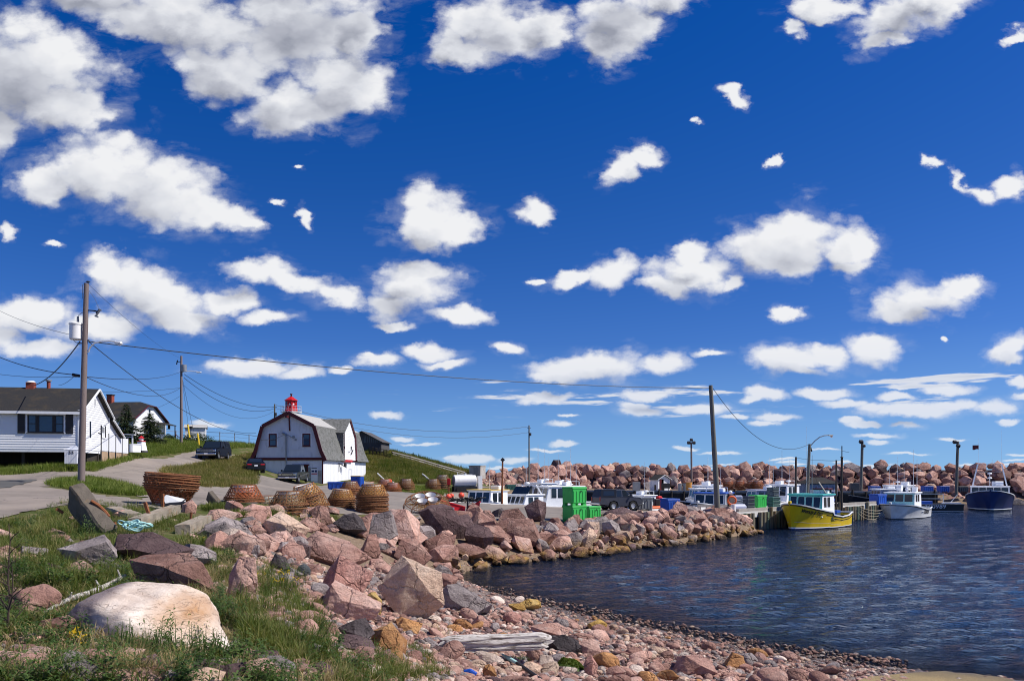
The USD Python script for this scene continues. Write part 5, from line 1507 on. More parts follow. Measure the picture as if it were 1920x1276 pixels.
# --- the lighthouse building: gambrel roofed
lz = 3.46
lb = thing('boathouse', 'white gambrel roofed harbour building with maroon trim and grey shingles', 'building', (-21.3, 90, lz), math.atan2(-.1, .995))
Wl, Ll, zs, zk, zt = 7.85, 17.0, 2.95, 6.72, 8.2
xm, kin = -3.93, .98
Fr, Rr = FRONT(), RIGHT()
up = Polygon([(-Wl, zs), (0, zs), (-kin, zk), (xm, zt), (-Wl + kin, zk)])
wins = [(-6.28, 4.35, .95, 1.45), (-2.35, 4.35, .95, 1.45)]
uq = up
for hh in wins:
    uq = uq.difference(rect(*hh))
part('upper_wall', clapboard(MB(), uq, Fr, .19), 'old_white_paint', lb)
lo = rect(-Wl, 0, Wl, zs).difference(rect(-3.25, 0, 1.45, 2.15))
part('lower_wall', plate(MB(), lo, Fr, -.12, 0.0), 'old_white_paint', lb)
vb = MB()
for k in range(33):
    y = .02 + k * Ll / 33
    vb.box((.0, y + Ll / 66, zs / 2 - .02), (.05 + .012 * (k % 3), Ll / 33 - .02, zs - .04))
part('side_wall', vb, 'white_paint', lb)
part('inner_walls', MB().box((-Wl / 2, Ll / 2 + .1, zs / 2), (Wl - .12, Ll - .3, zs - .05)).prism([(-Wl + .25, zs - .02), (-.25, zs - .02), (-kin - .2, zk - .15), (xm, zt - .25), (-Wl + kin + .2, zk - .15)], Ll - .3, frame4((0, Ll, 0), (1, 0, 0), (0, 0, 1))), 'barn_wood', lb)
part('inner_walls', MB().prism([(-Wl + .25, zs), (-.25, zs), (-kin - .2, zk - .15), (xm, zt - .25), (-Wl + kin + .2, zk - .15)], .05, frame4((0, .06, 0), (1, 0, 0), (0, 0, 1))), 'barn_wood', lb)
DY0, DY1 = 7.2, 12.2
rf = MB()
e0, e1 = -.3, Ll + .3
for y0, y1 in ((e0, DY0), (DY1, e1)):                                       # right lower slope, either side of the dormer
    rf.quad((.42, y0, zs - .12), (.42, y1, zs - .12), (-.12, y1, zs + 1.0), (-.12, y0, zs + 1.0), th=.09)
    rf.quad((-.12, y0, zs + 1.0), (-.12, y1, zs + 1.0), (-kin + .04, y1, zk + .03), (-kin + .04, y0, zk + .03), th=.09)
part('lower_roof', rf, 'shingle_grey', lb)
rf = MB()
rf.quad((-Wl - .42, e1, zs - .12), (-Wl - .42, e0, zs - .12), (-Wl + .12, e0, zs + 1.0), (-Wl + .12, e1, zs + 1.0), th=.09)
rf.quad((-Wl + .12, e1, zs + 1.0), (-Wl + .12, e0, zs + 1.0), (-Wl + kin - .04, e0, zk + .03), (-Wl + kin - .04, e1, zk + .03), th=.09)
part('lower_roof', rf, 'shingle_grey', lb)
part('upper_roof', MB().quad((-kin + .12, e0, zk - .02), (-kin + .12, e1, zk - .02), (xm, e1, zt + .06), (xm, e0, zt + .06), th=.09).quad((-Wl + kin - .12, e1, zk - .02), (-Wl + kin - .12, e0, zk - .02), (xm, e0, zt + .06), (xm, e1, zt + .06), th=.09), 'roof_felt', lb)
tr = MB()
pr = [(.42, zs - .12), (-.12, zs + 1.0), (-kin + .06, zk + .02), (xm, zt + .06), (-Wl + kin - .06, zk + .02), (-Wl + .12, zs + 1.0), (-Wl - .42, zs - .12)]
for a, b in zip(pr[:-1], pr[1:]):
    tr.bar((a[0], e0 - .03, a[1] - .12), (b[0], e0 - .03, b[1] - .12), .40, .08, up=(0, 1, 0))
part('barge_board', tr, 'maroon_trim', lb)
part('band', MB().box((-Wl / 2, -.05, zs - .02), (Wl + .5, .09, .3)).box((.06, Ll / 2, zs - .06), (.12, Ll + .4, .2)), 'maroon_trim', lb)
part('corner_board', MB().box((.01, -.03, zs / 2), (.12, .1, zs)), 'maroon_trim', lb)
dp = Polygon([(DY0 + .02, zs), (DY1 - .05, zs), (DY1 - .45, zs + 2.9), (9.65, zt - .3), (DY0 + .02, zs + 3.25)])
part('dormer_wall', clapboard(MB(), dp, RIGHT(.12), .19), 'siding_white', lb)
part('dormer_side', MB().box((-1.2, DY0 + .06, zs + 1.7), (2.55, .1, 3.4)).box((-1.2, DY1 - .2, zs + 1.5), (2.55, .1, 3.0)).box((-.02, (DY0 + DY1) / 2, zs + 1.5), (.2, DY1 - DY0 - .6, 2.9)), 'shingle_grey', lb)
dt = MB()
ptd = [(DY1 + .1, zs), (DY1 - .35, zs + 2.95), (9.65, zt - .22), (DY0 - .12, zs + 3.3)]
dt.bar((.22, ptd[0][0], ptd[0][1]), (.22, ptd[1][0], ptd[1][1]), .4, .08, up=(1, 0, 0))
dt.bar((.22, ptd[1][0], ptd[1][1]), (.22, ptd[2][0], ptd[2][1]), .36, .08, up=(1, 0, 0))
dt.bar((.22, DY0 + .02, zs), (.22, DY0 + .02, zs + 3.3), .05, .1, up=(1, 0, 0))
part('dormer_trim', dt, 'maroon_trim', lb)
dr_ = MB()
dr_.quad((.3, DY0 - .15, zs + 3.22), (.3, 9.65, zt - .18), (xm + .4, 9.65, zt - .18), (-1.6, DY0 - .15, zs + 3.22), th=-.09)
dr_.quad((.3, DY1 - .3, zs + 2.95), (.3, 9.65, zt - .18), (xm + .4, 9.65, zt - .18), (-1.5, DY1 - .3, zs + 2.95), th=.09)
part('dormer_roof', dr_, 'shingle_grey', lb)
for hh in wins:
    window(lb, Fr, *hh, 'maroon_trim', 'blue_glass', (('h', .52),), .13)
    part('casing', plate(MB(), rect(hh[0] - .1, hh[1] - .1, hh[2] + .2, hh[3] + .2).difference(rect(*hh)), Fr, 0, .04), 'white_paint', lb)
fr_ = MB()
for r_ in (rect(-4.95, 3.95, 2.75, 1.45),):
    plate(fr_, r_.difference(rect(-4.88, 4.02, 2.61, 1.31)), Fr, .02, .045)
plate(fr_, rect(-3.6, 4.02, .08, 1.31), Fr, .02, .045)
part('old_window_frame', fr_, 'old_white_paint', lb)
part('hoist_beam', MB().box((xm + .05, -.5, zt - .55), (.2, 1.0, .22)).bar((xm + .05, -.08, zt - .5), (xm + .12, -.05, zt - 2.1), .1, .16), 'maroon_trim', lb)
cd = MB().tube([(-4.2, -.12, 0.1), (-4.2, -.12, 5.5), (-4.35, -.12, 5.75), (-4.7, -.1, 5.85)], .12, 6)
cd.tube([(-4.25, -.1, 5.75), (-3.6, -.08, 5.4), (-3.3, -.06, 5.45)], .03, 5).tube([(-7.2, -.08, 5.1), (-5.6, -.2, 5.15), (-4.3, -.1, 5.7)], .02, 4)
part('conduit', cd, 'steel_grey', lb)
part('meter', MB().cyl((-3.35, -.14, 5.4), .16, .14, 12, axis=1).box((-3.1, -.1, 5.1), (.2, .12, .2)), 'steel_grey', lb)
dd = part('doorway', plate(MB(), rect(-3.35, 0, 1.65, 2.25).difference(rect(-3.22, 0, 1.39, 2.1)), Fr, -.1, .05), 'maroon_trim', lb)
part('door_header', plate(MB(), rect(-3.5, 2.2, 1.95, .14), Fr, -.02, .1), 'maroon_trim', dd)
part('notice_board', plate(MB(), rect(-1.35, .45, .78, 1.55), Fr, .01, .05), 'white_paint', lb)
part('notice', plate(MB(), rect(-1.3, 1.2, .68, .12), Fr, .051, .056), 'flag_red', lb)
part('notice', plate(MB(), rect(-1.28, 1.84, .64, .08), Fr, .051, .056), 'lettering_black', lb)
part('notice', plate(MB(), rect(-1.28, 1.45, .3, .2).union(rect(-.9, 1.42, .25, .25)), Fr, .051, .056), 'bottom_blue', lb)
part('door', plate(MB(), rect(-1.75, 0, .36, 2.0), Fr, .005, .03), 'steel_grey', lb)
part('panel', plate(MB(), rect(-.55, .1, .42, 1.55), Fr, .005, .035), 'concrete', lb)
part('sign', plate(MB(), rect(-1.45, 2.45, .5, .12), Fr, .005, .03), 'white_paint', lb)
part('shelf_sign', plate(MB(), rect(-4.15, 1.9, 1.0, .1).union(rect(-4.1, 1.6, .9, .08)), Fr, .01, .06), 'white_paint', lb)
sdw = MB().bar((.1, 5.9, 2.45), (.7, 6.6, 2.0), .08).cyl((.55, 6.5, 2.35), .28, .2, 12, axis=0).bar((.08, 5.6, 2.6), (.08, 5.6, 1.5), .06)
part('wall_lamp', sdw, 'dark_trim', lb)
part('side_door', plate(MB(), rect(9.6, 0, 1.1, 1.9).difference(rect(9.68, 0, .94, 1.82)), RIGHT(.04), .01, .035), 'old_white_paint', lb)
part('name_board', MB().box((.2, 8.6, zs - .1), (.06, 3.9, .28)), 'red_paint', lb)
part('dormer_fitting', MB().box((.2, 10.1, zs + 1.5), (.12, .1, .5)).bar((.2, 10.0, zs + .7), (.25, 10.6, zs + 1.3), .1).box((.2, 9.2, zs + 1.0), (.08, .12, .15)).box((.16, DY0 + .3, zs + 1.5), (.08, .12, .3)), 'dark_trim', lb)

# --- lighthouse behind it
q = P(546, 772, 140)
tz = float(H(q[0], q[1]))
lt = thing('lighthouse', 'white tapered lighthouse with a red lantern rising behind the gambrel building', 'lighthouse', (q[0], q[1], tz - .3), .35)
gz = q[2] - tz + .3 - .1
part('tower', MB().lathe([(.001, 0), (2.6, 0), (1.35, gz - .6), (1.75, gz - .15), (1.75, gz), (.001, gz)], 4, (0, 0, 0)).moved(rot=rotm(0, 0, PI / 4)), 'white_paint', lt)
part('gallery_floor', MB().lathe([(.001, gz), (1.85, gz), (1.85, gz + .14), (.001, gz + .14)], 8), 'old_white_paint', lt)
part('lantern_base', MB().lathe([(.001, gz + .14), (1.12, gz + .14), (.98, gz + .95), (.001, gz + .95)], 8), 'red_paint', lt)
lan = MB()
for k in range(8):
    a = k * PI / 4
    lan.bar((.93 * math.cos(a), .93 * math.sin(a), gz + .95), (.93 * math.cos(a), .93 * math.sin(a), gz + 2.0), .14)
lan.lathe([(.001, gz + 1.9), (.95, gz + 1.9), (.98, gz + 2.08), (.001, gz + 2.08)], 8)
part('lantern_frame', lan, 'red_paint', lt)
for k in range(8):
    a = (k + .5) * PI / 4; c = .84
    R = rotm(0, 0, a)
    part('lantern_pane', MB().box((c * math.cos(a), c * math.sin(a), gz + 1.43), (.03, .62, .95), rot=R), 'red_paint' if k in (4, 5, 6, 7) and k != 4 else 'clear_pane', lt)
    if k in (5, 6):
        part('diamond', MB().box(((c + .03) * math.cos(a), (c + .03) * math.sin(a), gz + 1.42), (.03, .24, .24), rot=R @ rotm(PI / 4, 0, 0)), 'white_paint', lt)
part('roof', MB().lathe([(1.16, gz + 2.05), (1.16, gz + 2.15), (.3, gz + 2.75), (.18, gz + 2.8), (.001, gz + 2.8)], 8), 'red_paint', lt)
part('vent', MB().cyl((0, 0, gz + 3.0), .14, .5, 10).cyl((0, 0, gz + 3.22), .22, .14, 10), 'maroon_trim', lt)
rl = MB()
for k in range(8):
    a = k * PI / 4; b = a + PI / 4
    A_, B_ = np.array([1.75 * math.cos(a), 1.75 * math.sin(a), gz]), np.array([1.75 * math.cos(b), 1.75 * math.sin(b), gz])
    rl.bar(A_ + (0, 0, .1), A_ + (0, 0, 1.1), .05)
    for hh in (.55, 1.1):
        rl.bar(A_ + (0, 0, hh), B_ + (0, 0, hh), .045)
    rl.bar(A_ * .5 + B_ * .5 * (1, 1, 1) + (0, 0, .1) * np.array(1), A_ * .5 + B_ * .5 + (0, 0, 1.1), .03)
part('railing', rl, 'light_metal', lt)

# --- old barn with lobster traps on the hill
q = P(679, 842, 121)
bn = thing('barn', 'weathered grey board barn on the ridge behind the gambrel building', 'barn', (q[0], q[1], q[2] - .7), -.05)
bw = 2.9
for k in range(20):
    x = -bw + (k + .5) * 2 * bw / 20
    hh = 1.95 + (1 - abs(x) / bw) * 1.45
    part('board', MB().box((x, 0, hh / 2), (2 * bw / 20 - .015, .04 + .02 * (k % 2), hh)), 'barn_wood', bn)
part('side_wall', MB().box((bw, 3, .95), (.08, 6, 2.0)).box((-bw, 3, .95), (.08, 6, 2.0)).box((0, 6, 1.0), (5.8, .08, 2.0)), 'barn_wood', bn)
part('roof', MB().quad((-bw - .35, -.35, 1.8), (0, -.35, 3.5), (0, 6.3, 3.5), (-bw - .35, 6.3, 1.8), th=.1).quad((0, -.35, 3.5), (bw + .35, -.35, 1.8), (bw + .35, 6.3, 1.8), (0, 6.3, 3.5), th=.1), 'barn_wood', bn)
part('rake_trim', MB().bar((0, -.38, 3.46), (bw + .35, -.38, 1.76), .05, .16, up=(0, 1, 0)).bar((0, -.38, 3.46), (-bw - .35, -.38, 1.76), .05, .16, up=(0, 1, 0)), 'weathered_wood', bn)
lt_c = '/World/wire_trap'
first = None
_r = np.random.default_rng(8)
for k in range(6):
    for j in range(3 if k < 5 else 2):
        px = 696 + k * 6.6; d = 119
        gq = P(px, 848, d); zz = float(H(gq[0], gq[1])) + j * .46 + .02
        loc = (gq[0], gq[1], zz)
        lab = 'one of the dark wire lobster traps stacked beside the old barn'
        if first is None:
            first = thing('lobster_trap', lab, 'lobster trap', loc, 0.1, 'lobster traps beside the barn')
            fm = MB()
            for x in (-.25, 0, .25):
                for z in (.03, .4):
                    fm.bar((x, -.5, z), (x, .5, z), .035)
            for y in (-.5, -.17, .17, .5):
                fm.bar((-.25, y, .03), (-.25, y, .4), .035).bar((.25, y, .03), (.25, y, .4), .035).bar((-.25, y, .4), (.25, y, .4), .035).bar((-.25, y, .03), (.25, y, .03), .035)
            part('frame', fm, 'dark_timber', first)
            nm = MB()
            for t in np.linspace(-.45, .45, 9):
                nm.bar((-.252, t, .03), (-.252, t, .4), .015).bar((.252, t, .03), (.252, t, .4), .015)
            for z in (.12, .2, .3):
                nm.bar((-.252, -.5, z), (-.252, .5, z), .015).bar((.252, -.5, z), (.252, .5, z), .015).bar((-.25, -.5, z), (.25, -.5, z), .015)
            part('mesh', nm, 'black_plastic', first)
        else:
            copy_of(first, 'lobster_trap', lab, 'lobster trap', loc, .1 + _r.normal(0, .08), 1.0, 'lobster traps beside the barn')

# --- quay shed, concrete hut, hut and booth on the quay
q = P(1245, 918.5, 141); qz = QUAY_Z
qs = thing('shed', 'small white gabled shed with an open dark doorway on the far quay', 'shed', (q[0], q[1], qz), math.radians(28))
w_, d_ = 2.6, 2.2
part('front_wall', plate(MB(), Polygon([(-w_ / 2, 0), (w_ / 2, 0), (w_ / 2, 2.05), (0, 2.75), (-w_ / 2, 2.05)]).difference(rect(-1.05, .05, 1.0, 2.0)), FRONT(), -.06, 0), 'old_white_paint', qs)
part('side_wall', clapboard(MB(), rect(0, 0, d_, 2.05), RIGHT(w_ / 2), .2), 'white_paint', qs)
part('back_wall', MB().box((0, d_, 1.0), (w_, .06, 2.0)).box((-w_ / 2, d_ / 2, 1), (.06, d_, 2.0)), 'old_white_paint', qs)
part('roof', MB().quad((-w_ / 2 - .25, -.25, 1.98), (0, -.25, 2.85), (0, d_ + .25, 2.85), (-w_ / 2 - .25, d_ + .25, 1.98), th=.08).quad((0, -.25, 2.85), (w_ / 2 + .25, -.25, 1.98), (w_ / 2 + .25, d_ + .25, 1.98), (0, d_ + .25, 2.85), th=.08), 'shingle_dark', qs)
part('roof_trim', MB().bar((0, -.28, 2.8), (w_ / 2 + .27, -.28, 1.92), .05, .14, up=(0, 1, 0)).bar((0, -.28, 2.8), (-w_ / 2 - .27, -.28, 1.92), .05, .14, up=(0, 1, 0)).box((w_ / 2 + .26, d_ / 2, 1.95), (.05, d_ + .5, .13)), 'white_paint', qs)
part('door', MB().box((-.78, .02, 1.02), (.5, .05, 2.0)), 'maroon_trim', qs)
part('interior', MB().box((-.2, 1.0, 1.0), (1.9, .06, 1.9)), 'dark_timber', qs)
q = P(895, 893, 134)
ub = thing('utility_hut', 'flat topped grey concrete hut with a pale door, beside the boulders at the hill end', 'hut', (q[0], q[1], q[2] - .3), -.5)
part('body', MB().box((0, 0, 1.0), (2.2, 1.7, 2.1)), 'concrete', ub)
part('roof', MB().box((0, 0, 2.1), (2.35, 1.85, .14)), 'concrete', ub)
part('door', MB().box((.25, -.87, .95), (.85, .05, 1.8)), 'steel_grey', ub)
q = P(1532, 925, 120)
gh = thing('quay_hut', 'grey hut with a dark hipped roof behind the yellow boat', 'hut', (q[0], q[1], QUAY_Z - .3), .25)
gh_w, gh_d = 4.6, 3.2
part('wall', clapboard(MB(), rect(-gh_w / 2, 0, gh_w, 1.9), FRONT(-gh_d / 2), .2), 'grey_hull', gh)
part('side_wall', clapboard(MB(), rect(-gh_d / 2, 0, gh_d, 1.9), RIGHT(gh_w / 2), .2), 'grey_hull', gh)
part('inner_walls', MB().box((0, 0, .95), (gh_w - .1, gh_d - .1, 1.88)), 'grey_hull', gh)
rr_ = MB()
a_, b_ = gh_w / 2 + .3, gh_d / 2 + .3
rr_.quad((-a_, -b_, 1.85), (a_, -b_, 1.85), (1.0, 0, 2.75), (-1.0, 0, 2.75), th=.08).quad((a_, b_, 1.85), (-a_, b_, 1.85), (-1.0, 0, 2.75), (1.0, 0, 2.75), th=.08)
rr_.add([(a_, -b_, 1.85), (a_, b_, 1.85), (1.0, 0, 2.75)], [[0, 1, 2]]).add([(-a_, b_, 1.85), (-a_, -b_, 1.85), (-1.0, 0, 2.75)], [[0, 1, 2]])
part('roof', rr_, 'shingle_dark', gh)
for u in (-1.6, .2, 1.2):
    window(gh, FRONT(-gh_d / 2), u, .7, .6, .85, 'lavender_paint', 'dark_glass')
# ---------------------------------------------------------------- boats
class Hull:
    """Cape Islander hull: x forward from the stern, z = 0 at the waterline."""
    def __init__(s, L, B, sheer, flare=0.78, rake=0.9, n=26):
        s.L, s.B, s.sheer, s.flare, s.rake, s.n = L, B, sheer, flare, rake, n
        s.t = np.unique(np.r_[np.linspace(0, .8, n), np.linspace(.8, 1, 14), [q for a, _ in sheer for q in (a,)]])

    def half(s, t):
        t = np.asarray(t, float)
        return s.B / 2 * np.where(t < .45, .90 + .10 * np.sin(t / .45 * PI / 2), np.sqrt(np.maximum(1 - ((np.maximum(t, .45) - .45) / .55) ** 2.3, 0)))

    def top(s, t):
        return np.interp(t, [a for a, _ in s.sheer], [b for _, b in s.sheer])

    def pt(s, t, q, side):
        """q: 1 at the sheer, 0 at the waterline, -1 at the keel."""
        t, q = np.asarray(t, float), np.asarray(q, float)
        b, h = s.half(t), s.top(t)
        narrow = np.interp(t, [0, .4, .8, .97, 1], [.95, .92, s.flare * .8, .35, .02])
        wl = b * narrow
        up = np.clip(q, 0, 1) ** 1.35
        y = np.where(q >= 0, wl + (b - wl) * up, wl * (1 + np.minimum(q, 0) * 0.9))
        z = np.where(q >= 0, h * q, .7 * q)
        x = s.L * t - s.rake * (1 - np.clip(q, -1, 1)) * 0.5 * np.clip((t - .75) / .25, 0, 1) ** 2
        return np.stack(np.broadcast_arrays(x, side * y, z), -1)

    def shell(s, q0, q1, m=7, out=0.0):
        mb = MB(); T = s.t
        for side in (-1, 1):
            Q = np.linspace(q0, q1, m)
            tt, qq = np.meshgrid(T, Q, indexing='ij')
            v = s.pt(tt, qq, side); v[..., 1] += side * out
            i, j = np.meshgrid(np.arange(len(T) - 1), np.arange(m - 1), indexing='ij')
            f = np.stack([i * m + j, (i + 1) * m + j, (i + 1) * m + j + 1, i * m + j + 1], -1).reshape(-1, 4)
            mb.add(v.reshape(-1, 3), f if side < 0 else f[:, ::-1])
        # transom
        Q = np.linspace(q0, q1, m)
        a, b = s.pt(np.zeros(m), Q, -1), s.pt(np.zeros(m), Q, 1)
        v = np.vstack([a, b]); f = [[k, k + 1, m + k + 1, m + k] for k in range(m - 1)]
        return mb.add(v, f)

    def strip(s, qc, w, out, t0=0.0, t1=1.0, drop=0.0):
        """A rubbing strake or painted line along both sides (and the transom)."""
        mb = MB(); T = np.unique(np.r_[s.t[(s.t >= t0) & (s.t <= t1)], t0, t1])
        for side in (-1, 1):
            h = s.top(T)
            a = s.pt(T, qc - drop / np.maximum(h, .3), side); b = s.pt(T, qc - (drop + w) / np.maximum(h, .3), side)
            a[:, 1] += side * out; b[:, 1] += side * out
            a2, b2 = a.copy(), b.copy(); a2[:, 1] -= side * (out + .05); b2[:, 1] -= side * (out + .05)
            n = len(T); v = np.vstack([a, b, a2, b2]); k = np.arange(n - 1)
            f = np.vstack([np.stack([k, k + 1, n + k + 1, n + k], -1), np.stack([k, 2 * n + k, 2 * n + k + 1, k + 1], -1), np.stack([n + k, n + k + 1, 3 * n + k + 1, 3 * n + k], -1)])
            mb.add(v, f if side > 0 else f[:, ::-1])
        if t0 == 0.0:
            h = s.top(0); y = float(s.half(0)) + out
            mb.box((-out / 2, 0, h * qc - drop - w / 2), (out + .04, 2 * y, w))
        return mb

    def deck(s, t0, t1, below):
        T = s.t[(s.t >= t0) & (s.t <= t1)]
        a, b = s.pt(T, np.ones(len(T)), -1), s.pt(T, np.ones(len(T)), 1)
        for w in (a, b):
            w[:, 2] -= below; w[:, 1] *= .97
        n = len(T); k = np.arange(n - 1)
        return MB().add(np.vstack([a, b]), np.stack([k, k + 1, n + k + 1, n + k], -1))


def text_on(hull, text, height, t_start, q_mid, side, flip, slant=0.0, out=0.025, bold=True):
    """Lettering laid on the side of a hull; t_start is where it begins, reading towards the stern if flip."""
    tx = meshkit.text_mesh(text, height, .012, bold)
    v = np.array(tx.vertices); v[:, 0] += slant * v[:, 1]
    t = t_start + (-1 if flip else 1) * v[:, 0] / hull.L
    h = hull.top(np.full(len(t), t_start)); q = q_mid + (v[:, 1] - height / 2) / np.maximum(hull.top(t), .3)
    p = hull.pt(t, q, side); p[:, 1] += side * (out + v[:, 2])
    return p, np.array(tx.faces)


def boat(label, bow, dirn, L, B, sheer, cols, house, group=None, name='fishing_boat', stripe=None, extra=None, deckz=.45, flare=.78, heel=0):
    """bow: its stem at the waterline; dirn: unit vector from the bow to the stern. cols: hull, rail, deck, bottom. house: dict."""
    dirn = np.asarray(dirn, float) / np.linalg.norm(dirn)
    hl = Hull(L, B, sheer, flare)
    stern = np.asarray(bow, float)[:2] + dirn * (L - .45)
    rz = math.atan2(-dirn[1], -dirn[0])
    b = thing(name, label, 'boat', (stern[0], stern[1], 0), rz, group)
    part('hull', hl.shell(0.10, 1.0, 8), cols['hull'], b, smooth=30)
    part('boot_top', hl.shell(0.05, 0.105, 2, .004), 'white_paint', b)
    part('bottom', hl.shell(-1.0, 0.055, 6, .003), cols.get('bottom', 'bottom_blue'), b, smooth=30)
    part('rail', hl.strip(1.03, .09, .05), cols.get('rail', 'white_paint'), b)
    part('rub_rail', hl.strip(1.0, .07, .035, drop=.07), cols.get('rub', 'black_plastic'), b)
    if stripe:
        part('stripe', hl.strip(1.0, .07, .014, stripe[1], stripe[2], drop=stripe[0]), 'lettering_black', b)
    part('foredeck', hl.deck(house['x0'], 1.0, .06), cols.get('deck', 'old_white_paint'), b)
    part('deck', hl.deck(0.0, house['x0'] + .12, .42), cols.get('deck', 'old_white_paint'), b)
    part('stem_head', MB().cbox((L - .12, 0, float(hl.top(1.0)) + .1), (.28, .22, .26), .04), cols['hull'], b)
    # wheelhouse
    x0, x1, w, z0, z1 = house['x0'] * L, house['x1'] * L, house['w'], house['z0'], house['z1']
    rk = house.get('rake', .25)
    fz = float(hl.top(house['x1']))
    fc, sc = house['front'], house['side']
    wb_ = house.get('waist', z0 + (z1 - z0) * .45)
    v = lambda x, s_, z: (x, s_ * w / 2 * (1 - .03 * (z - z0)), z)
    xa = lambda z: x1 + rk * (1 - (z - z0) / (z1 - z0))
    fr0 = frame4(((x1 + rk), -w / 2, z0), (0, 1, 0), (-rk, 0, z1 - z0))                     # facing forward: u to port (+y)
    hgt = math.hypot(rk, z1 - z0)
    part('front_wall', plate(MB(), Polygon([(0, 0), (w, 0), (w - .06, hgt), (.06, hgt)]), fr0, -.06, 0), fc, b)
    for s_ in (-1, 1):
        q = [(x0, s_ * w / 2, z0), (x1 + rk, s_ * w / 2, z0), (x1, s_ * (w / 2 - .05), z1), (x0, s_ * (w / 2 - .05), z1)]
        if s_ > 0:
            q = q[::-1]
        part('side_wall', MB().quad(*q, th=.06), sc, b)
    part('back_wall', MB().box((x0 + .03, 0, (z0 + z1) / 2), (.05, w - .12, z1 - z0)), sc, b)
    part('house_roof', MB().cbox(((x0 + x1) / 2 - .02, 0, z1 + .05), (x1 - x0 + .40, w + .10, .13), .03), house.get('roof', fc), b)
    nw = house.get('n', 4)
    wz0 = (wb_ - z0) / (z1 - z0) * hgt; wz1 = hgt - .14
    gap = house.get('gap', .13)
    ww = (w - .2 - gap * (nw + 1)) / nw
    for k in range(nw):
        u = .1 + gap + k * (ww + gap)
        rr = rect(u, wz0, ww, wz1 - wz0).buffer(-.06).buffer(.06)
        f = part('window', plate(MB(), rr.buffer(.035).difference(rr), fr0, -.01, .03), house.get('frame', fc), b)
        part('pane', plate(MB(), rr, fr0, -.02, .010), 'dark_glass', f)
    ns = house.get('ns', 2)
    for s_ in (-1, 1):
        fs = frame4((x0 if s_ < 0 else x1, s_ * (w / 2 - .02), z0), (-s_, 0, 0), (0, 0.05 * -s_ / (z1 - z0), 1))
        Ls = x1 - x0
        sw = min(.62, (Ls - .3) / ns - .14)
        for k in range(ns):
            u = Ls - .22 - (k + 1) * (sw + .16) + .1 if s_ < 0 else .22 + k * (sw + .16)
            rr = rect(u, wb_ - z0, sw, z1 - wb_ - .16).buffer(-.06).buffer(.06)
            f = part('window', plate(MB(), rr.buffer(.03).difference(rr), fs, -.01, .035), sc, b)
            part('pane', plate(MB(), rr, fs, -.02, .022), 'dark_glass', f)
    if extra:
        extra(b, hl, dict(x0=x0, x1=x1, w=w, z0=z0, z1=z1 + .11))
    return b, hl


def mast(b, x, y, z, h, r=.025, mat_='light_metal', name='antenna', lean=0.0):
    part(name, MB().tube([(x, y, z), (x + lean, y, z + h)], [r, r * .5], 5), mat_, b)


def radar(b, x, y, z, h=.6, dome=True):
    part('radar_post', MB().cyl((x, y, z), .04, h, 6, base=True), 'light_metal', b)
    part('radar', MB().lathe([(.001, 0), (.26, .02), (.28, .1), (.22, .2), (.001, .23)], 12, (x, y, z + h)) if dome else MB().box((x, y, z + h + .06), (.16, 1.1, .1)), 'white_paint', b, smooth=40)


# yellow boat
bow = Z0(1484, 993)
def _yellow(b, hl, h):
    part('name', MB().add(*text_on(hl, 'Wendy & Tara', .27, .945, .80, 1, True, .3)), 'lettering_black', b)
    part('name', MB().add(*text_on(hl, 'Wendy & Tara', .30, .62, .80, -1, False, .3)), 'lettering_black', b)
    tx = meshkit.text_mesh('18172', .26, .01, True)
    fs = frame4((h['x1'] - .62, h['w'] / 2 + .012, h['z0'] + .12), (-1, 0, 0), (0, 0, 1))
    part('number', MB().add(tx.vertices, tx.faces, fs), 'lettering_black', b)
    part('engine_box', MB().cbox((h['x0'] - .25, .35, h['z1'] - .15), (.8, 1.3, 1.0), .04), 'white_paint', b)
    part('engine_box_lid', MB().cbox((h['x0'] - .25, .35, h['z1'] + .4), (.95, 1.5, .12), .03), 'maroon_trim', b)
    part('boom', MB().bar((h['x0'] + .5, 1.0, h['z1']), (h['x0'] - .1, .1, h['z1'] + 1.0), .08), 'weathered_wood', b)
    part('roof_light', MB().cyl((h['x0'] + .2, .9, h['z1'] + .12), .13, .22, 10), 'white_paint', b)
    part('horn', MB().cyl((h['x0'] + .35, 1.3, h['z1'] + .2), .1, .28, 8), 'black_plastic', b)
    mast(b, h['x0'] + .4, -.3, h['z1'], 3.4, .03, 'steel_grey', 'mast')
    for y in (-1.1, .5):
        part('stay', MB().tube([(h['x0'] + .4, -.3, h['z1'] + 2.4), (h['x0'] + .5, y, h['z1'])], .012, 4), 'wire_black', b)
    mast(b, h['x0'] + .1, -.9, h['z1'], 6.0, .018)
    for k in range(4):
        part('crate', MB().cbox((1.0 + .0 * k, .5, .55 + .24 * k), (.85, .6, .22), .02), 'slate_plastic' if k < 3 else 'blue_bin', b)
    part('barrel', MB().cyl((2.6, .9, .75), .28, .8, 12), 'blue_bin', b)
    part('fender_buoy', MB().tm(trimesh.creation.icosphere(2, .22), (h['x0'] - .2, 1.25, h['z0'] + 1.4)), 'blue_bin', b, smooth=True)
    part('mooring_bits', MB().bar((h['x0'] - .5, 1.0, .9), (h['x0'] - .5, 1.0, 1.9), .1), 'dark_timber', b)
    part('scum_line', hl.strip(.32, .02, .006, .3, .98), 'white_hull', b)
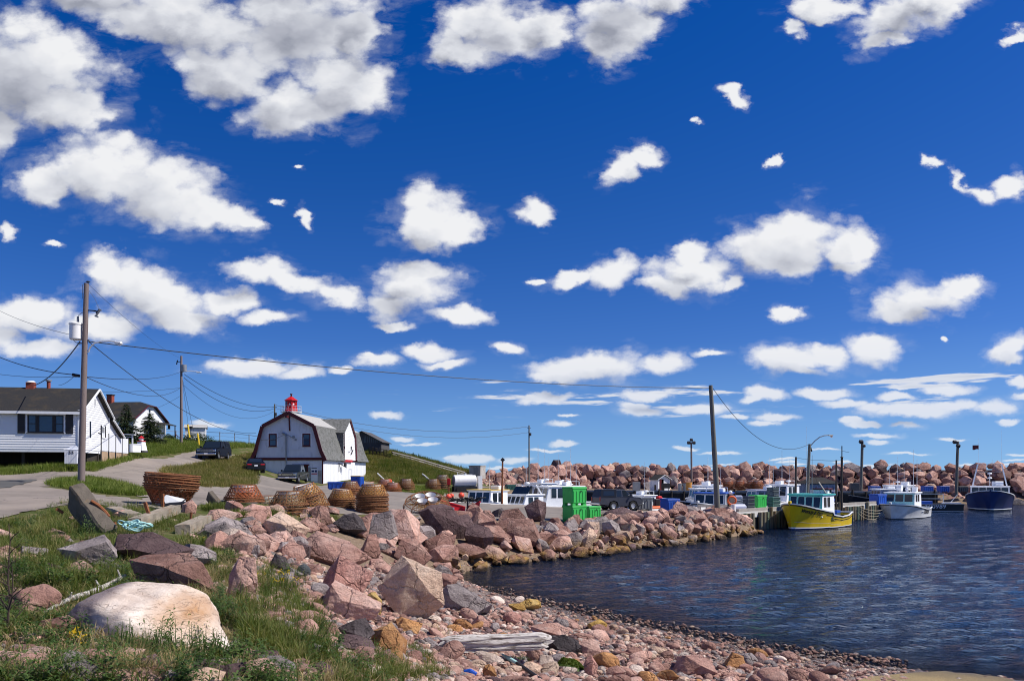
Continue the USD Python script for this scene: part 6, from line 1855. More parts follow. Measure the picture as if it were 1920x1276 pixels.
boat('yellow hulled fishing boat with a teal fronted white wheelhouse moored at the wharf', bow, (.672, .740), 10.0, 3.7,
     [(0, 1.25), (.10, 1.02), (.28, .95), (.46, 1.12), (.50, 1.18), (.52, 1.42), (.62, 1.52), (.8, 1.78), (1, 2.2)],
     dict(hull='yellow_hull', rail='white_paint', deck='old_white_paint'),
     dict(x0=.40, x1=.66, w=3.05, z0=1.0, z1=2.86, waist=1.82, front='teal_paint', side='white_paint', roof='teal_paint', frame='pale_teal_paint', n=4, ns=2, rake=.3),
     stripe=(.30, 0.0, .62), extra=_yellow)

# white boat
bow = Z0(1671, 972.5)
def _white(b, hl, h):
    part('number', MB().add(*text_on(hl, '118456', .40, .42, .66, 1, True, .3)), 'lettering_black', b)
    part('radar_arch', MB().cyl((h['x0'] + .9, -.4, h['z1'] + .42), .38, .5, 14, axis=1), 'white_paint', b)
    part('exhaust', MB().box((h['x0'] + .25, .95, h['z1'] + .25), (.4, .5, .55)), 'white_paint', b)
    mast(b, h['x0'] + .2, .8, h['z1'], 4.6, .035, 'light_metal', 'mast')
    mast(b, h['x0'] + .15, 1.15, h['z1'], 3.6, .025)
    radar(b, h['x0'] + 1.6, .6, h['z1'], .2)
    part('hauler', MB().cyl((1.2, .3, .9), .2, .3, 10).box((1.5, .8, .85), (.4, .3, .4)), 'teal_paint', b)
    part('hatch', plate(MB(), rect(0, 0, .42, .3), frame4((h['x1'] - .1, h['w'] / 2 + .02, 1.05), (-1, 0, 0), (0, 0, 1)), 0, .02), 'dark_trim', b)
boat('white fishing boat with black sheer line moored at the end of the wharf', bow, (.66, .751), 9.0, 4.0,
     [(0, 1.05), (.1, .92), (.3, .95), (.5, 1.12), (.75, 1.4), (1, 1.55)], dict(hull='white_hull', rail='white_paint', bottom='black_hull'),
     dict(x0=.36, x1=.62, w=3.1, z0=.95, z1=2.65, waist=1.75, front='pale_teal_paint', side='white_paint', roof='white_paint', n=3, ns=2, rake=.35), extra=_white)

# navy boat
bow = Z0(1857, 957)
def _navy(b, hl, h):
    for y in (-1.9, 1.9):
        part('gantry_leg', MB().bar((h['x0'] + .3, y * 1.05, h['z1'] - .1), (h['x0'] + .3, y * .72, h['z1'] + 2.9), .16), 'white_paint', b)
    part('gantry_bar', MB().bar((h['x0'] + .3, -1.6, h['z1'] + 2.85), (h['x0'] + .3, 1.6, h['z1'] + 2.85), .08).bar((h['x0'] + .3, -1.6, h['z1'] + 1.8), (h['x0'] + .3, 1.6, h['z1'] + 1.8), .05), 'steel_grey', b)
    radar(b, h['x0'] + 1.2, 0, h['z1'], .95)
    radar(b, h['x0'] + 1.2, 0, h['z1'] + 1.2, .35)
    part('life_raft', MB().cyl((h['x0'] + 1.0, -.0 + 1.1, h['z1'] + .3), .32, .9, 12, axis=1).box((h['x0'] + .8, .6, h['z1'] + .3), (.4, .7, .6)), 'white_paint', b)
    mast(b, h['x0'] + .3, -1.25, h['z1'] + 2.8, 3.6, .02)
    mast(b, h['x0'] + .3, 1.4, h['z1'] + 2.8, 4.6, .02)
    mast(b, h['x0'] + .3, .3, h['z1'] + 2.8, .7, .03)
    f = MB()
    for k in range(6):
        a, c = k * .12, (k + 1) * .12
        f.quad((0, -a - 1.27, 4.6 + .05 * math.sin(k)), (0, -c - 1.27, 4.58 + .05 * math.sin(k + 1)), (.02, -c - 1.27, 5.15), (.02, -a - 1.27, 5.18), th=.01)
    part('flag', f.moved((h['x0'] + .3, 0, h['z1'] + 0.3)), 'maroon_trim', b)
    part('rigging', MB().tube([(h['x0'] + .3, -1.5, h['z1'] + 2.8), (h['x0'] - .5, -2.2, h['z1'])], .02, 4).tube([(h['x0'] + .3, -1.4, h['z1'] + 2.4), (h['x0'] + 1.6, .2, h['z1'])], .02, 4), 'wire_black', b)
boat('big navy blue fishing boat with white gantry and flag, seen bow on at the right', bow, (.50, .866), 12.0, 5.6,
     [(0, 1.3), (.4, 1.3), (.6, 1.9), (.85, 2.25), (1, 2.55)], dict(hull='navy_hull', rail='white_paint', bottom='black_hull'),
     dict(x0=.45, x1=.64, w=4.5, z0=1.3, z1=3.0, waist=2.1, front='old_white_paint', side='old_white_paint', roof='old_white_paint', frame='dark_trim', n=5, ns=2, rake=.1), extra=_navy)

# black boat, broadside
bow = np.array([43.5, 102.5])
def _black(b, hl, h):
    part('number', MB().add(*text_on(hl, '100989', .50, .36, .72, 1, True, 0)), 'lettering_white', b)
    part('buoy', MB().cyl((h['x0'] - .2, 1.3, 1.25), .16, .75, 8), 'float_red', b)
    part('rack', MB().bar((2.2, 1.2, 1.1), (2.2, 1.2, 2.2), .06).bar((5.2, 1.2, 1.1), (5.2, 1.2, 2.2), .06).bar((2.2, 1.2, 2.2), (5.2, 1.2, 2.2), .06).bar((2.2, 1.2, 1.6), (5.2, 1.2, 1.6), .05), 'light_metal', b)
    part('bin', MB().cbox((4.3, .9, 1.0), (1.5, .8, .6), .03), 'blue_bin', b)
    part('cover', MB().box((1.2, 1.2, 1.05), (2.0, .8, .12)), 'old_white_paint', b)
    part('boom', MB().bar((1.2, .8, 1.0), (.2, .6, 2.1), .05), 'light_metal', b)
    part('roof_hatch', MB().cbox((h['x0'] + .8, .3, h['z1'] + .15), (.9, .9, .3), .06), 'white_paint', b)
    mast(b, h['x0'] + .6, -.4, h['z1'], 3.2)
boat('low black fishing boat numbered 100989 between the white and the navy boats', bow, (1, -.06), 13.5, 4.2,
     [(0, .95), (.35, .9), (.55, 1.0), (.8, 1.5), (1, 2.0)], dict(hull='black_hull', rail='weathered_wood', bottom='black_hull'),
     dict(x0=.56, x1=.74, w=3.2, z0=1.0, z1=2.7, waist=1.8, front='lavender_paint', side='lavender_paint', roof='white_paint', n=3, ns=3, rake=.2), extra=_black)

# boats in the inner basin
def _roofgear(seed):
    def f(b, hl, h):
        r = np.random.default_rng(seed)
        radar(b, h['x0'] + .6, r.uniform(-.5, .5), h['z1'], .3)
        mast(b, h['x0'] + .15, r.uniform(-.9, -.3), h['z1'], r.uniform(3, 4.5), .03, 'light_metal', 'mast')
        mast(b, h['x0'] + .3, r.uniform(.3, .9), h['z1'], r.uniform(2, 4), .022)
        part('roof_box', MB().cbox((h['x0'] + 1.0, r.uniform(-.8, .8), h['z1'] + .2), (.7, .9, .4), .05), 'white_paint', b)
        part('rail_frame', MB().bar((h['x0'] + .2, -1.1, h['z1'] + .45), (h['x0'] + .2, 1.1, h['z1'] + .45), .05).bar((h['x0'] + .2, -1.1, h['z1']), (h['x0'] + .2, -1.1, h['z1'] + .45), .05).bar((h['x0'] + .2, 1.1, h['z1']), (h['x0'] + .2, 1.1, h['z1'] + .45), .05), 'light_metal', b)
    return f
SH = [(0, .95), (.15, .85), (.4, .95), (.6, 1.15), (.8, 1.5), (1, 1.9)]
def basin(label, px, d, dirn, L=10.0, B=3.6, hull='white_hull', z1=2.95, z0=1.0, w=3.1, front='white_paint', side='white_paint', roof='white_paint', n=3, ns=2, seed=1, x0=.40, x1=.64, waist=None, rake=.3, frame='white_paint', gear=None, rail='white_paint'):
    c = np.array([(px - 960) * d / F, d]); dirn = np.asarray(dirn, float) / np.linalg.norm(dirn)
    bow = c - dirn * L * .38
    boat(label, bow, dirn, L, B, SH, dict(hull=hull, rail=rail, bottom='black_hull'), dict(x0=x0, x1=x1, w=w, z0=z0, z1=z1, waist=waist or z0 + (z1 - z0) * .45, front=front, side=side, roof=roof, frame=frame, n=n, ns=ns, rake=rake), extra=gear or _roofgear(seed))
def _yellowtop(b, hl, h):
    part('roof_edge', MB().box(((h['x0'] + h['x1']) / 2, 0, h['z1'] + .01), (h['x1'] - h['x0'] + .44, h['w'] + .14, .06)), 'yellow_lid', b)
    part('roof_box', MB().cbox((h['x0'] + .5, .6, h['z1'] + .22), (.8, 1.1, .4), .05), 'white_paint', b)
    mast(b, h['x0'] + .15, -.8, h['z1'], 2.6, .03)
basin('white cabin boat with a yellow edged roof, leftmost in the inner basin', 908, 80, (.66, .75), z1=3.0, n=3, seed=1, gear=_yellowtop, w=3.2)
def _visor(b, hl, h):
    part('visor', MB().quad((h['x1'] - .9, -1.2, h['z1'] + .75), (h['x1'] - .3, -1.2, h['z1']), (h['x1'] - .3, 1.2, h['z1']), (h['x1'] - .9, 1.2, h['z1'] + .75), th=.03), 'dark_glass', b)
    part('arch', MB().bar((h['x0'] + .1, -1.3, h['z1']), (h['x0'] + .6, -1.1, h['z1'] + .9), .12).bar((h['x0'] + .1, 1.3, h['z1']), (h['x0'] + .6, 1.1, h['z1'] + .9), .12).bar((h['x0'] + .6, -1.1, h['z1'] + .9), (h['x0'] + .6, 1.1, h['z1'] + .9), .14), 'white_paint', b)
    radar(b, h['x0'] + .6, -.3, h['z1'] + .9, .1)
    mast(b, h['x0'] + .2, .9, h['z1'], 5.0, .03); mast(b, h['x0'] + .2, -.9, h['z1'], 3.0, .03)
basin('white cabin cruiser with raked windscreen and radar arch beside the floodlight post', 978, 81, (.75, .66), L=9.5, z1=2.55, z0=1.1, n=4, seed=2, rake=.6, gear=_visor, w=3.0)
basin('larger white boat with dark slanted windows just left of the green bins', 1034, 84, (.9, .44), L=12.0, B=4.2, hull='navy_hull', z1=3.35, z0=1.3, w=3.4, n=3, ns=4, seed=3, x0=.34, x1=.68, rake=.5)
basin('white boat farther back with open flying rails, behind the cabin cruiser', 1008, 101, (.8, .6), z1=3.5, n=4, seed=4, w=3.4)
basin('white boat with a high square window frame on top, behind the larger white boat', 1040, 106, (.7, .7), z1=3.3, n=3, seed=14, w=3.0)
basin('small white boat just behind the parked pickup on the wharf', 1200, 92, (.8, .6), L=8.0, B=3.0, z1=2.2, n=3, seed=5, w=2.6)
def _dark(b, hl, h):
    mast(b, h['x0'] + .4, 0, h['z1'], 3.0); radar(b, h['x0'] + .8, .4, h['z1'], .3)
basin('black hulled boat with a high white edged bow pointing left, behind the blue bin', 1312, 96, (1, .12), L=12.5, B=4.2, hull='black_hull', z1=2.9, n=3, ns=3, seed=6, gear=_dark, side='white_paint')
basin('grey blue cabin boat with a blue roof edge, beside the leaning wharf pole', 1335, 80.5, (.55, .83), L=9.5, z1=2.75, z0=.9, n=3, ns=3, seed=7, front='grey_hull', side='grey_hull', roof='blue_bin', hull='white_hull', w=3.3)
basin('white boat with roof clutter behind the grey blue cabin boat', 1322, 98, (.6, .8), z1=3.2, n=3, seed=8, w=2.8)
basin('grey cabin boat moored behind the stacked crates on the wharf', 1420, 97, (1, .1), L=11.0, z1=2.7, z0=1.0, n=2, ns=2, seed=9, front='lavender_paint', side='lavender_paint', roof='lavender_paint', hull='grey_hull')
basin('white boat with railings partly hidden behind the yellow boat', 1462, 99, (.8, .6), z1=3.3, n=3, seed=10, w=3.2)
basin('white boat with round windowed cabin behind the wharf end', 1682, 107, (.7, .7), L=11.0, B=4.0, z1=3.1, n=4, seed=11, w=3.2)

# orange inflatable
q = P(1228, 945, 87)
ib = thing('inflatable_boat', 'orange inflatable rescue boat with a lifebuoy and red covered console, behind the blue bin', 'boat', (q[0], q[1], 0.05), .25)
tb = MB()
ring = [(-2.6, -.8), (1.2, -.85), (2.2, -.45), (2.6, 0), (2.2, .45), (1.2, .85), (-2.6, .8)]
tb.tube([(x, y, .9 + .12 * max(x, 0) * .5) for x, y in ring], .27, 10)
part('tube', tb, 'buoy_orange', ib, smooth=40)
part('hull', MB().prism([(-2.6, -.8), (1.2, -.8), (2.3, 0), (1.2, .8), (-2.6, .8)], .7, frame4((0, 0, .1), (1, 0, 0), (0, 1, 0))), 'black_hull', ib)
part('console', MB().cbox((.2, 0, 1.35), (.6, .7, 1.2), .08), 'dark_trim', ib)
part('console_cover', MB().cbox((.5, 0, 1.9), (.6, .65, .75), .16), 'cloth_red', ib)
tor = trimesh.creation.torus(.36, .1, 20, 10); tor.apply_transform(trimesh.transformations.rotation_matrix(PI / 2, [1, 0, 0]))
part('lifebuoy', MB().tm(tor, (-1.1, -.6, 1.45)), 'buoy_orange', ib, smooth=True)
part('outboard', MB().cbox((-2.7, 0, 1.3), (.5, .45, .8), .08), 'black_plastic', ib)
# mooring lines
def line(name, pts, sag, r, mat_, label, cat, group=None, n=14):
    mb = MB()
    for a, b in zip(pts[:-1], pts[1:]):
        a, b = np.asarray(a, float), np.asarray(b, float); s = np.linspace(0, 1, n)
        p = a[None] * (1 - s[:, None]) + b[None] * s[:, None]; p[:, 2] -= sag * 4 * s * (1 - s)
        mb.tube(p, r, 5)
    return solo(name, mb, mat_, label, cat, group)
line('mooring_rope', [P(1466, 953, 67), P(1437, 972, 69), P(1424, 964, 69.3)], .1, .03, 'rope_tan', 'slack mooring rope from the yellow bow to the wharf', 'rope')
for k in range(4):
    line('mooring_rope', [np.r_[Z0(1668 - 8 * k, 965 - 6 * k)[:2], 1.25 - .15 * k] if False else P(1668 - 3 * k, 952 + 3 * k, 84.6), P(1612 - 3 * k, 949 + 2 * k, 79.6)], .35 + .16 * k, .025, 'rope_tan', 'tan mooring rope from the white boat to the wharf piles', 'rope', 'mooring ropes of the white boat')
# ---------------------------------------------------------------- poles, lamps, wires
def pole(label, base, top, r0, r1, mat_, name='utility_pole', cat='utility pole', group=None):
    base, top = np.asarray(base, float), np.asarray(top, float)
    t = thing(name, label, cat, base, 0, group)
    n = 9
    s = np.linspace(0, 1, n)[:, None]
    p = (top - base)[None] * s; p[0, 2] -= .5
    part('post', MB().tube(p, np.linspace(r0, r1, n), 14), mat_, t, smooth=40)
    return t, base, top


# the near pole
t, b0, t0 = pole('tall purplish wooden utility pole with transformer and street lamp, nearest at left', P(152, 907, 38), P(162, 531, 38), .165, .11, 'pole_wood')
k = 38 / F
def loc(px, py, d, base, dy=0.0):
    q = P(px, py, d) - base; q[1] += dy; return q
tr = part('transformer', MB().lathe([(.001, 0), (.24, 0), (.275, .04), (.275, .70), (.30, .71), (.30, .76), (.26, .80), (.001, .82)], 18, loc(143, 637, 38, b0) + (0, -.05, 0)), 'tank_white', t, smooth=40)
part('bushing', MB().lathe([(.001, 0), (.05, 0), (.06, .1), (.045, .12), (.06, .2), (.045, .22), (.05, .32), (.001, .33)], 8, loc(146, 606, 38, b0)), 'steel_grey', tr)
part('bracket', MB().box(loc(151, 613, 38, b0), (.22, .1, .08)).box(loc(151, 627, 38, b0), (.22, .1, .08)), 'galvanised', tr)
part('lead_wire', MB().tube([loc(146, 600, 38, b0), loc(148, 590, 38, b0), loc(156, 585, 38, b0)], .012, 5).tube([loc(135, 608, 38, b0), loc(130, 616, 38, b0), loc(132, 628, 38, b0), loc(140, 640, 38, b0), loc(150, 645, 38, b0)], .014, 5).tube([loc(133, 610, 38, b0), loc(132, 622, 38, b0), loc(137, 633, 38, b0)], .014, 5), 'wire_black', tr)
ins = part('insulator', MB().bar(loc(164.5, 545, 38, b0), loc(165.2, 529, 38, b0), .035).lathe([(.03, 0), (.11, .01), (.06, .05), (.001, .07)], 12, loc(165, 529, 38, b0)), 'dark_trim', t)
co = part('cutout_bracket', MB().bar(loc(161, 581, 38, b0), loc(181, 583, 38, b0), .05).bar(loc(180, 587, 38, b0), loc(186, 580, 38, b0), .05), 'wire_black', t)
part('fuse', MB().tube([loc(180, 592, 38, b0), loc(188, 580, 38, b0)], .045, 8).bar(loc(178, 592, 38, b0), loc(184, 594, 38, b0), .07).bar(loc(185, 579, 38, b0), loc(190, 582, 38, b0), .06), 'steel_grey', co)
part('lead_wire', MB().tube([loc(167, 545, 38, b0), loc(178, 560, 38, b0), loc(185, 577, 38, b0)], .008, 4), 'wire_black', co)
la = part('lamp_arm', MB().tube([loc(163, 660, 38, b0), loc(166, 659, 38, b0), loc(169, 651, 38, b0), loc(177, 643, 38, b0), loc(190, 639.5, 38, b0), loc(205, 639, 38, b0), loc(217, 640, 38, b0)], .038, 8), 'light_metal', t, smooth=40)
part('lamp_head', MB().cbox(loc(222, 642.5, 38, b0), (.36, .2, .12), .04, rot=rotm(0, .15, 0)), 'light_metal', la)
part('lamp_lens', MB().lathe([(.001, -.07), (.07, -.05), (.09, 0), (.001, 0)], 10, loc(224, 645.5, 38, b0)), 'funnel_white', la)
part('cross_fitting', MB().bar(loc(150, 636, 38, b0), loc(168, 638, 38, b0), .07).bar(loc(150, 643, 38, b0), loc(162, 644, 38, b0), .06).bar(loc(155, 533, 38, b0), loc(155, 560, 38, b0), .02), 'steel_grey', t)
part('cable_clamp', MB().tube([loc(136, 702, 38, b0), loc(149, 704.5, 38, b0)], .07, 8), 'wire_black', t)

# second pole
t, b1, t1 = pole('grey utility pole with street lamp and small transformer beyond the road', P(340, 832, 90), P(340, 667, 90), .17, .12, 'pole_wood')
part('transformer', MB().cyl(loc(345, 690, 90, b1), .3, .75, 12), 'steel_grey', t, smooth=40)
la = part('lamp_arm', MB().tube([loc(342, 697, 90, b1), loc(352, 695, 90, b1), loc(370, 696.5, 90, b1)], .05, 6), 'light_metal', t)
part('lamp_head', MB().cbox(loc(373, 697.5, 90, b1), (.55, .25, .14), .05), 'light_metal', la)
part('cross_fitting', MB().bar(loc(331, 678, 90, b1), loc(340, 678, 90, b1), .07).bar(loc(331, 683, 90, b1), loc(333, 675, 90, b1), .09), 'wire_black', t)
# wharf pole, leaning
t, b2, t2 = pole('tall dark leaning wooden pole at the edge of the wharf', P(1346, 964, 62.8), P(1332.5, 722, 62.8), .23, .15, 'grey_pole_wood')
# quay and background poles
def lamp_pole(label, px, py0, py1, d, heads, r=.13, mat_='grey_pole_wood', lean=0):
    t, b, tp = pole(label, P(px, py0, d), P(px + lean, py1, d), r * 1.15, r, mat_, 'floodlight_pole', 'floodlight pole')
    for dx, dz, s in heads:
        c = tp - b + np.array([dx, -.1, dz])
        hd = part('floodlight', MB().cbox(c, (.45 * s, .4 * s, .38 * s), .06, rot=rotm(.5, 0, 0)), 'dark_trim', t)
        part('bracket', MB().bar(c, (0, 0, dz - .1) + (tp - b), .06), 'dark_trim', hd)
lamp_pole('floodlight pole with three lamp heads on the far quay beside the small shed', 1297, 919, 828, 139, [(0, .35, 1.1), (-.45, -.15, 1.2), (.45, -.15, 1.2)], .15, 'pole_wood', -1)
lamp_pole('floodlight pole on the quay behind the yellow boat stern', 1614, 925, 829, 127, [(-.25, .1, 1.3), (.2, -.55, 1.0)], .2, 'grey_pole_wood', 3)
lamp_pole('floodlight pole on the quay near the navy boat', 1793, 923, 827, 126, [(-.55, -.1, 1.2), (0, -.7, 1.2)], .2, 'grey_pole_wood', 3)
t, b, tp = pole('thin rusty floodlight post standing in front of the inner basin boats', P(941, 938, 71), P(942.5, 862, 71), .10, .07, 'rusty_steel', 'floodlight_pole', 'floodlight pole')
part('floodlight', MB().box(tp - b + (0, 0, .02), (.3, .25, .3), rot=rotm(0, PI / 4, 0)), 'dark_trim', t)
# wharf street lamp
t, b3, t3 = pole('grey street lamp pole with curved arm behind the yellow boat', P(1513, 943, 79), P(1518, 832, 79), .17, .13, 'grey_pole_wood', 'street_lamp', 'street lamp')
la = part('lamp_arm', MB().tube([loc(1519, 836, 79, b3), loc(1528, 826, 79, b3), loc(1537, 819, 79, b3), loc(1546, 816, 79, b3), loc(1556, 815, 79, b3)], .05, 7), 'steel_grey', t)
part('lamp_head', MB().cbox(loc(1557, 815.5, 79, b3), (.5, .28, .12), .05), 'steel_grey', la)
part('lamp_lens', MB().lathe([(.001, -.14), (.09, -.11), (.13, 0), (.001, 0)], 10, loc(1559, 817, 79, b3)), 'lamp_amber', la)
part('cable_box', MB().bar(loc(1520, 838, 79, b3), loc(1522, 846, 79, b3), .1), 'dark_trim', t)
for lab, px, y0, y1, d, r in (('dark mooring post left of the wharf street lamp', 1492, 940, 856, 83, .11), ('dark post behind the yellow boat wheelhouse', 1567.5, 946, 862, 78, .09), ('taller dark post behind the yellow boat wheelhouse', 1578, 948, 856, 77, .12)):
    t, b, tp = pole(lab, P(px, y0, d), P(px + .5, y1, d), r, r * .85, 'dark_pole_wood', 'mooring_post', 'post')
    if px > 1575:
        part('mast_tip', MB().cyl(tp - b + (0, 0, .5), .05, 1.1, 6).bar(tp - b + (.05, 0, .55), tp - b + (.7, 0, .45), .03).lathe([(.2, -.05), (.001, .1)], 8, tp - b), 'dark_trim', t)
for lab, px, y0, y1, d, r in (('distant utility pole beyond the hill with a crossarm', 992, 900, 797, 142, .15), ('short utility pole just behind the gambrel roof', 515, 842, 757, 122, .13)):
    t, b, tp = pole(lab, P(px, y0, d), P(px, y1, d), r, r * .8, 'grey_pole_wood')
    part('cross_fitting', MB().bar(tp - b + (-.35, 0, -.5), tp - b + (.35, 0, -.5), .08).cyl(tp - b + (.2, -.2, -1.6), .2, .5, 8), 'dark_trim', t)
# guy wire guards
for lab, a, c, d in (('leaning yellow guy wire guard behind the parked truck', (373.5, 834), (370.5, 812), 92), ('yellow guy wire guard beside the small white shed', (355.5, 820), (352, 795), 96)):
    solo('guy_guard', MB().tube([P(*a, d), P(*c, d)], .10, 6), 'pale_yellow_plastic', lab, 'guy guard')


def wire(pts, sag, r, label, group=None, twist=False):
    mb = MB()
    for a, b in zip(pts[:-1], pts[1:]):
        a, b = np.asarray(a, float), np.asarray(b, float); s = np.linspace(0, 1, 26)
        p = a[None] * (1 - s[:, None]) + b[None] * s[:, None]; p[:, 2] -= sag * 4 * s * (1 - s)
        mb.tube(p, r, 5)
    solo('overhead_wire', mb, 'wire_black', label, 'wire', group)


wire([P(166, 640, 38), P(1332, 727, 62.8)], .55, .024, 'long cable from the near pole right across to the leaning wharf pole')
wire([P(1337, 728, 62.8), P(1517, 832, 79)], 2.1, .022, 'cable sagging from the leaning wharf pole to the wharf street lamp')
wire([P(166, 640, 38), P(480, 811, 88)], 1.3, .02, 'thick cable from the near pole down to the gambrel building')
wire([P(150, 640, 38), P(64, 722, 53)], .35, .03, 'thick service cable from the near pole to the white house roof')
wire([P(136, 628, 38), P(-40, 560, 60)], .3, .012, 'thin wire from the transformer running out at left')
wire([P(138, 702, 38), P(-60, 640, 46)], .35, .022, 'messenger cable with splices from the near pole out to the left')
wire([P(150, 706, 38), P(-60, 690, 60)], .25, .014, 'lower wire from the near pole out to the left')
wire([P(162, 706, 38), P(338, 697, 90)], .4, .018, 'upper straight wire between the two left poles')
wire([P(162, 707, 38), P(338, 727, 90)], .9, .018, 'lower wire between the two left poles')
wire([P(-40, 722, 62), P(338, 727, 90)], .5, .016, 'wire passing behind the white house roof to the second pole')
wire([P(166, 533, 38), P(340, 672, 90)], .4, .008, 'thin top wire slanting from the near pole to the second pole')
wire([P(140, 704, 38), P(110, 722, 50)], .1, .012, 'short drop wire from the near pole behind the house roof')
wire([P(345, 701, 90), P(513, 763, 122)], 1.1, .03, 'upper wire from the second pole to the short pole behind the gambrel roof')
wire([P(345, 708, 90), P(513, 766, 122)], 1.6, .03, 'lower wire from the second pole to the short pole behind the gambrel roof')
wire([P(345, 722, 90), P(513, 771, 122)], 2.2, .018, 'lowest thin wire from the second pole toward the gambrel roof')
wire([P(340, 700, 90), P(363, 808, 93)], .1, .018, 'steep guy wire of the second pole')
wire([P(341, 705, 90), P(353, 797, 96)], .1, .014, 'steeper guy wire of the second pole')
wire([P(338, 742, 90), P(250, 778, 100)], .3, .014, 'service wire from the second pole to the cottage')
wire([P(517, 759, 122), P(992, 799, 142)], 2.2, .03, 'upper wire from behind the gambrel roof to the distant pole')
wire([P(517, 765, 122), P(992, 810, 142)], 2.4, .024, 'lower wire from behind the gambrel roof to the distant pole')
wire([P(1494, 858, 83), P(1577, 863, 77)], .1, .016, 'thin line between the dark mooring posts behind the yellow boat')

# fence on the crest and guardrail
fp = [P(px, py, d) for px, py, d in ((300, 823, 112), (330, 823, 114), (356, 824, 116), (378, 824, 116), (412, 822, 114), (440, 826, 113), (467, 830, 112), (484, 832, 112))]
cf = thing('wire_fence', 'wire fence on grey posts along the grassy crest behind the truck', 'fence', fp[0])
for p in fp:
    z = float(H(p[0], p[1]))
    part('post', MB().cyl((p[0] - fp[0][0], p[1] - fp[0][1], z - fp[0][2] - .2), .06, 1.7, 6, base=True), 'steel_grey', cf)
for h in (.35, .9, 1.4):
    mb = MB()
    for a, b in zip(fp[:-1], fp[1:]):
        mb.bar((a[0] - fp[0][0], a[1] - fp[0][1], float(H(a[0], a[1])) + h - fp[0][2]), (b[0] - fp[0][0], b[1] - fp[0][1], float(H(b[0], b[1])) + h - fp[0][2]), .06 if h > 1 else .025)
    part('rail', mb, 'steel_grey', cf)
gp = [P(px, py, d) for px, py, d in ((736, 849, 121), (769, 856, 122.5), (796, 863, 124.5), (821.5, 869, 126), (847, 876, 128), (872, 882, 130))]
gr = thing('guardrail', 'weathered wooden guardrail running down the ridge of the grassy hill', 'guardrail', gp[0])
gz_ = [float(H(p[0], p[1])) for p in gp]
for p, z in zip(gp, gz_):
    part('post', MB().box((p[0] - gp[0][0], p[1] - gp[0][1], z - gp[0][2] + .3), (.28, .28, 1.2)), 'dark_timber', gr)
for (a, za), (b, zb_) in zip(list(zip(gp, gz_))[:-1], list(zip(gp, gz_))[1:]):
    for h in (.5, .82):
        part('rail', MB().bar((a[0] - gp[0][0], a[1] - gp[0][1] - .18, za + h - gp[0][2]), (b[0] - gp[0][0], b[1] - gp[0][1] - .18, zb_ + h - gp[0][2]), .1, .16), 'weathered_wood', gr)


# ---------------------------------------------------------------- vehicles
def frustum(mb, bot, top, z0, z1):
    """bot, top: (x0, x1, half width)"""
    v = [(bot[0], -bot[2], z0), (bot[1], -bot[2], z0), (bot[1], bot[2], z0), (bot[0], bot[2], z0), (top[0], -top[2], z1), (top[1], -top[2], z1), (top[1], top[2], z1), (top[0], top[2], z1)]
    return mb.add(v, [[3, 2, 1, 0], [4, 5, 6, 7], [0, 1, 5, 4], [1, 2, 6, 5], [2, 3, 7, 6], [3, 0, 4, 7]])


def side_body(prof, hw, bulge=.06):
    """A body from its side outline (x, z), rounded across."""
    p = np.array(Polygon(prof).buffer(-.05).buffer(.05, quad_segs=3).exterior.coords[:-1])
    ys = [-hw + .03, -hw, hw, hw - .03]
    mb = MB()
    n = len(p); c = p.mean(0)
    rings = [c + (p - c) * .975, p, p, c + (p - c) * .975]
    v = np.vstack([np.c_[r[:, 0], np.full(n, y), r[:, 1]] for r, y in zip(rings, ys)])
    f = []
    for k in range(3):
        a = np.arange(n); b = (a + 1) % n
        f.append(np.stack([k * n + a, k * n + b, (k + 1) * n + b, (k + 1) * n + a], -1))
    mb.add(v, np.vstack(f)[:, ::-1] if Polygon(p).exterior.is_ccw else np.vstack(f))
    t, fc = tri_poly(Polygon(p))
    for y, fl in ((-hw + .03, 0), (hw - .03, 1)):
        r = c + (t - c) * .975
        ff = fc[:, ::-1] if fl else fc
        mb.add(np.c_[r[:, 0], np.full(len(t), y), r[:, 1]], ff)
    return mb


def wheel(t, x, y, r, w=.25, rim='galvanised'):
    s = 1 if y > 0 else -1
    a = part('wheel', MB().lathe([(r * .55, -w / 2), (r * .92, -w / 2), (r, -w * .35), (r, w * .35), (r * .92, w / 2), (r * .55, w / 2)], 20).moved((x, y, r), rotm(PI / 2, 0, 0)), 'tyre', t, smooth=40)
    m_ = MB().lathe([(.001, w * .3), (r * .2, w * .34), (r * .5, w * .36), (r * .62, w * .45), (r * .62, w * .1), (.001, w * .1)], 16)
    part('rim', m_.moved((x, y, r), rotm(-s * PI / 2, 0, 0)), rim, a)


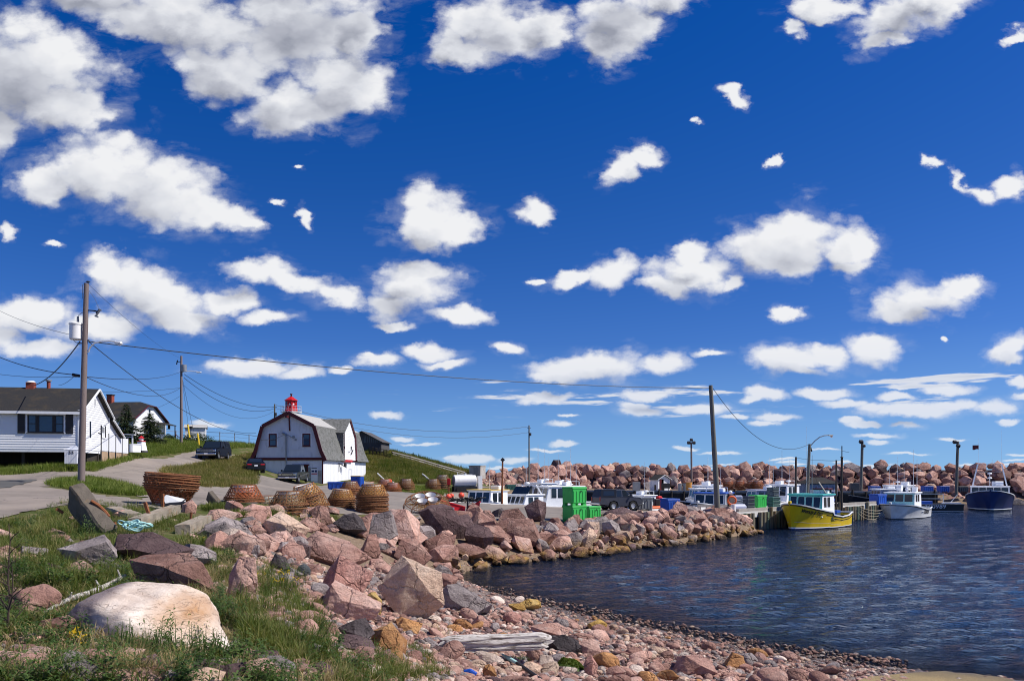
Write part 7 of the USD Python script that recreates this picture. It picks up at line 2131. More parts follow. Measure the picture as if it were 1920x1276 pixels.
def truck(label, loc_, rz, paint, L=5.7, Wd=1.95, cap=True, name='pickup_truck', crew=True, cap_paint=None, plate_front=True, grille='chrome', hh=1.0):
    """x forward."""
    t = thing(name, label, 'pickup truck', loc_, rz)
    hw = Wd / 2; F0 = L / 2
    r = .38; xf, xr = F0 - .95, -F0 + 1.25
    belt = 1.12
    body = [(-F0, .55), (-F0, belt), (.95, belt), (F0 - .35, belt - .06), (F0 - .04, belt - .22), (F0, .5), (xf + .47, .42), (xf + .36, .72), (xf, .84), (xf - .36, .72), (xf - .47, .36), (xr + .47, .36), (xr + .36, .72), (xr, .84), (xr - .36, .72), (xr - .47, .45)]
    part('body', side_body(body, hw), paint, t)
    c0 = -.95 if crew else -.55
    cb = MB(); frustum(cb, (c0, 1.15, hw - .06), (c0 + .12, .35, hw - .22), belt - .02, 1.83 * hh + .0)
    part('cab', cb, paint, t)
    def sideglass(x0, x1, z0, z1, name_='side_window'):
        for s_ in (-1, 1):
            def Y(z): return s_ * (hw - .06 - .16 * (z - belt) / (1.83 * hh - belt) + .012)
            q = [(x0[0], Y(z0), z0), (x1[0], Y(z0), z0), (x1[1], Y(z1), z1), (x0[1], Y(z1), z1)]
            part(name_, MB().quad(*(q if s_ < 0 else q[::-1]), th=.008), 'dark_glass', t)
    zt_ = 1.83 * hh - .1
    sideglass((.12, .12), (.92, .46), belt + .05, zt_)
    if crew:
        sideglass((-.78, -.72), (.02, .02), belt + .05, zt_)
    else:
        sideglass((-.45, -.42), (.02, .02), belt + .05, zt_)
    a, b = np.array([1.13, 0, belt + .03]), np.array([.40, 0, 1.83 * hh - .06])
    off = np.array([.02, 0, .012])
    q = [a + off + (0, -hw + .16, 0), a + off + (0, hw - .16, 0), b + off + (0, hw - .3, 0), b + off + (0, -hw + .3, 0)]
    part('windscreen', MB().quad(*q, th=.01), 'dark_glass', t)
    if cap:
        cp = MB(); frustum(cp, (-F0 + .03, c0 + .02, hw - .05), (-F0 + .2, c0 + .12, hw - .2), belt, 1.86 * hh)
        part('bed_cap', cp, cap_paint or paint, t)
        for s_ in (-1, 1):
            def Y(z): return s_ * (hw - .05 - .15 * (z - belt) / (1.86 * hh - belt) + .012)
            q = [(-F0 + .28, Y(1.25), 1.25), (c0 - .15, Y(1.25), 1.25), (c0 - .15, Y(1.7 * hh), 1.7 * hh), (-F0 + .36, Y(1.7 * hh), 1.7 * hh)]
            part('cap_window', MB().quad(*(q if s_ < 0 else q[::-1]), th=.008), 'dark_glass', t)
    for x in (xf, xr):
        for s_ in (-1, 1):
            wheel(t, x, s_ * (hw - .13), r)
    g_ = part('grille', MB().cbox((F0 - .02, 0, .82), (.08, 1.15, .34), .03), 'dark_trim', t)
    for z in (.74, .82, .90):
        part('grille_bar', MB().box((F0 + .03, 0, z), (.03, 1.08, .045)), grille, g_)
    for s_ in (-1, 1):
        part('headlight', MB().cbox((F0 - .06, s_ * (hw - .24), .84), (.12, .34, .26), .03), 'chrome', t)
        part('mirror', MB().cbox((.82, s_ * (hw + .12), belt + .12), (.12, .2, .2), .03), paint, t)
        part('tail_light', MB().box((-F0 - .005, s_ * (hw - .1), .95), (.04, .14, .34)), 'tail_red', t)
    part('bumper', MB().cbox((F0 + .05, 0, .52), (.2, Wd - .06, .2), .05), 'chrome' if grille == 'chrome' else 'steel_grey', t)
    part('rear_bumper', MB().cbox((-F0 - .06, 0, .55), (.16, Wd - .06, .18), .04), 'chrome', t)
    part('number_plate', MB().box((F0 + .16, 0, .54), (.015, .32, .14)), 'plate_white', t)
    part('underbody', MB().box((0, 0, .42), (L - .5, Wd - .3, .2)), 'black_plastic', t)
    return t


def heading(px, d, ang):
    """Heading (radians) of something that points ang degrees to the right of straight at the camera."""
    to = math.atan2(-d, -(px - 960) * d / F)
    return to + math.radians(ang)


q = P(402, 858, 81); truck('black pickup with a bed cap driving down the road on the hill', (q[0], q[1], float(H(q[0], q[1])) + .035), heading(402, 81, -15), 'car_black', L=5.8, hh=1.02)
q = P(552, 909, 84); truck('dark slate pickup parked at the doorway of the gambrel building', (q[0], q[1], float(H(q[0], q[1])) + .04), heading(552, 84, -14), 'car_slate', L=5.8, cap=False, hh=1.03)
q = P(1157, 959, 67); truck('grey pickup with a dark bed cap parked side on at the wharf', (q[0], q[1], float(H(q[0], q[1])) + .04), heading(1157, 67, 122), 'car_grey', L=4.1, Wd=1.55, cap_paint='car_black', crew=False, hh=.95, grille='steel_grey')


def sedan(label, loc_, rz):
    t = thing('car', label, 'car', loc_, rz)
    prof = [(-2.25, .42), (-2.28, .78), (-2.15, .98), (-1.6, 1.03), (1.0, .96), (2.0, .80), (2.25, .62), (2.28, .38), (1.72, .30), (1.62, .58), (1.35, .68), (1.08, .58), (.98, .26), (-1.0, .26), (-1.1, .58), (-1.38, .68), (-1.65, .58), (-1.75, .36)]
    part('body', side_body(prof, .89), 'car_black', t)
    cb = MB(); frustum(cb, (-1.85, 1.05, .84), (-1.05, .25, .60), .98, 1.45)
    part('cabin', cb, 'car_black', t)
    part('rear_window', MB().quad((-1.83, .62, 1.05), (-1.83, -.62, 1.05), (-1.16, -.52, 1.42), (-1.16, .52, 1.42), th=-.02), 'dark_glass', t)
    part('windscreen', MB().quad((1.0, -.66, 1.04), (1.0, .66, 1.04), (.34, .52, 1.43), (.34, -.52, 1.43), th=-.02), 'dark_glass', t)
    for s_ in (-1, 1):
        q = [(-1.35, s_ * .81, 1.04), (.78, s_ * .81, 1.04), (.2, s_ * .645, 1.40), (-.95, s_ * .645, 1.40)]
        part('side_window', MB().quad(*(q if s_ < 0 else q[::-1]), th=-.012), 'dark_glass', t)
        part('tail_light', MB().cbox((-2.2, s_ * .62, .83), (.14, .42, .17), .03), 'tail_red', t)
        part('mirror', MB().cbox((.6, s_ * .95, 1.05), (.12, .2, .13), .03), 'car_black', t)
        part('headlight', MB().cbox((2.12, s_ * .62, .68), (.2, .36, .14), .03), 'chrome', t)
    part('number_plate', MB().box((-2.27, 0, .74), (.03, .32, .15)), 'plate_white', t)
    part('bumper', MB().cbox((-2.24, 0, .5), (.16, 1.7, .3), .05), 'car_black', t)
    for x in (1.35, -1.38):
        for s_ in (-1, 1):
            wheel(t, x, s_ * .78, .32, .2)


q = P(477, 908, 80); sedan('black saloon car with red tail lights parked left of the gambrel building', (q[0], q[1], float(H(q[0], q[1])) + .04), heading(477, 80, 184))

# fuel tank on a trailer
q = P(850, 926, 97)
tk = thing('fuel_tank', 'white horizontal fuel tank on dark skids at the foot of the hill', 'tank', (q[0], q[1], float(H(q[0], q[1]))), .35)
part('shell', MB().tube([(-.0, 0, 1.35), (.05, 0, 1.35), (2.75, 0, 1.35), (2.8, 0, 1.35)], [.62, .70, .70, .62], 20), 'tank_white', tk, smooth=40)
part('end_cap', MB().tube([(-.03, 0, 1.35), (.0, 0, 1.35)], .6, 20), 'grey_bin', tk)
part('skid', MB().box((1.4, -.4, .35), (2.9, .25, .7)).box((1.4, .4, .35), (2.9, .25, .7)), 'black_plastic', tk)
part('filler', MB().cyl((1.5, 0, 2.1), .14, .35, 10).bar((.5, 0, 2.1), (2.4, 0, 2.1), .07).bar((.5, 0, 2.05), (.5, 0, 2.35), .05), 'light_metal', tk)
part('wheels', MB().cyl((.5, -.62, .3), .3, .2, 14, axis=1).cyl((2.2, -.62, .3), .3, .2, 14, axis=1), 'tyre', tk)
part('pump', MB().box((3.3, -.2, 1.0), (.5, .5, 1.9)), 'tank_white', tk)
q = P(889, 925, 95)
pm = thing('fuel_pump', 'white fuel dispenser cabinet with yellow beacon right of the tank', 'fuel pump', (q[0], q[1], float(H(q[0], q[1]))))
part('cabinet', MB().cbox((0, 0, .8), (.7, .5, 1.6), .04), 'tank_white', pm)
part('face', MB().box((0, -.26, 1.2), (.5, .03, .5)), 'dark_trim', pm)
part('beacon', MB().cyl((-.15, 0, 1.72), .13, .25, 10), 'yellow_lid', pm)
part('frame', MB().bar((.6, 0, 0), (.6, 0, 2.0), .08).bar((1.3, 0, 0), (1.3, 0, 2.0), .08).bar((.6, 0, 1.9), (1.3, 0, 1.9), .08).box((1.0, 0, 1.3), (.5, .3, .5)), 'steel_grey', pm)
q = P(841, 926, 92)
rp_ = thing('warning_post', 'red fire post with a red box in front of the dark trap stack', 'post', (q[0], q[1], float(H(q[0], q[1]))))
part('post', MB().cyl((0, 0, 0), .09, 1.3, 8, base=True), 'rusty_steel', rp_)
part('box', MB().cbox((.02, 0, 1.55), (.36, .3, .75), .03), 'red_paint', rp_)

# ---------------------------------------------------------------- bins and crates
def fish_bin(label, loc_, rz, mat_, s=(1.22, 1.08, .98), lid=None, group=None, open_=False):
    t = thing('fish_bin', label, 'bin', loc_, rz, group)
    a, b, h = s
    tub = MB()
    fr = .96
    tub.cbox((0, 0, .14 + (h - .16) / 2), (a * fr, b * fr, h - .16), .05)
    part('tub', tub, mat_, t)
    part('rim', MB().cbox((0, 0, h - .05), (a, b, .1), .03), mat_, t)
    part('lid', MB().cbox((0, 0, h + .025), (a * .99, b * .99, .06), .02), lid or mat_, t)
    for k in range(5):
        x = (-.4 + .2 * k) * a
        rb = MB()
        rb.cbox((x, -b * .485, h * .52), (.06, .05, h * .62), .015)
        part('rib', rb, mat_, t)
        y = (-.4 + .2 * k) * b
        part('rib', MB().cbox((a * .485, y, h * .52), (.05, .06, h * .62), .015), mat_, t)
    for x in (-.36, .36):
        for y in (-.36, .36):
            part('foot', MB().box((x * a, y * b, .07), (.26, .24, .14)), mat_, t)
    part('drain_plug', MB().cyl((.1, -b * .5 - .01, h * .8), .05, .05, 10, axis=1), 'black_plastic', t)
    return t


def yard(px, d, lift=.04):
    x = (px - 960) * d / F
    return np.array([x, d, float(H(x, d)) + lift])


g1 = yard(1077, 54.5)
fish_bin('lower green fish bin of the stack of two, at the yard edge', g1, .62, 'green_bin', (1.30, 1.15, 1.1))
fish_bin('upper green fish bin stacked on another, at the yard edge', g1 + (0, 0, 1.15), .62, 'green_bin', (1.30, 1.15, 1.2))
fish_bin('single green fish bin right of the stacked green bins', yard(1108, 56.5), .55, 'green_bin', (1.1, 1.0, .92))
fish_bin('green fish bin standing alone behind the big white funnelled trap', yard(804, 74), .25, 'green_bin', (1.25, 1.1, 1.2))
fish_bin('blue fish bin standing alone on the wharf', np.r_[yard(1256, 64.5)[:2], PIER_Z + .065], .45, 'blue_bin', (1.25, 1.1, 1.1))
fish_bin('green fish bin on the wharf right of the lifebuoy', np.r_[P(1421, 0, 72)[:2], PIER_Z + .065], .5, 'green_bin', (1.25, 1.1, 1.2))
fish_bin('grey wheeled bin in front of the parked grey pickup', np.r_[yard(1206, 68.2)[:2], PIER_Z + .065], .15, 'grey_bin', (1.35, 1.1, 1.1))
fish_bin('small dark green fish bin beside the cabin cruiser', np.r_[P(957, 0, 112)[:2], float(H(*P(957, 0, 112)[:2])) + .05], .3, 'teal_plastic', (1.3, 1.1, 1.4))
fish_bin('blue fish bin behind the white boat wheelhouse', np.r_[P(1646, 0, 85.5)[:2], PIER_Z - .1], .5, 'blue_bin', (1.5, 1.2, 1.1))
for lab, px, dd in (('blue tote on the far quay above the low black boat', 1738, 128), ('blue tote on the far quay left of the second floodlight pole', 1639, 129), ('dark blue tote beside the floodlight pole near the navy boat', 1768, 128), ('navy tote right of the floodlight pole near the navy boat', 1803, 127)):
    fish_bin(lab, np.r_[P(px, 0, dd)[:2], QUAY_Z + .02], .1, 'blue_bin' if 'navy' not in lab[:5] else 'navy_plastic', (1.6, 1.1, .95))
bb = yard(633, 80)
fish_bin('blue tub in front of the white side of the gambrel building', bb, .1, 'blue_bin', (1.9, 1.1, .75))
bb = yard(670, 92)
fish_bin('blue bin with a yellow lid at the back corner of the gambrel building', bb, -.2, 'blue_bin', (1.25, 1.1, 1.15), 'yellow_lid')


def crate_stack(label, base, rz, n, mat_, s=(.85, .62, .30), side='white_paint'):
    for k in range(n):
        lv = ('bottom', 'second', 'third', 'fourth', 'top')[k if k < n - 1 else 4]
        t = thing('crate', f'{label}, {lv} of its stack', 'crate', base + np.array([0, 0, k * s[2]]), rz)
        part('tray', MB().cbox((0, 0, s[2] / 2), (s[0], s[1], s[2] - .03), .02), mat_, t)
        for z in (.3, .7):
            part('slot', MB().box((0, -s[1] / 2 - .004, s[2] * z), (s[0] * .8, .012, s[2] * .16)), 'black_plastic', t)
        part('end_label', MB().box((s[0] / 2 + .004, 0, s[2] * .5), (.012, s[1] * .6, s[2] * .5)), side, t)


w_ = lambda px, d: np.r_[P(px, 0, d)[:2], PIER_Z + .065]
crate_stack('navy plastic fish crate left of the green wharf bin', w_(1404, 71), .5, 4, 'navy_plastic')
crate_stack('slate plastic fish crate in the tall stack left of the yellow boat', w_(1449, 80), .5, 5, 'slate_plastic', (1.0, .7, .36))
crate_stack('green grey fish crate in the low stack left of the yellow boat', w_(1451, 74), .5, 3, 'teal_plastic', (1.0, .7, .34))
solo('bin_cover', MB().cbox((0, 0, .05), (1.1, .8, .1), .02), 'green_bin', 'flat bright green lid lying on the wharf right of the green bin', 'lid', loc=w_(1438, 72.5), rz=.4)

# lifebuoy post and wharf furniture
q = w_(1369, 66)
lp = thing('lifebuoy_post', 'wooden post with a white lamp cap holding the orange lifebuoy, on the wharf', 'post', q)
part('post', MB().box((-.15, 0, .75), (.13, .13, 1.5)), 'dark_timber', lp)
part('backboard', MB().box((.1, .08, .8), (.5, .04, 1.3)), 'weathered_wood', lp)
part('cap', MB().tm(trimesh.creation.icosphere(2, .16), (.02, 0, 1.62)), 'white_paint', lp, smooth=True)
tor = trimesh.creation.torus(.32, .085, 24, 10); tor.apply_transform(trimesh.transformations.rotation_matrix(PI / 2, [1, 0, 0]))
lbp = solo('lifebuoy', MB().tm(tor), 'buoy_orange', 'orange lifebuoy hanging on the wharf post', 'lifebuoy', smooth=True, loc=q + (.12, -.1, .95))
solo('bollard', MB().lathe([(.001, 0), (.2, 0), (.2, .6), (.16, .66), (.001, .68)], 14), 'funnel_white', 'short pale bollard beside the lifebuoy post', 'bollard', smooth=40, loc=w_(1375, 65.2))
for k, px in enumerate((1331, 1352)):
    solo('wharf_cleat', MB().bar((-.25, 0, .16), (.25, 0, .16), .1).bar((-.1, 0, 0), (-.1, 0, .16), .09).bar((.1, 0, 0), (.1, 0, .16), .09), 'rusty_steel', ('rusty cleat left of the leaning pole on the wharf', 'rusty cleat right of the leaning pole on the wharf')[k], 'cleat', loc=w_(px, 66.5))
bm = thing('wharf_bench', 'low timber rail on short legs along the wharf beside the leaning pole', 'timber rail', w_(1337, 68))
part('beam', MB().box((0, 0, .42), (2.6, .22, .2)), 'weathered_wood', bm)
for k in range(5):
    part('leg', MB().box((-1.1 + .55 * k, 0, .16), (.12, .16, .32)), 'weathered_wood', bm)
solo('pallet', MB().box((0, 0, .12), (1.3, 1.0, .04)).box((-.5, 0, .05), (.1, 1.0, .1)).box((.5, 0, .05), (.1, 1.0, .1)), 'plywood', 'wooden pallet lying beside the parked grey pickup', 'pallet', loc=yard(1166, 59.5), rz=.4)
ptab = thing('net_table', 'pale table with gear on the wharf behind the lifebuoy', 'table', w_(1392, 75))
part('top', MB().box((0, 0, .8), (2.6, .9, .07)), 'grey_hull', ptab)
for x in (-1.2, 1.2):
    for y in (-.35, .35):
        part('leg', MB().box((x, y, .4), (.08, .08, .8)), 'dark_trim', ptab)
part('gear', MB().cbox((-.4, 0, .98), (.7, .5, .3), .08).cbox((.5, .1, .93), (.5, .4, .2), .06), 'lavender_paint', ptab)
solo('tarpaulin', MB().cbox((0, 0, .25), (1.4, .8, .5), .18), 'lavender_paint', 'bundled pale tarpaulin on the wharf between the lifebuoy and the navy crates', 'tarpaulin', loc=w_(1384, 70), rz=.3)
# quay clutter
for k, (px, lab) in enumerate(((1193, 'grey square electrical cabinet on the far quay left of the shed'), (1602, 'dark box at the foot of the floodlight pole behind the yellow boat'))):
    solo('cabinet', MB().cbox((0, 0, .75), (1.3, .8, 1.5), .03), 'steel_grey' if k == 0 else 'navy_plastic', lab, 'cabinet', loc=np.r_[P(px, 0, 143 - 14 * k)[:2], QUAY_Z])
solo('barrel', MB().cyl((0, 0, 0), .5, 1.5, 14, base=True), 'orange_net', 'orange barrel beside the three headed floodlight pole', 'barrel', loc=np.r_[P(1292, 0, 139)[:2], QUAY_Z])
for k, (px, dd) in enumerate(((1275, 140), (1284, 140))):
    solo('drum', MB().cyl((0, 0, 0), .4, 1.3, 12, base=True), 'steel_grey', ('grey drum nearer the shed on the far quay', 'grey drum next to the orange barrel')[k], 'drum', loc=np.r_[P(px, 0, dd)[:2], QUAY_Z])
for k, (px, dd) in enumerate(((1228.5, 137), (1244, 137.3))):
    solo('quay_bollard', MB().bar((0, 0, 0), (0, 0, 1.1), .28), 'dark_timber', ('dark mooring bollard left of the quay shed door', 'dark mooring bollard before the quay shed door')[k], 'bollard', loc=np.r_[P(px, 0, dd)[:2], QUAY_Z])
solo('sign_board', MB().box((0, 0, 1.3), (1.5, .08, .9)).box((-.5, .06, .5), (.1, .1, 1.1)).box((.5, .06, .5), (.1, .1, 1.1)), 'dark_trim', 'dark board on two legs at the foot of the quay shed', 'board', loc=np.r_[P(1248, 0, 138.2)[:2], QUAY_Z - .4])

# ---------------------------------------------------------------- crab traps
def trap_class(path, net, r0=.85, r1=.52, h=.62, dens=24, funnel=True, frame='trap_steel'):
    """A conical crab trap, base ring below: frame, netting and the pale entrance collar on top."""
    x = UsdGeom.Xform.Define(stage, path)
    fm = MB()
    ang = np.linspace(0, 2 * PI, 29)
    ring = lambda r, z, w: fm.tube(np.c_[r * np.cos(ang), r * np.sin(ang), np.full(29, z)], w, 6, cap=False)
    ring(r0, .03, .026); ring(r0 * .97, .10, .016); ring((r0 + r1) / 2, h * .5, .014); ring(r1, h, .022)
    for k in range(8):
        a = k * PI / 4 + .1
        fm.tube([(r0 * math.cos(a), r0 * math.sin(a), .03), (r1 * math.cos(a), r1 * math.sin(a), h)], .016, 5)
    for k in range(4):
        a = k * PI / 4
        fm.bar((r0 * math.cos(a), r0 * math.sin(a), .03), (-r0 * math.cos(a), -r0 * math.sin(a), .03), .03)
    part('frame', fm, frame, path)
    nt = MB()
    m = 5
    for k in range(dens):
        for s_ in (-1, 1):
            tt = np.linspace(0, 1, m + 1); a = k * 2 * PI / dens + s_ * tt * 2.6 * 2 * PI / dens * 1.5
            r = r0 + (r1 - r0) * tt + .003 * s_; z = .04 + (h - .04) * tt
            w = .024
            up = np.stack([-np.sin(a), np.cos(a), 0 * a], -1) * w
            p = np.stack([r * np.cos(a), r * np.sin(a), z], -1)
            v = np.vstack([p - up / 2, p + up / 2]); n = m + 1; i = np.arange(m)
            nt.add(v, np.stack([i, i + 1, n + i + 1, n + i], -1))
    # looser slack of rope tangled inside
    rr = np.random.default_rng(dens)
    for k in range(26):
        a = rr.uniform(0, 6.28, 4); q = np.stack([rr.uniform(.1, r1, 4) * np.cos(a), rr.uniform(.1, r1, 4) * np.sin(a), rr.uniform(.08, h * .7, 4)], -1)
        nt.tube(q, .012, 3, cap=False)
    part('netting', nt, net, path)
    if funnel:
        part('collar', MB().lathe([(r1 * .72, h - .18), (r1 * .80, h - .02), (r1 * .86, h - .0), (r1 * .80, h - .20), (r1 * .72, h - .18)], 20), 'funnel_white', path)
    stage.GetPrimAtPath(path).SetSpecifier(Sdf.SpecifierClass)
    return path


TR = {n: trap_class(f'/World/crab_trap_{n}', n + '_net') for n in ('orange', 'brown', 'red', 'olive')}
_tr = np.random.default_rng(77)
ORD = ['bottom', 'second', 'third', 'fourth', 'fifth', 'sixth', 'seventh', 'eighth', 'ninth', 'tenth', 'eleventh', 'twelfth']


def stack(label, base, dia, n, step, kinds, tilt=(0, 0), flip=False, group=None, top_tilt=None, name='crab_trap'):
    s = dia / 1.70
    base = np.asarray(base, float)
    for k in range(n):
        tx, ty = tilt if not (top_tilt and k >= n - top_tilt[0]) else (top_tilt[1], top_tilt[2])
        rot = rotm(tx + _tr.normal(0, .012) + (PI if flip else 0), ty + _tr.normal(0, .012), 0) @ rotm(0, 0, _tr.uniform(0, 6.28))
        off = np.array([_tr.normal(0, .012), _tr.normal(0, .012), k * step * s + (.62 * s if flip else 0)])
        off[0] += math.sin(ty) * k * step * s
        order = 'topmost' if k == n - 1 and n > 1 else ORD[k] + '' if k else 'bottom'
        copy_of(TR[kinds[k % len(kinds)] if isinstance(kinds, (list, tuple)) else kinds], name, f'{label}, {order}' if n > 1 else label, 'crab trap', base + off, 0, s, group, rot=rot)


q = yard(322, 29.5, .0)
stack('rusty red crab trap in the upside down stack', q, 1.90, 7, .07, 'red', tilt=(-.03, .09), flip=True)
q = yard(458, 36, -.02); q[2] = P(458, 945, 36)[2] + .1
stack('rusty red crab trap in the low pair behind the tipped slab', q, 1.75, 2, .13, 'red')
q = P(540, 967, 36)
stack('olive brown crab trap in the nearest wide stack', q, 1.72, 4, .16, ['olive', 'brown'])
q = P(497, 958, 39)
stack('olive crab trap half hidden left of the nearest wide stack', q, 1.6, 2, .18, 'olive')
q = P(585, 967, 43)
stack('orange crab trap in the tilted stack', q, 1.78, 6, .20, ['brown', 'brown', 'orange'], tilt=(.0, .06), top_tilt=(2, .12, -.26))
q = P(641, 965, 45)
stack('golden crab trap in the middle upright stack', q, 1.58, 8, .135, ['brown', 'brown', 'brown', 'brown', 'brown', 'brown', 'brown', 'orange'])
q = P(698, 966, 44)
stack('orange brown crab trap in the right upright stack', q, 1.80, 9, .125, ['brown', 'brown', 'brown', 'brown', 'brown', 'brown', 'brown', 'brown', 'orange'])
q = P(657, 930, 58)
stack('rusty crab trap in the stack behind the middle ones', q, 1.5, 5, .15, ['brown', 'red'])
for lab, px, py, d, n, kind in (('rusty red crab trap in the stack at the hill foot beside the floats', 722, 922, 88, 3, 'red'), ('dark red crab trap in the pair left of the green bin at the hill foot', 737, 926, 86, 2, 'red'), ('dark brown crab trap at the hill foot left of the lone green bin', 762, 924, 88, 4, 'brown'), ('brown crab trap behind the lone green bin', 812, 921, 95, 4, 'brown'), ('dark crab trap left of the fuel tank', 830, 921, 97, 6, 'olive')):
    p = P(px, py, d); stack(lab, np.r_[p[:2], float(H(p[0], p[1])) + .02], 1.9, n, .22, kind)
for k, px in enumerate((1310, 1334, 1366, 1387, 1408, 1420)):
    p = P(px, 0, 140 - k); stack(f"rusty red crab trap in the {('first', 'second', 'third', 'fourth', 'fifth', 'last')[k]} stack along the far quay", np.r_[p[:2], QUAY_Z + .01], 2.0, 5 if k > 1 else 3, .24, 'red')

# the wide trap with four white funnels, tipped towards the camera
q = P(800, 964, 49)
wt = thing('funnel_trap', 'big round netted crab trap with four white funnel mouths, left of the red plough', 'crab trap', q)
R1, HH = 1.42, .62
T0 = rotm(.42, -.10, .3)
fm = MB()
an = np.linspace(0, 2 * PI, 41)
for r, z, w in ((R1, .05, .03), (R1 * .92, .38, .02), (R1 * .66, HH, .026)):
    fm.tube(np.c_[r * np.cos(an), r * np.sin(an), np.full(41, z)], w, 6, cap=False)
for k in range(10):
    a = k * PI / 5
    fm.tube([(R1 * math.cos(a), R1 * math.sin(a), .05), (R1 * .92 * math.cos(a), R1 * .92 * math.sin(a), .38), (R1 * .66 * math.cos(a), R1 * .66 * math.sin(a), HH)], .02, 5)
fm.bar((-R1 * .66, 0, HH), (R1 * .66, 0, HH), .05).bar((0, -R1 * .66, HH), (0, R1 * .66, HH), .05)
part('frame', fm.moved((0, 0, .45), T0), 'trap_steel', wt)
nt = MB()
for k in range(52):
    for s_ in (-1, 1):
        tt = np.linspace(0, 1, 6); a = k * 2 * PI / 52 + s_ * tt * .42
        r = np.interp(tt, [0, .5, 1], [R1, R1 * .92, R1 * .66]); z = np.interp(tt, [0, .5, 1], [.05, .38, HH])
        p = np.stack([r * np.cos(a), r * np.sin(a), z], -1); u = np.stack([-np.sin(a), np.cos(a), 0 * a], -1) * .011
        i = np.arange(5)
        nt.add(np.vstack([p - u, p + u]), np.stack([i, i + 1, 7 + i, 6 + i], -1))
for k in range(60):
    a = _tr.uniform(0, 6.28, 3); r = _tr.uniform(.2, R1 * .9, 3)
    nt.tube(np.stack([r * np.cos(a), r * np.sin(a), _tr.uniform(.05, .4, 3)], -1), .016, 3, cap=False)
part('netting', nt.moved((0, 0, .45), T0), 'brown_net', wt)
for k in range(4):
    a = k * PI / 2 + PI / 4; c = .47
    part('funnel', MB().lathe([(.30, .0), (.32, .03), (.22, -.16), (.18, -.20), (.21, -.15), (.30, 0)], 20, (c * math.cos(a), c * math.sin(a), HH + .02)).moved((0, 0, .45), T0), 'funnel_white', wt, smooth=40)

# V plough
q = P(872, 971, 53)
pl = thing('snow_plough', 'red steel V shaped plough blade with a white plate, resting among the boulders', 'plough', q, -.25)
def blade(x1, y1, h0, h1):
    mb = MB(); n = 9
    v0, v1 = np.array([0, 0.0]), np.array([x1, y1])
    t = (v1 - v0) / np.linalg.norm(v1 - v0); nrm = np.array([-t[1], t[0]]) * (1 if x1 < 0 else -1)
    rows = []
    for s in np.linspace(0, 1, 6):
        h = h0 + (h1 - h0) * s
        p = v0 + (v1 - v0) * s
        rows.append([np.r_[p + nrm * (.16 * math.cos(u * PI) - .05), h * u] for u in np.linspace(0, 1, n)])
    V = np.array(rows).reshape(-1, 3); V2 = V.copy(); V2[:, :2] += nrm * .04
    i, j = np.meshgrid(np.arange(5), np.arange(n - 1), indexing='ij')
    f = np.stack([i * n + j, (i + 1) * n + j, (i + 1) * n + j + 1, i * n + j + 1], -1).reshape(-1, 4)
    mb.add(V, f).add(V2, f[:, ::-1])
    tp = np.array(rows)[:, -1]
    mb.tube(tp, .06, 6)
    return mb
part('blade', blade(-1.62, -.35, .72, 1.18), 'red_paint', pl, smooth=40)
part('blade', blade(1.0, -.30, .72, 1.10), 'red_paint', pl, smooth=40)
part('white_plate', MB().box((-.95, -.38, .62), (.6, .03, .26), rot=rotm(0, .1, .2)), 'plate_white', pl)
part('hitch', MB().bar((0, .1, .4), (0, .9, .4), .16).bar((-.4, .8, .4), (.4, .8, .4), .12).bar((.15, .1, .4), (.15, .1, 1.25), .1), 'black_plastic', pl)
for lab, px, py, d in (('red float left of the rope heap on the basin edge', 841, 931, 71), ('small red float behind the plough', 847, 928.5, 73), ('red float right of the plough hitch', 865, 928, 72)):
    p = P(px, py, d); solo('float', MB().tm(trimesh.creation.icosphere(2, .27 if 'small' not in lab else .2)), 'float_red', lab, 'float', smooth=True, loc=p)
gh_ = MB(); 
for k in range(46):
    a = _tr.uniform(0, 6.28, 4)
    gh_.tube(np.stack([_tr.uniform(-2.0, 2.0) + .5 * np.cos(a), _tr.uniform(-.3, .3) + .3 * np.sin(a), _tr.uniform(.02, .5, 4)], -1), .03, 4, cap=False)
gq = yard(858, 68.5); solo('rope_heap', gh_, 'wire_black', 'dark heap of coiled rope behind the red plough', 'rope', loc=gq)
# poles, buoys and driftwood lying at the hill foot
for lab, px0, py0, px1, py1, d in (('long white pole leaning on the hill behind the green bin', 795, 890, 815, 908, 104), ('second white pole leaning on the hill behind the green bin', 792, 888, 811, 907, 105), ('thin float stick on the hill right of the gambrel building', 708, 887, 727, 905, 101), ('white float stick beside the red float on the hill', 731, 899, 740, 906, 101)):
    a, b = P(px0, py0, d + 5), P(px1, py1, d)
    solo('float_stick', MB().tube([a, (a + b) / 2, b], .09, 6), 'funnel_white', lab, 'pole')
p = P(729.5, 902.5, 101); solo('float', MB().tm(trimesh.creation.icosphere(2, .38)), 'float_red', 'red float on the hill foot right of the gambrel building', 'float', smooth=True, loc=p)

# ---------------------------------------------------------------- the foreground
q = ground(168, 998)
v = MB().cbox((0, 0, 0), (1.5, .34, .78), .04, rot=rotm(.42, .74, -.42))
sl_ = thing('concrete_slab', 'big tipped slab of dark weathered concrete with a rusty edge, in the grass', 'concrete slab', q + (0, .1, .34))
vv, ff = v.get(); 
v3 = trimesh.Trimesh(vv, ff).subdivide().subdivide().subdivide()
vv = np.array(v3.vertices); vv = vv + (meshkit.fbm(vv * 5, 4, 3)[:, None] - .5) * .05
part('slab', (vv, np.array(v3.faces)), 'dark_concrete', sl_)
part('chain', MB().tube([(.1, -.22, .38), (.25, -.2, .28), (.4, -.2, .14), (.5, -.22, .02)], .035, 6), 'rusty_steel', sl_)
part('bolt', MB().bar((-.75, -.1, .2), (-.62, -.05, .1), .06).bar((.62, -.2, -.1), (.6, -.28, -.35), .05), 'rusty_steel', sl_)


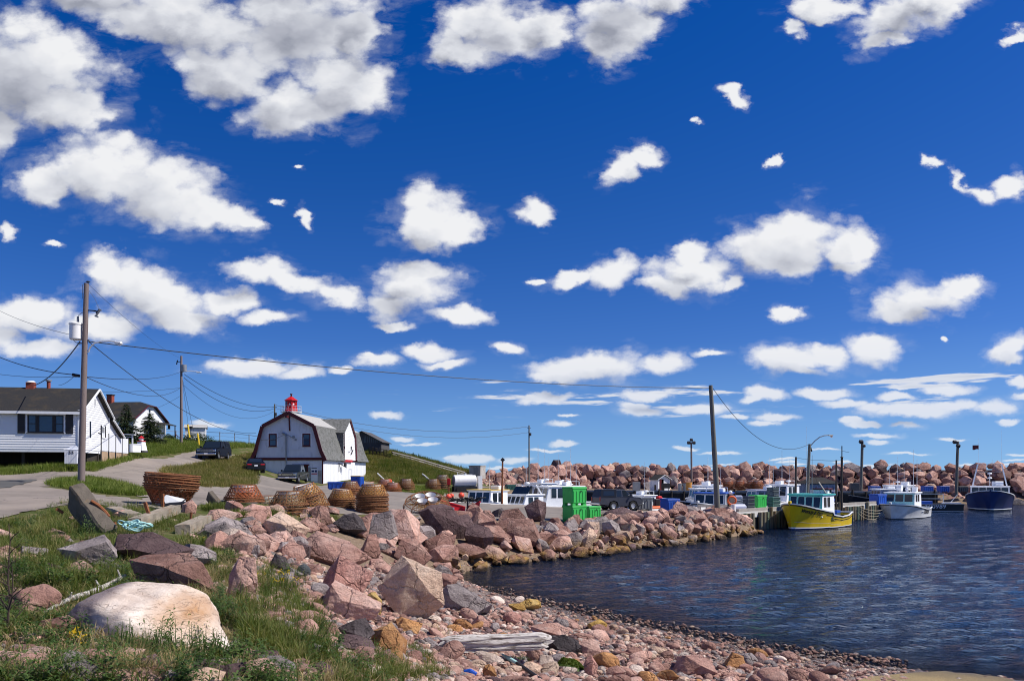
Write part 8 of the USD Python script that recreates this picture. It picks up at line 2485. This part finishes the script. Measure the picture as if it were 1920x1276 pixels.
def beam(label, a, b, w, h, mat_='old_concrete', name='concrete_beam', cat='concrete beam', stubs=()):
    a, b = np.asarray(a, float), np.asarray(b, float)
    m_ = MB().bar(a * 0, b - a, w, h).get()
    tm_ = trimesh.Trimesh(*m_).subdivide().subdivide().subdivide().subdivide()
    vv = np.array(tm_.vertices); vv = vv + (meshkit.fbm(vv * 6 + 3, 4, 9)[:, None] - .5) * .05
    t = thing(name, label, cat, a)
    part('block', (vv, np.array(tm_.faces)), mat_, t)
    for s, hgt, lx in stubs:
        p = (b - a) * s
        part('rusty_stake', MB().bar(p + (0, -.05, 0), p + (lx, -.05, hgt), .09, .07), 'rusty_steel', t)
    return t


a, b = ground(252, 988), ground(330, 967)
beam('long concrete beam with two rusty stakes lying in the grass', a + (0, 0, .1), b + (0, 0, .22), .3, .26, stubs=((.35, .42, -.14), (.98, .05, 0)))
a, b = ground(262, 957), ground(325, 966)
beam('thin broken concrete plank behind the long beam', a + (0, 0, .18), b + (0, 0, .14), .22, .09)
a, b = ground(342, 1003), ground(386, 984)
beam('short concrete post with a rusty end near the striped boulder', a + (0, 0, .12), b + (0, 0, .15), .34, .28)
a, b = ground(205, 962), ground(252, 975)
beam('tan concrete lump right of the tipped slab', a + (.1, 0, .05), b + (0, 0, .05), .4, .3)
q = ground(397, 948)
st_ = thing('concrete_slab', 'small dark tipped slab beside the tall red trap stack', 'concrete slab', q + (0, .2, .22))
part('slab', MB().cbox((0, 0, 0), (.66, .22, .5), .03, rot=rotm(.4, .74, -.4)), 'dark_concrete', st_)
q = ground(305, 956)
solo('rusty_stake', MB().bar((0, 0, -.1), (.01, 0, .55), .1, .06), 'rusty_steel', 'upright rusty stake in front of the tall red trap stack', 'stake', loc=q)
solo('rusty_stake', MB().bar((0, 0, -.1), (.04, 0, .38), .05), 'rusty_steel', 'thin rusty stake beside the short concrete post', 'stake', loc=ground(356, 985))
q = ground(338, 955)
wbp = thing('hull_fragment', 'broken white hull panel lying on dark plastic at the tall red trap stack', 'hull panel', q + (0, 0, .1))
part('panel', MB().quad((-.45, -.1, .42), (-.18, -.35, .05), (.42, -.3, .02), (.16, -.05, .28), th=.04).quad((-.45, -.1, .42), (-.52, -.2, .3), (-.25, -.42, -.02), (-.18, -.35, .05), th=.03), 'white_hull', wbp)
part('dark_sheet', MB().tube([(-.8, -.3, .02), (-.2, -.4, .06), (.3, -.35, .08), (.55, -.2, .05)], [.05, .1, .12, .04], 8), 'black_plastic', wbp)
part('strap', MB().bar((.1, -.34, .1), (.28, -.2, .28), .05, .03), 'black_plastic', wbp)
# rope coil
q = ground(256, 1004)
rc = MB()
for k in range(7):
    an = np.linspace(0, 2 * PI * 1.15, 26) + k * 1.3
    rx, ry = _tr.uniform(.18, .34), _tr.uniform(.12, .22)
    cx, cy = _tr.normal(0, .09), _tr.normal(0, .05)
    rc.tube(np.c_[cx + rx * np.cos(an), cy + ry * np.sin(an), .05 + .035 * k * .6 + .05 * np.sin(an * 2 + k)], .016, 6)
solo('rope_coil', rc, 'rope_teal', 'coil of pale teal rope in the grass behind the long dark boulder', 'rope', smooth=True, loc=q + (0, 0, .12))
# white driftwood branch
A, B = ground(84, 1158), ground(236, 1094)
pts = [A + (B - A) * s + np.array([0, 0, .07 + .02 * math.sin(s * 7) + .05 * s]) for s in np.linspace(0, 1, 14)]
pts = np.array(pts); pts += (meshkit.fbm(pts * 3, 3, 4)[:, None] - .5) * .06
db = thing('driftwood', 'bleached white driftwood branch leaning on the pale boulder', 'driftwood', A)
part('stem', MB().tube(pts - A, np.interp(np.linspace(0, 1, 14), [0, .15, .6, 1], [.014, .028, .042, .028]), 9), 'driftwood', db, smooth=40)
for s, dx, dz in ((2, -.03, .16), (3, .06, .10), (8, -.05, .12), (12, -.04, .13), (10, .12, .06)):
    part('twig', MB().tube([pts[s] - A, pts[s] - A + (dx * .6, 0, dz * .5), pts[s] - A + (dx, -.02, dz)], [.02, .014, .008], 6), 'driftwood', db)
# weathered timber
A = ground(818, 1218); B = P(1040, 1230, A[1] * 1.02)
c = (A + B) / 2; Lb = np.linalg.norm(B - A)
tmr = MB().bar((-Lb / 2, 0, 0), (Lb / 2, 0, 0), .34, .27).get()
tm_ = trimesh.Trimesh(*tmr)
for _ in range(5):
    tm_ = tm_.subdivide()
vv = np.array(tm_.vertices)
endf = np.clip((np.abs(vv[:, 0]) - Lb / 2 + .35) / .35, 0, 1)
vv[:, 1:] *= (1 - .45 * endf ** 2 * meshkit.noise(vv * np.array([.1, 6, 6]) + 5))[:, None]
vv[:, 0] -= np.sign(vv[:, 0]) * endf * .34 * meshkit.noise(np.c_[vv[:, 0] * .1, vv[:, 1] * 14, vv[:, 2] * 14])
vv += (meshkit.fbm(vv * np.array([1.0, 18, 18]), 3, 8)[:, None] - .5) * np.array([0, .10, .10])
Rz = math.atan2(B[1] - A[1], B[0] - A[0])
wt_ = solo('timber', (vv, np.array(tm_.faces)), 'driftwood', 'heavy weathered squared timber bleached white on top, lying on the shingle', 'timber', loc=c + (0, .12, .18), rz=Rz)
# pipe with a teal tip, blue plastic
A, B = ground(942, 1240), ground(1010, 1280)
hp_ = thing('broken_pole', 'black pole with a teal end lying between the stones at the bottom edge', 'pole', A + (0, 0, .14))
part('shaft', MB().tube([(B - A) * .42, (B - A) * 1.05 - (0, 0, .05)], .035, 8), 'black_plastic', hp_)
part('tip', MB().tube([(0, 0, 0), (B - A) * .2, (B - A) * .43], [.02, .04, .034], 8), 'rope_teal', hp_)
q = ground(882, 1271)
solo('plastic_scrap', MB().tube([(-.10, 0, .1), (.0, -.01, .12), (.10, -.03, .07)], [.045, .05, .04], 8), 'blue_bin', 'scrap of bright blue plastic among the stones at the bottom edge', 'plastic scrap', loc=q)
# ---------------------------------------------------------------- trees and bushes
_pr = np.random.default_rng(41)


def spruce(label, px, base, d, hgt, wid):
    q = P(px, base, d); q[2] = float(H(q[0], q[1]))
    t = thing('spruce_tree', label, 'tree', q - (0, 0, .1))
    part('trunk', MB().tube([(0, 0, 0), (.03, 0, hgt * .5), (0, 0, hgt * .98)], [.13, .08, .015], 8), 'stick_wood', t)
    mb = MB(); V, Fc, n = [], [], 0
    br = MB()
    z = .25
    while z < hgt - .12:
        u = z / hgt
        R = wid / 2 * (1 - u) ** .85 * (1 + .12 * math.sin(z * 5.1)) + .08
        nb = max(5, int(13 * (1 - u) + 4))
        for k in range(nb):
            a = _pr.uniform(0, 6.28); L = R * _pr.uniform(.65, 1.15)
            droop = _pr.uniform(.05, .30) * L
            tip = np.array([L * math.cos(a), L * math.sin(a), z - droop + .10 * L])
            br.bar((0, 0, z), tip * (1, 1, 1), .025)
            m_ = max(4, int(L * 26))
            for j in range(m_):
                s = (j + _pr.random()) / m_
                c = np.array([0, 0, z]) * (1 - s) + tip * s + _pr.normal(0, .05, 3)
                c[2] -= .06 * s
                sz = _pr.uniform(.10, .22)
                dirv = np.array([math.cos(a + _pr.normal(0, .9)), math.sin(a + _pr.normal(0, .9)), _pr.normal(-.15, .35)]); dirv /= np.linalg.norm(dirv)
                side = np.cross(dirv, _pr.normal(size=3)); side /= np.linalg.norm(side) + 1e-9
                V += [c - side * sz * .28, c + dirv * sz, c + side * sz * .28]
                Fc.append([n, n + 1, n + 2]); n += 3
        z += _pr.uniform(.12, .20)
    part('branches', br, 'stick_wood', t)
    mb.add(V, Fc)
    part('crown', mb, 'spruce_needle', t)


spruce('taller dark spruce between the white house and the cottage', 237, 836, 84, 4.5, 3.6)
spruce('shorter dark spruce in front of the cottage', 281, 834, 86, 3.6, 4.1)


def bush(label, px, base, d, w, h, mat_='bush_leaf', n=900):
    q = P(px, base, d); q[2] = float(H(q[0], q[1]))
    V, Fc, k = [], [], 0
    for _ in range(n):
        v = _pr.normal(size=3); v /= np.linalg.norm(v); v[2] = abs(v[2])
        lump = .7 + .5 * meshkit.noise(v * 2.2 + px)
        c = v * np.array([w / 2, w / 2.6, h]) * lump * _pr.uniform(.6, 1.0)
        sz = _pr.uniform(.08, .18); a = _pr.normal(size=3); a /= np.linalg.norm(a); b = np.cross(a, _pr.normal(size=3)); b /= np.linalg.norm(b)
        V += [c - b * sz * .4, c + a * sz, c + b * sz * .4]; Fc.append([k, k + 1, k + 2]); k += 3
    t = thing('bush', label, 'bush', q)
    part('foliage', MB().add(V, Fc), mat_, t)
    st = MB()
    for _ in range(7):
        a = _pr.uniform(0, 6.28)
        st.tube([(0, 0, -.1), (w * .15 * math.cos(a), w * .15 * math.sin(a), h * .4), (w * .3 * math.cos(a), w * .25 * math.sin(a), h * .8)], [.04, .03, .01], 5)
    part('stems', st, 'stick_wood', t)


bush('wide dark bush below the small white shed', 366, 831, 101, 5.2, 1.25, n=1600)
bush('small dark bush right of the cottage steps', 317, 823, 104, 2.0, .9)

# ---------------------------------------------------------------- grass
def tuft(seed, n, h, spread, w, lean=.45, seedheads=0):
    r = np.random.default_rng(seed); V, Fc, k = [], [], 0
    for _ in range(n):
        a = r.uniform(0, 6.28); d = spread * math.sqrt(r.random()); p = np.array([d * math.cos(a), d * math.sin(a), -.02])
        hh = h * r.uniform(.5, 1.1); b = a + r.normal(0, 1.0); ln = lean * hh * r.uniform(.2, 1.3)
        ww = w * r.uniform(.6, 1.2); sd = np.array([-math.sin(b), math.cos(b), 0]) * ww
        dr = np.array([math.cos(b), math.sin(b), 0])
        p1 = p + dr * ln * .25 + (0, 0, hh * .55); p2 = p + dr * ln * .95 + (0, 0, hh * (1 - .25 * ln / hh))
        V += [p - sd / 2, p + sd / 2, p1 - sd * .38, p1 + sd * .38, p2]
        Fc += [[k, k + 1, k + 3], [k, k + 3, k + 2], [k + 2, k + 3, k + 4]]; k += 5
    return np.array(V), np.array(Fc)


def spots(poly_px, n, seed, keep=None):
    """n points of the ground inside a polygon of the photograph."""
    r = np.random.default_rng(seed); pg = Polygon(poly_px); x0, y0, x1, y1 = pg.bounds; out = []
    tries = 0
    while len(out) < n and tries < 60 * n:
        tries += 1
        px, py = r.uniform(x0, x1), r.uniform(y0, y1)
        if not contains_xy(pg, px, py):
            continue
        q = ground(px, py)
        if keep is not None and not keep(px, py, q, r):
            continue
        out.append(q)
    return out


def grass(name, protos, mat_, pts, scale, label, cat='grass', vary=.35, seed=0):
    r = np.random.default_rng(seed)
    instancer(name, [('tuft', p, mat_, False) for p in protos], [(r.integers(len(protos)), q, scale * r.uniform(1 - vary, 1 + vary) * np.array([1, 1, r.uniform(.75, 1.3)]), rotm(r.normal(0, .1), r.normal(0, .1), r.uniform(0, 6.28))) for q in pts], label, cat)


clump = lambda q, s, t, k=0: meshkit.fbm(np.array([[q[0] * s, q[1] * s, 3.1 + k]]), 3, 5)[0] > t
NEAR = [tuft(k, 17, .19, .13, .011, .9) for k in range(6)]
LONG = [tuft(20 + k, 17, .40, .10, .012, .8) for k in range(5)]
MID = [tuft(40 + k, 24, .26, .22, .018, .6) for k in range(5)]
FAR = [tuft(60 + k, 26, .42, .42, .045, .6) for k in range(5)]
rock_free = lambda px, py: not any(abs(px - a) < .40 * c_ and abs(py - b) < .36 * d_ for a, b, c_, d_ in LM_AT)
MEADOW = [(-60, 1300), (-60, 990), (60, 968), (110, 944), (180, 938), (270, 960), (380, 966), (430, 985), (470, 1030), (520, 1045), (560, 1075), (590, 1130), (620, 1175), (650, 1215), (760, 1235), (830, 1285), (820, 1300)]
grass('meadow_grass', NEAR, 'meadow_grass', spots(MEADOW, 2600, 1, lambda px, py, q, r: rock_free(px, py) and r.random() < np.interp(py, [1060, 1160], [1, .33]) and (clump(q, 1.1, .50) or r.random() < .10)), 1.0, 'green grass and weeds between the boulders in the foreground', seed=1)
grass('long_grass', LONG, 'meadow_grass', spots([(-40, 1040), (60, 985), (240, 950), (330, 965), (420, 1000), (250, 1090), (100, 1120)], 900, 2, lambda px, py, q, r: rock_free(px, py) and clump(q, .9, .50, 2)), .8, 'longer grass of the upper meadow', seed=2)
grass('long_grass', LONG, 'meadow_grass', spots([(440, 1100), (500, 1075), (560, 1110), (600, 1170), (610, 1230), (560, 1250), (490, 1240), (455, 1200)], 380, 3, lambda px, py, q, r: rock_free(px, py) and clump(q, 1.6, .44)), .72, 'thick grass right of the big pale boulder', seed=3)
grass('long_grass', LONG, 'meadow_grass', spots([(630, 1225), (700, 1215), (790, 1220), (850, 1276), (640, 1290)], 260, 4, lambda px, py, q, r: rock_free(px, py) and clump(q, 1.8, .48)), .6, 'grass between the stones at the bottom centre', seed=4)
grass('dry_grass', LONG, 'straw', spots([(230, 1225), (290, 1215), (320, 1290), (180, 1290), (430, 1040), (480, 1080), (520, 1110), (440, 1100), (330, 1085), (420, 1120)], 420, 5, lambda px, py, q, r: rock_free(px, py)), .55, 'dry straw coloured grass among the boulders', seed=5)
grass('dry_grass', NEAR, 'straw', spots(MEADOW, 700, 15, lambda px, py, q, r: rock_free(px, py)), .9, 'dry stalks scattered in the meadow', seed=15)
_ppx = [(85, 908), (110, 900), (150, 896), (190, 898), (225, 906), (275, 921), (270, 930), (200, 926), (140, 918)]
grass('verge_grass', MID, 'lawn_grass', spots(_ppx, 1500, 6), 1.0, 'grass island around the near utility pole', seed=6)
_vg = [(300, 888), (312, 880), (345, 877), (400, 865), (440, 857), (478, 850), (480, 906), (440, 913), (380, 913), (330, 902)]
grass('verge_grass', MID, 'hill_grass', spots(_vg, 3200, 7), 1.6, 'rough grass verge between the road and the yard', seed=7)
_lawn = [(170, 884), (250, 860), (360, 846), (478, 838), (478, 828), (400, 822), (340, 826), (300, 822), (240, 828), (225, 846), (150, 872), (0, 886), (0, 892), (90, 884)]
grass('lawn', MID, 'lawn_grass', spots(_lawn, 4200, 8), 1.5, 'mown lawn around the houses', seed=8)
_hill = [(686, 838), (700, 836), (740, 849), (800, 863), (850, 874), (905, 884), (990, 890), (1040, 900), (1010, 906), (940, 908), (900, 908), (840, 907), (740, 906), (688, 903)]
grass('hill_grass', FAR, 'hill_grass', spots(_hill, 9000, 9, lambda px, py, q, r: not (880 < px < 965 and py > 884 and clump(q, .15, .38))), 1.15, 'rough grass covering the hillside right of the gambrel building', seed=9)
grass('hill_grass', FAR, 'meadow_grass', spots(_hill, 3000, 10, lambda px, py, q, r: clump(q, .14, .5, 7) and not (885 < px < 960 and py > 884)), 1.35, 'darker green clumps on the hillside', seed=10)
grass('verge_grass', MID, 'lawn_grass', spots([(735, 921), (745, 914), (800, 913), (850, 917), (835, 928), (800, 926)], 900, 11), 1.5, 'strip of grass at the foot of the hill before the trap stacks', seed=11)
grass('verge_grass', MID, 'meadow_grass', spots([(380, 955), (430, 952), (500, 962), (560, 972), (690, 972), (700, 982), (560, 985), (440, 968)], 700, 12, lambda px, py, q, r: rock_free(px, py)), 1.0, 'grass along the boulders below the trap stacks', seed=12)
grass('verge_grass', MID, 'meadow_grass', spots([(1050, 962), (1110, 962), (1150, 972), (1120, 982), (1060, 975)], 260, 13), .9, 'grass on the earthy mound below the green bins', seed=13)

# scree of stones between hill and breakwater, and stones in the verge
_scree = [(rg, q, s * np.array([1.4, 1.1, .9]), rotm(*_pr.uniform(-1, 1, 3))) for q in spots([(890, 888), (935, 884), (960, 895), (950, 910), (905, 910), (885, 900)], 420, 31) for rg, s in ((_pr.integers(6), _pr.uniform(.18, .5)),)]
_scree += [(rg, q, s * np.array([1.4, 1.1, .9]), rotm(*_pr.uniform(-1, 1, 3))) for q in spots([(950, 890), (1100, 896), (1100, 904), (950, 906)], 160, 32) for rg, s in ((_pr.integers(6), _pr.uniform(.2, .6)),)]
_scree += [(rg, q, s * np.array([1.6, 1.1, .5]), rotm(*_pr.uniform(-.3, .3, 3))) for q in spots([(375, 882), (415, 876), (425, 888), (390, 897), (370, 893)], 90, 33) + spots([(455, 866), (468, 870), (465, 882), (450, 876)], 40, 34) + spots([(690, 888), (700, 885), (712, 903), (690, 905)], 70, 35) for rg, s in ((_pr.integers(6), _pr.uniform(.15, .45)),)]
instancer('scree', [('small_stone', m_, t_, s_) for _, m_, t_, s_ in _sm], _scree, 'loose pale stones on the slopes of the hill and verge', 'stones')

# ---------------------------------------------------------------- weeds
def weed(label, px, py, n, h, spread, leaf=(.10, .014), mat_='weed_leaf', name='weed_clump', d=None, flowers=0):
    q = ground(px, py) if d is None else P(px, py, d)
    t = thing(name, label, 'weed', q)
    st = MB(); V, Fc, k = [], [], 0; FV, FF, fk = [], [], 0
    for _ in range(n):
        a = _pr.uniform(0, 6.28); dd = spread * math.sqrt(_pr.random()); p0 = np.array([dd * math.cos(a), dd * .8 * math.sin(a), -.05])
        hh = h * _pr.uniform(.55, 1.1); tip = p0 + np.array([_pr.normal(0, .14) * hh + .25 * (p0[0]), _pr.normal(0, .12) * hh, hh])
        mid = (p0 + tip) / 2 + _pr.normal(0, .015, 3)
        st.tube([p0, mid, tip], [.006, .0045, .002], 4, cap=False)
        m_ = int(hh / .022)
        for j in range(m_):
            s = .12 + .88 * (j + .5) / m_
            c = p0 * (1 - s) + tip * s; b = j * 2.4 + _pr.normal(0, .4)
            L = leaf[0] * _pr.uniform(.6, 1.15) * (1 - .45 * s); w = leaf[1]
            dr = np.array([math.cos(b), math.sin(b), _pr.uniform(.1, .9)]); dr /= np.linalg.norm(dr)
            sd = np.cross(dr, [0, 0, 1]); sd /= np.linalg.norm(sd); md = c + dr * L * .5; en = c + dr * L + (0, 0, -L * .25)
            V += [c, md - sd * w / 2, md + sd * w / 2, en]; Fc += [[k, k + 1, k + 2], [k + 1, k + 3, k + 2]]; k += 4
        if flowers and _pr.random() < flowers:
            for _f in range(9):
                c = tip + _pr.normal(0, .022, 3); a1 = _pr.normal(size=3) * .016; b1 = _pr.normal(size=3) * .016
                FV += [c, c + a1, c + b1]; FF.append([fk, fk + 1, fk + 2]); fk += 3
    part('stems', st, mat_, t)
    part('leaves', MB().add(V, Fc), mat_, t)
    if FV:
        part('flowers', MB().add(FV, FF), 'flower', t)


def herb(seed, n, h, spread, L0, w):
    r = np.random.default_rng(seed); V, Fc, k = [], [], 0
    for _ in range(n):
        a = r.uniform(0, 6.28); d = spread * math.sqrt(r.random()); p0 = np.array([d * math.cos(a), d * math.sin(a), -.02])
        hh = h * r.uniform(.5, 1.1); tip = p0 + np.array([r.normal(0, .2) * hh + .4 * p0[0], r.normal(0, .2) * hh + .4 * p0[1], hh])
        for j in range(int(hh / .02) + 3):
            s = .1 + .9 * r.random(); c = p0 * (1 - s) + tip * s; b = j * 2.4 + r.normal(0, .4); L = L0 * r.uniform(.6, 1.2) * (1 - .4 * s)
            dr = np.array([math.cos(b), math.sin(b), r.uniform(-.1, .8)]); dr /= np.linalg.norm(dr)
            sd = np.cross(dr, [0, 0, 1]); sd /= np.linalg.norm(sd); md = c + dr * L * .5; en = c + dr * L + (0, 0, -L * .3)
            V += [c, md - sd * w / 2, md + sd * w / 2, en]; Fc += [[k, k + 1, k + 2], [k + 1, k + 3, k + 2]]; k += 4
        V += [p0 - (.003, 0, 0), p0 + (.003, 0, 0), tip]; Fc.append([k, k + 1, k + 2]); k += 3
    return np.array(V), np.array(Fc)


HERB = [herb(90 + k, 9, (.16, .24, .12, .30)[k % 4], .13, (.07, .09, .06, .10)[k % 4], (.016, .022, .02, .014)[k % 4]) for k in range(8)]
grass('ground_weeds', HERB, 'weed_leaf', spots(MEADOW, 430, 61, lambda px, py, q, r: rock_free(px, py) and (clump(q, 1.3, .47, 5) or r.random() < .12)), 1.0, 'low leafy weeds covering the ground between the boulders', 'weeds', seed=61)
weed('tall dark leafy weeds in front of the middle of the pale boulder', 262, 1232, 26, .42, .26)
weed('thin tall leafy weeds before the right half of the pale boulder', 350, 1232, 24, .40, .34)
weed('leafy weeds at the bottom edge below the pale boulder', 325, 1268, 30, .30, .30)
weed('leafy weeds right of the pale boulder near its rusty end', 410, 1225, 26, .30, .30)
weed('broad leafed green weeds above the driftwood branch', 120, 1108, 26, .42, .40, (.17, .05))
weed('leafy weeds at the far left edge in the meadow', 30, 1085, 22, .42, .5, (.14, .03))
weed('low leafy weeds at the bottom left corner', 40, 1262, 34, .22, .42, (.12, .025))
weed('leafy weeds left of the purple rock at the bottom', 205, 1272, 24, .20, .30)
weed('yellow flowering weed at the left foot of the pale boulder', 150, 1210, 16, .20, .10, (.08, .014), flowers=.9)
weed('yellow flowering weeds right of the upright pink slab', 508, 1102, 30, .34, .42, (.08, .012), flowers=.6)
weed('yellow flowering weeds in front of the nearest wide trap stack', 562, 978, 22, .42, .5, (.09, .02), flowers=.7)
weed('yellow flowering weeds beside the striped boulder', 402, 1018, 16, .26, .26, (.08, .016), flowers=.7)
weed('small yellow flowers among stones in the grass', 80, 1246, 8, .14, .3, (.07, .02), flowers=.7)
weed('thick low weeds in the grass below the upright pink slab', 530, 1190, 46, .24, .55)
weed('grassy tuft with long leaves beside the egg shaped pink stone', 968, 1240, 18, .16, .16, (.24, .013))
weed('thin grass stalks growing through the shingle before the timber', 835, 1195, 6, .45, .14, (.10, .008), 'straw')
weed('leafy weeds beside the tipped concrete slab', 190, 1010, 22, .34, .6)
weed('leafy weeds beside the dark angular rock', 672, 1222, 18, .22, .3)
# moss mound
q = ground(1066, 1258)
V, Fc, k = [], [], 0
for _ in range(5200):
    a = _pr.uniform(0, 6.28); r = math.sqrt(_pr.random())
    c = np.array([.37 * r * math.cos(a), .30 * r * math.sin(a), .26 * (1 - r ** 2.2) * (.8 + .4 * meshkit.noise(np.array([math.cos(a) * r * 3, math.sin(a) * r * 3, 1.0])))])
    s = _pr.uniform(.008, .017); a1 = _pr.normal(size=3); a1 /= np.linalg.norm(a1); b1 = np.cross(a1, _pr.normal(size=3)); b1 /= np.linalg.norm(b1)
    V += [c - b1 * s, c + a1 * s * 1.6, c + b1 * s]; Fc.append([k, k + 1, k + 2]); k += 3
mm = thing('moss_mound', 'bright green cushion of moss plants on the shingle beside the split black rock', 'plant', q)
part('leaves', MB().add(V, Fc), 'moss', mm)
part('cushion', MB().lathe([(.001, .22), (.2, .17), (.32, .06), (.35, -.05)], 16), 'weed_leaf', mm, smooth=True)


# bare twigs at the left edge
def twig(label, base, top_px, d, seed, h):
    r = np.random.default_rng(seed)
    b = np.asarray(base, float); t = thing('bare_shrub', label, 'shrub', b)
    tip = P(*top_px, d) - b
    s = np.linspace(0, 1, 9)[:, None]
    m_ = tip[None] * s + r.normal(0, .012, (9, 3)) * s
    part('stem', MB().tube(m_, np.linspace(.016, .004, 9), 6), 'stick_wood', t)
    for k in range(10):
        i = r.integers(2, 8); L = r.uniform(.18, .42) * (1 - i / 14); an = r.choice([-1, 1]) * r.uniform(.5, 1.1)
        e = m_[i] + np.array([math.sin(an) * L, r.normal(0, .08), math.cos(an) * L])
        br = MB().tube([m_[i], (m_[i] + e) / 2 + r.normal(0, .012, 3), e], [.006, .0045, .002], 5)
        for _ in range(2):
            e2 = e * .6 + m_[i] * .4 + np.array([r.normal(0, .08), r.normal(0, .05), r.uniform(.02, .14)])
            br.tube([e * .6 + m_[i] * .4, e2], [.003, .0015], 4)
        part('branch', br, 'stick_wood', t)


twig('dark leafless sapling standing at the left edge', P(16, 1215, 8.6) + (0, 0, .1), (16, 985), 8.6, 3, 1.4)
twig('thin bare twig bush leaning right beside the leafless sapling', P(6, 1225, 8.2), (28, 1060), 8.2, 6, 1.0)

# far wooded shore at the right
for k, (px, top) in enumerate(((1885, 866), (1908, 861), (1935, 858), (1780, 871), (1846, 871))):
    d = 900
    q = P(px, 888, d); V, Fc, n = [], [], 0
    for _ in range(260):
        x = _pr.normal(0, 9 if px > 1870 else 4); zt_ = (888 - top) * d / F * _pr.uniform(.72, 1.0) * math.exp(-(x / 22) ** 2); w = _pr.uniform(.5, 1.1)
        y = _pr.uniform(-3, 3)
        a = _pr.uniform(0, PI); cx, cy = math.cos(a) * w, math.sin(a) * w
        V += [(x - cx, y - cy, -4), (x + cx, y + cy, -4), (x, y, zt_)]; Fc.append([n, n + 1, n + 2]); n += 3
    solo('far_wood', MB().add(V, Fc), 'spruce_needle', ('wooded headland far off at the right edge', 'second clump of the wooded headland at the right edge', 'outermost clump of the wooded headland', 'small distant clump of trees beyond the breakwater near the floodlight pole', 'small distant clump of trees beyond the breakwater above the navy boat')[k], 'far trees', kind='stuff', loc=(q[0], q[1], 0))
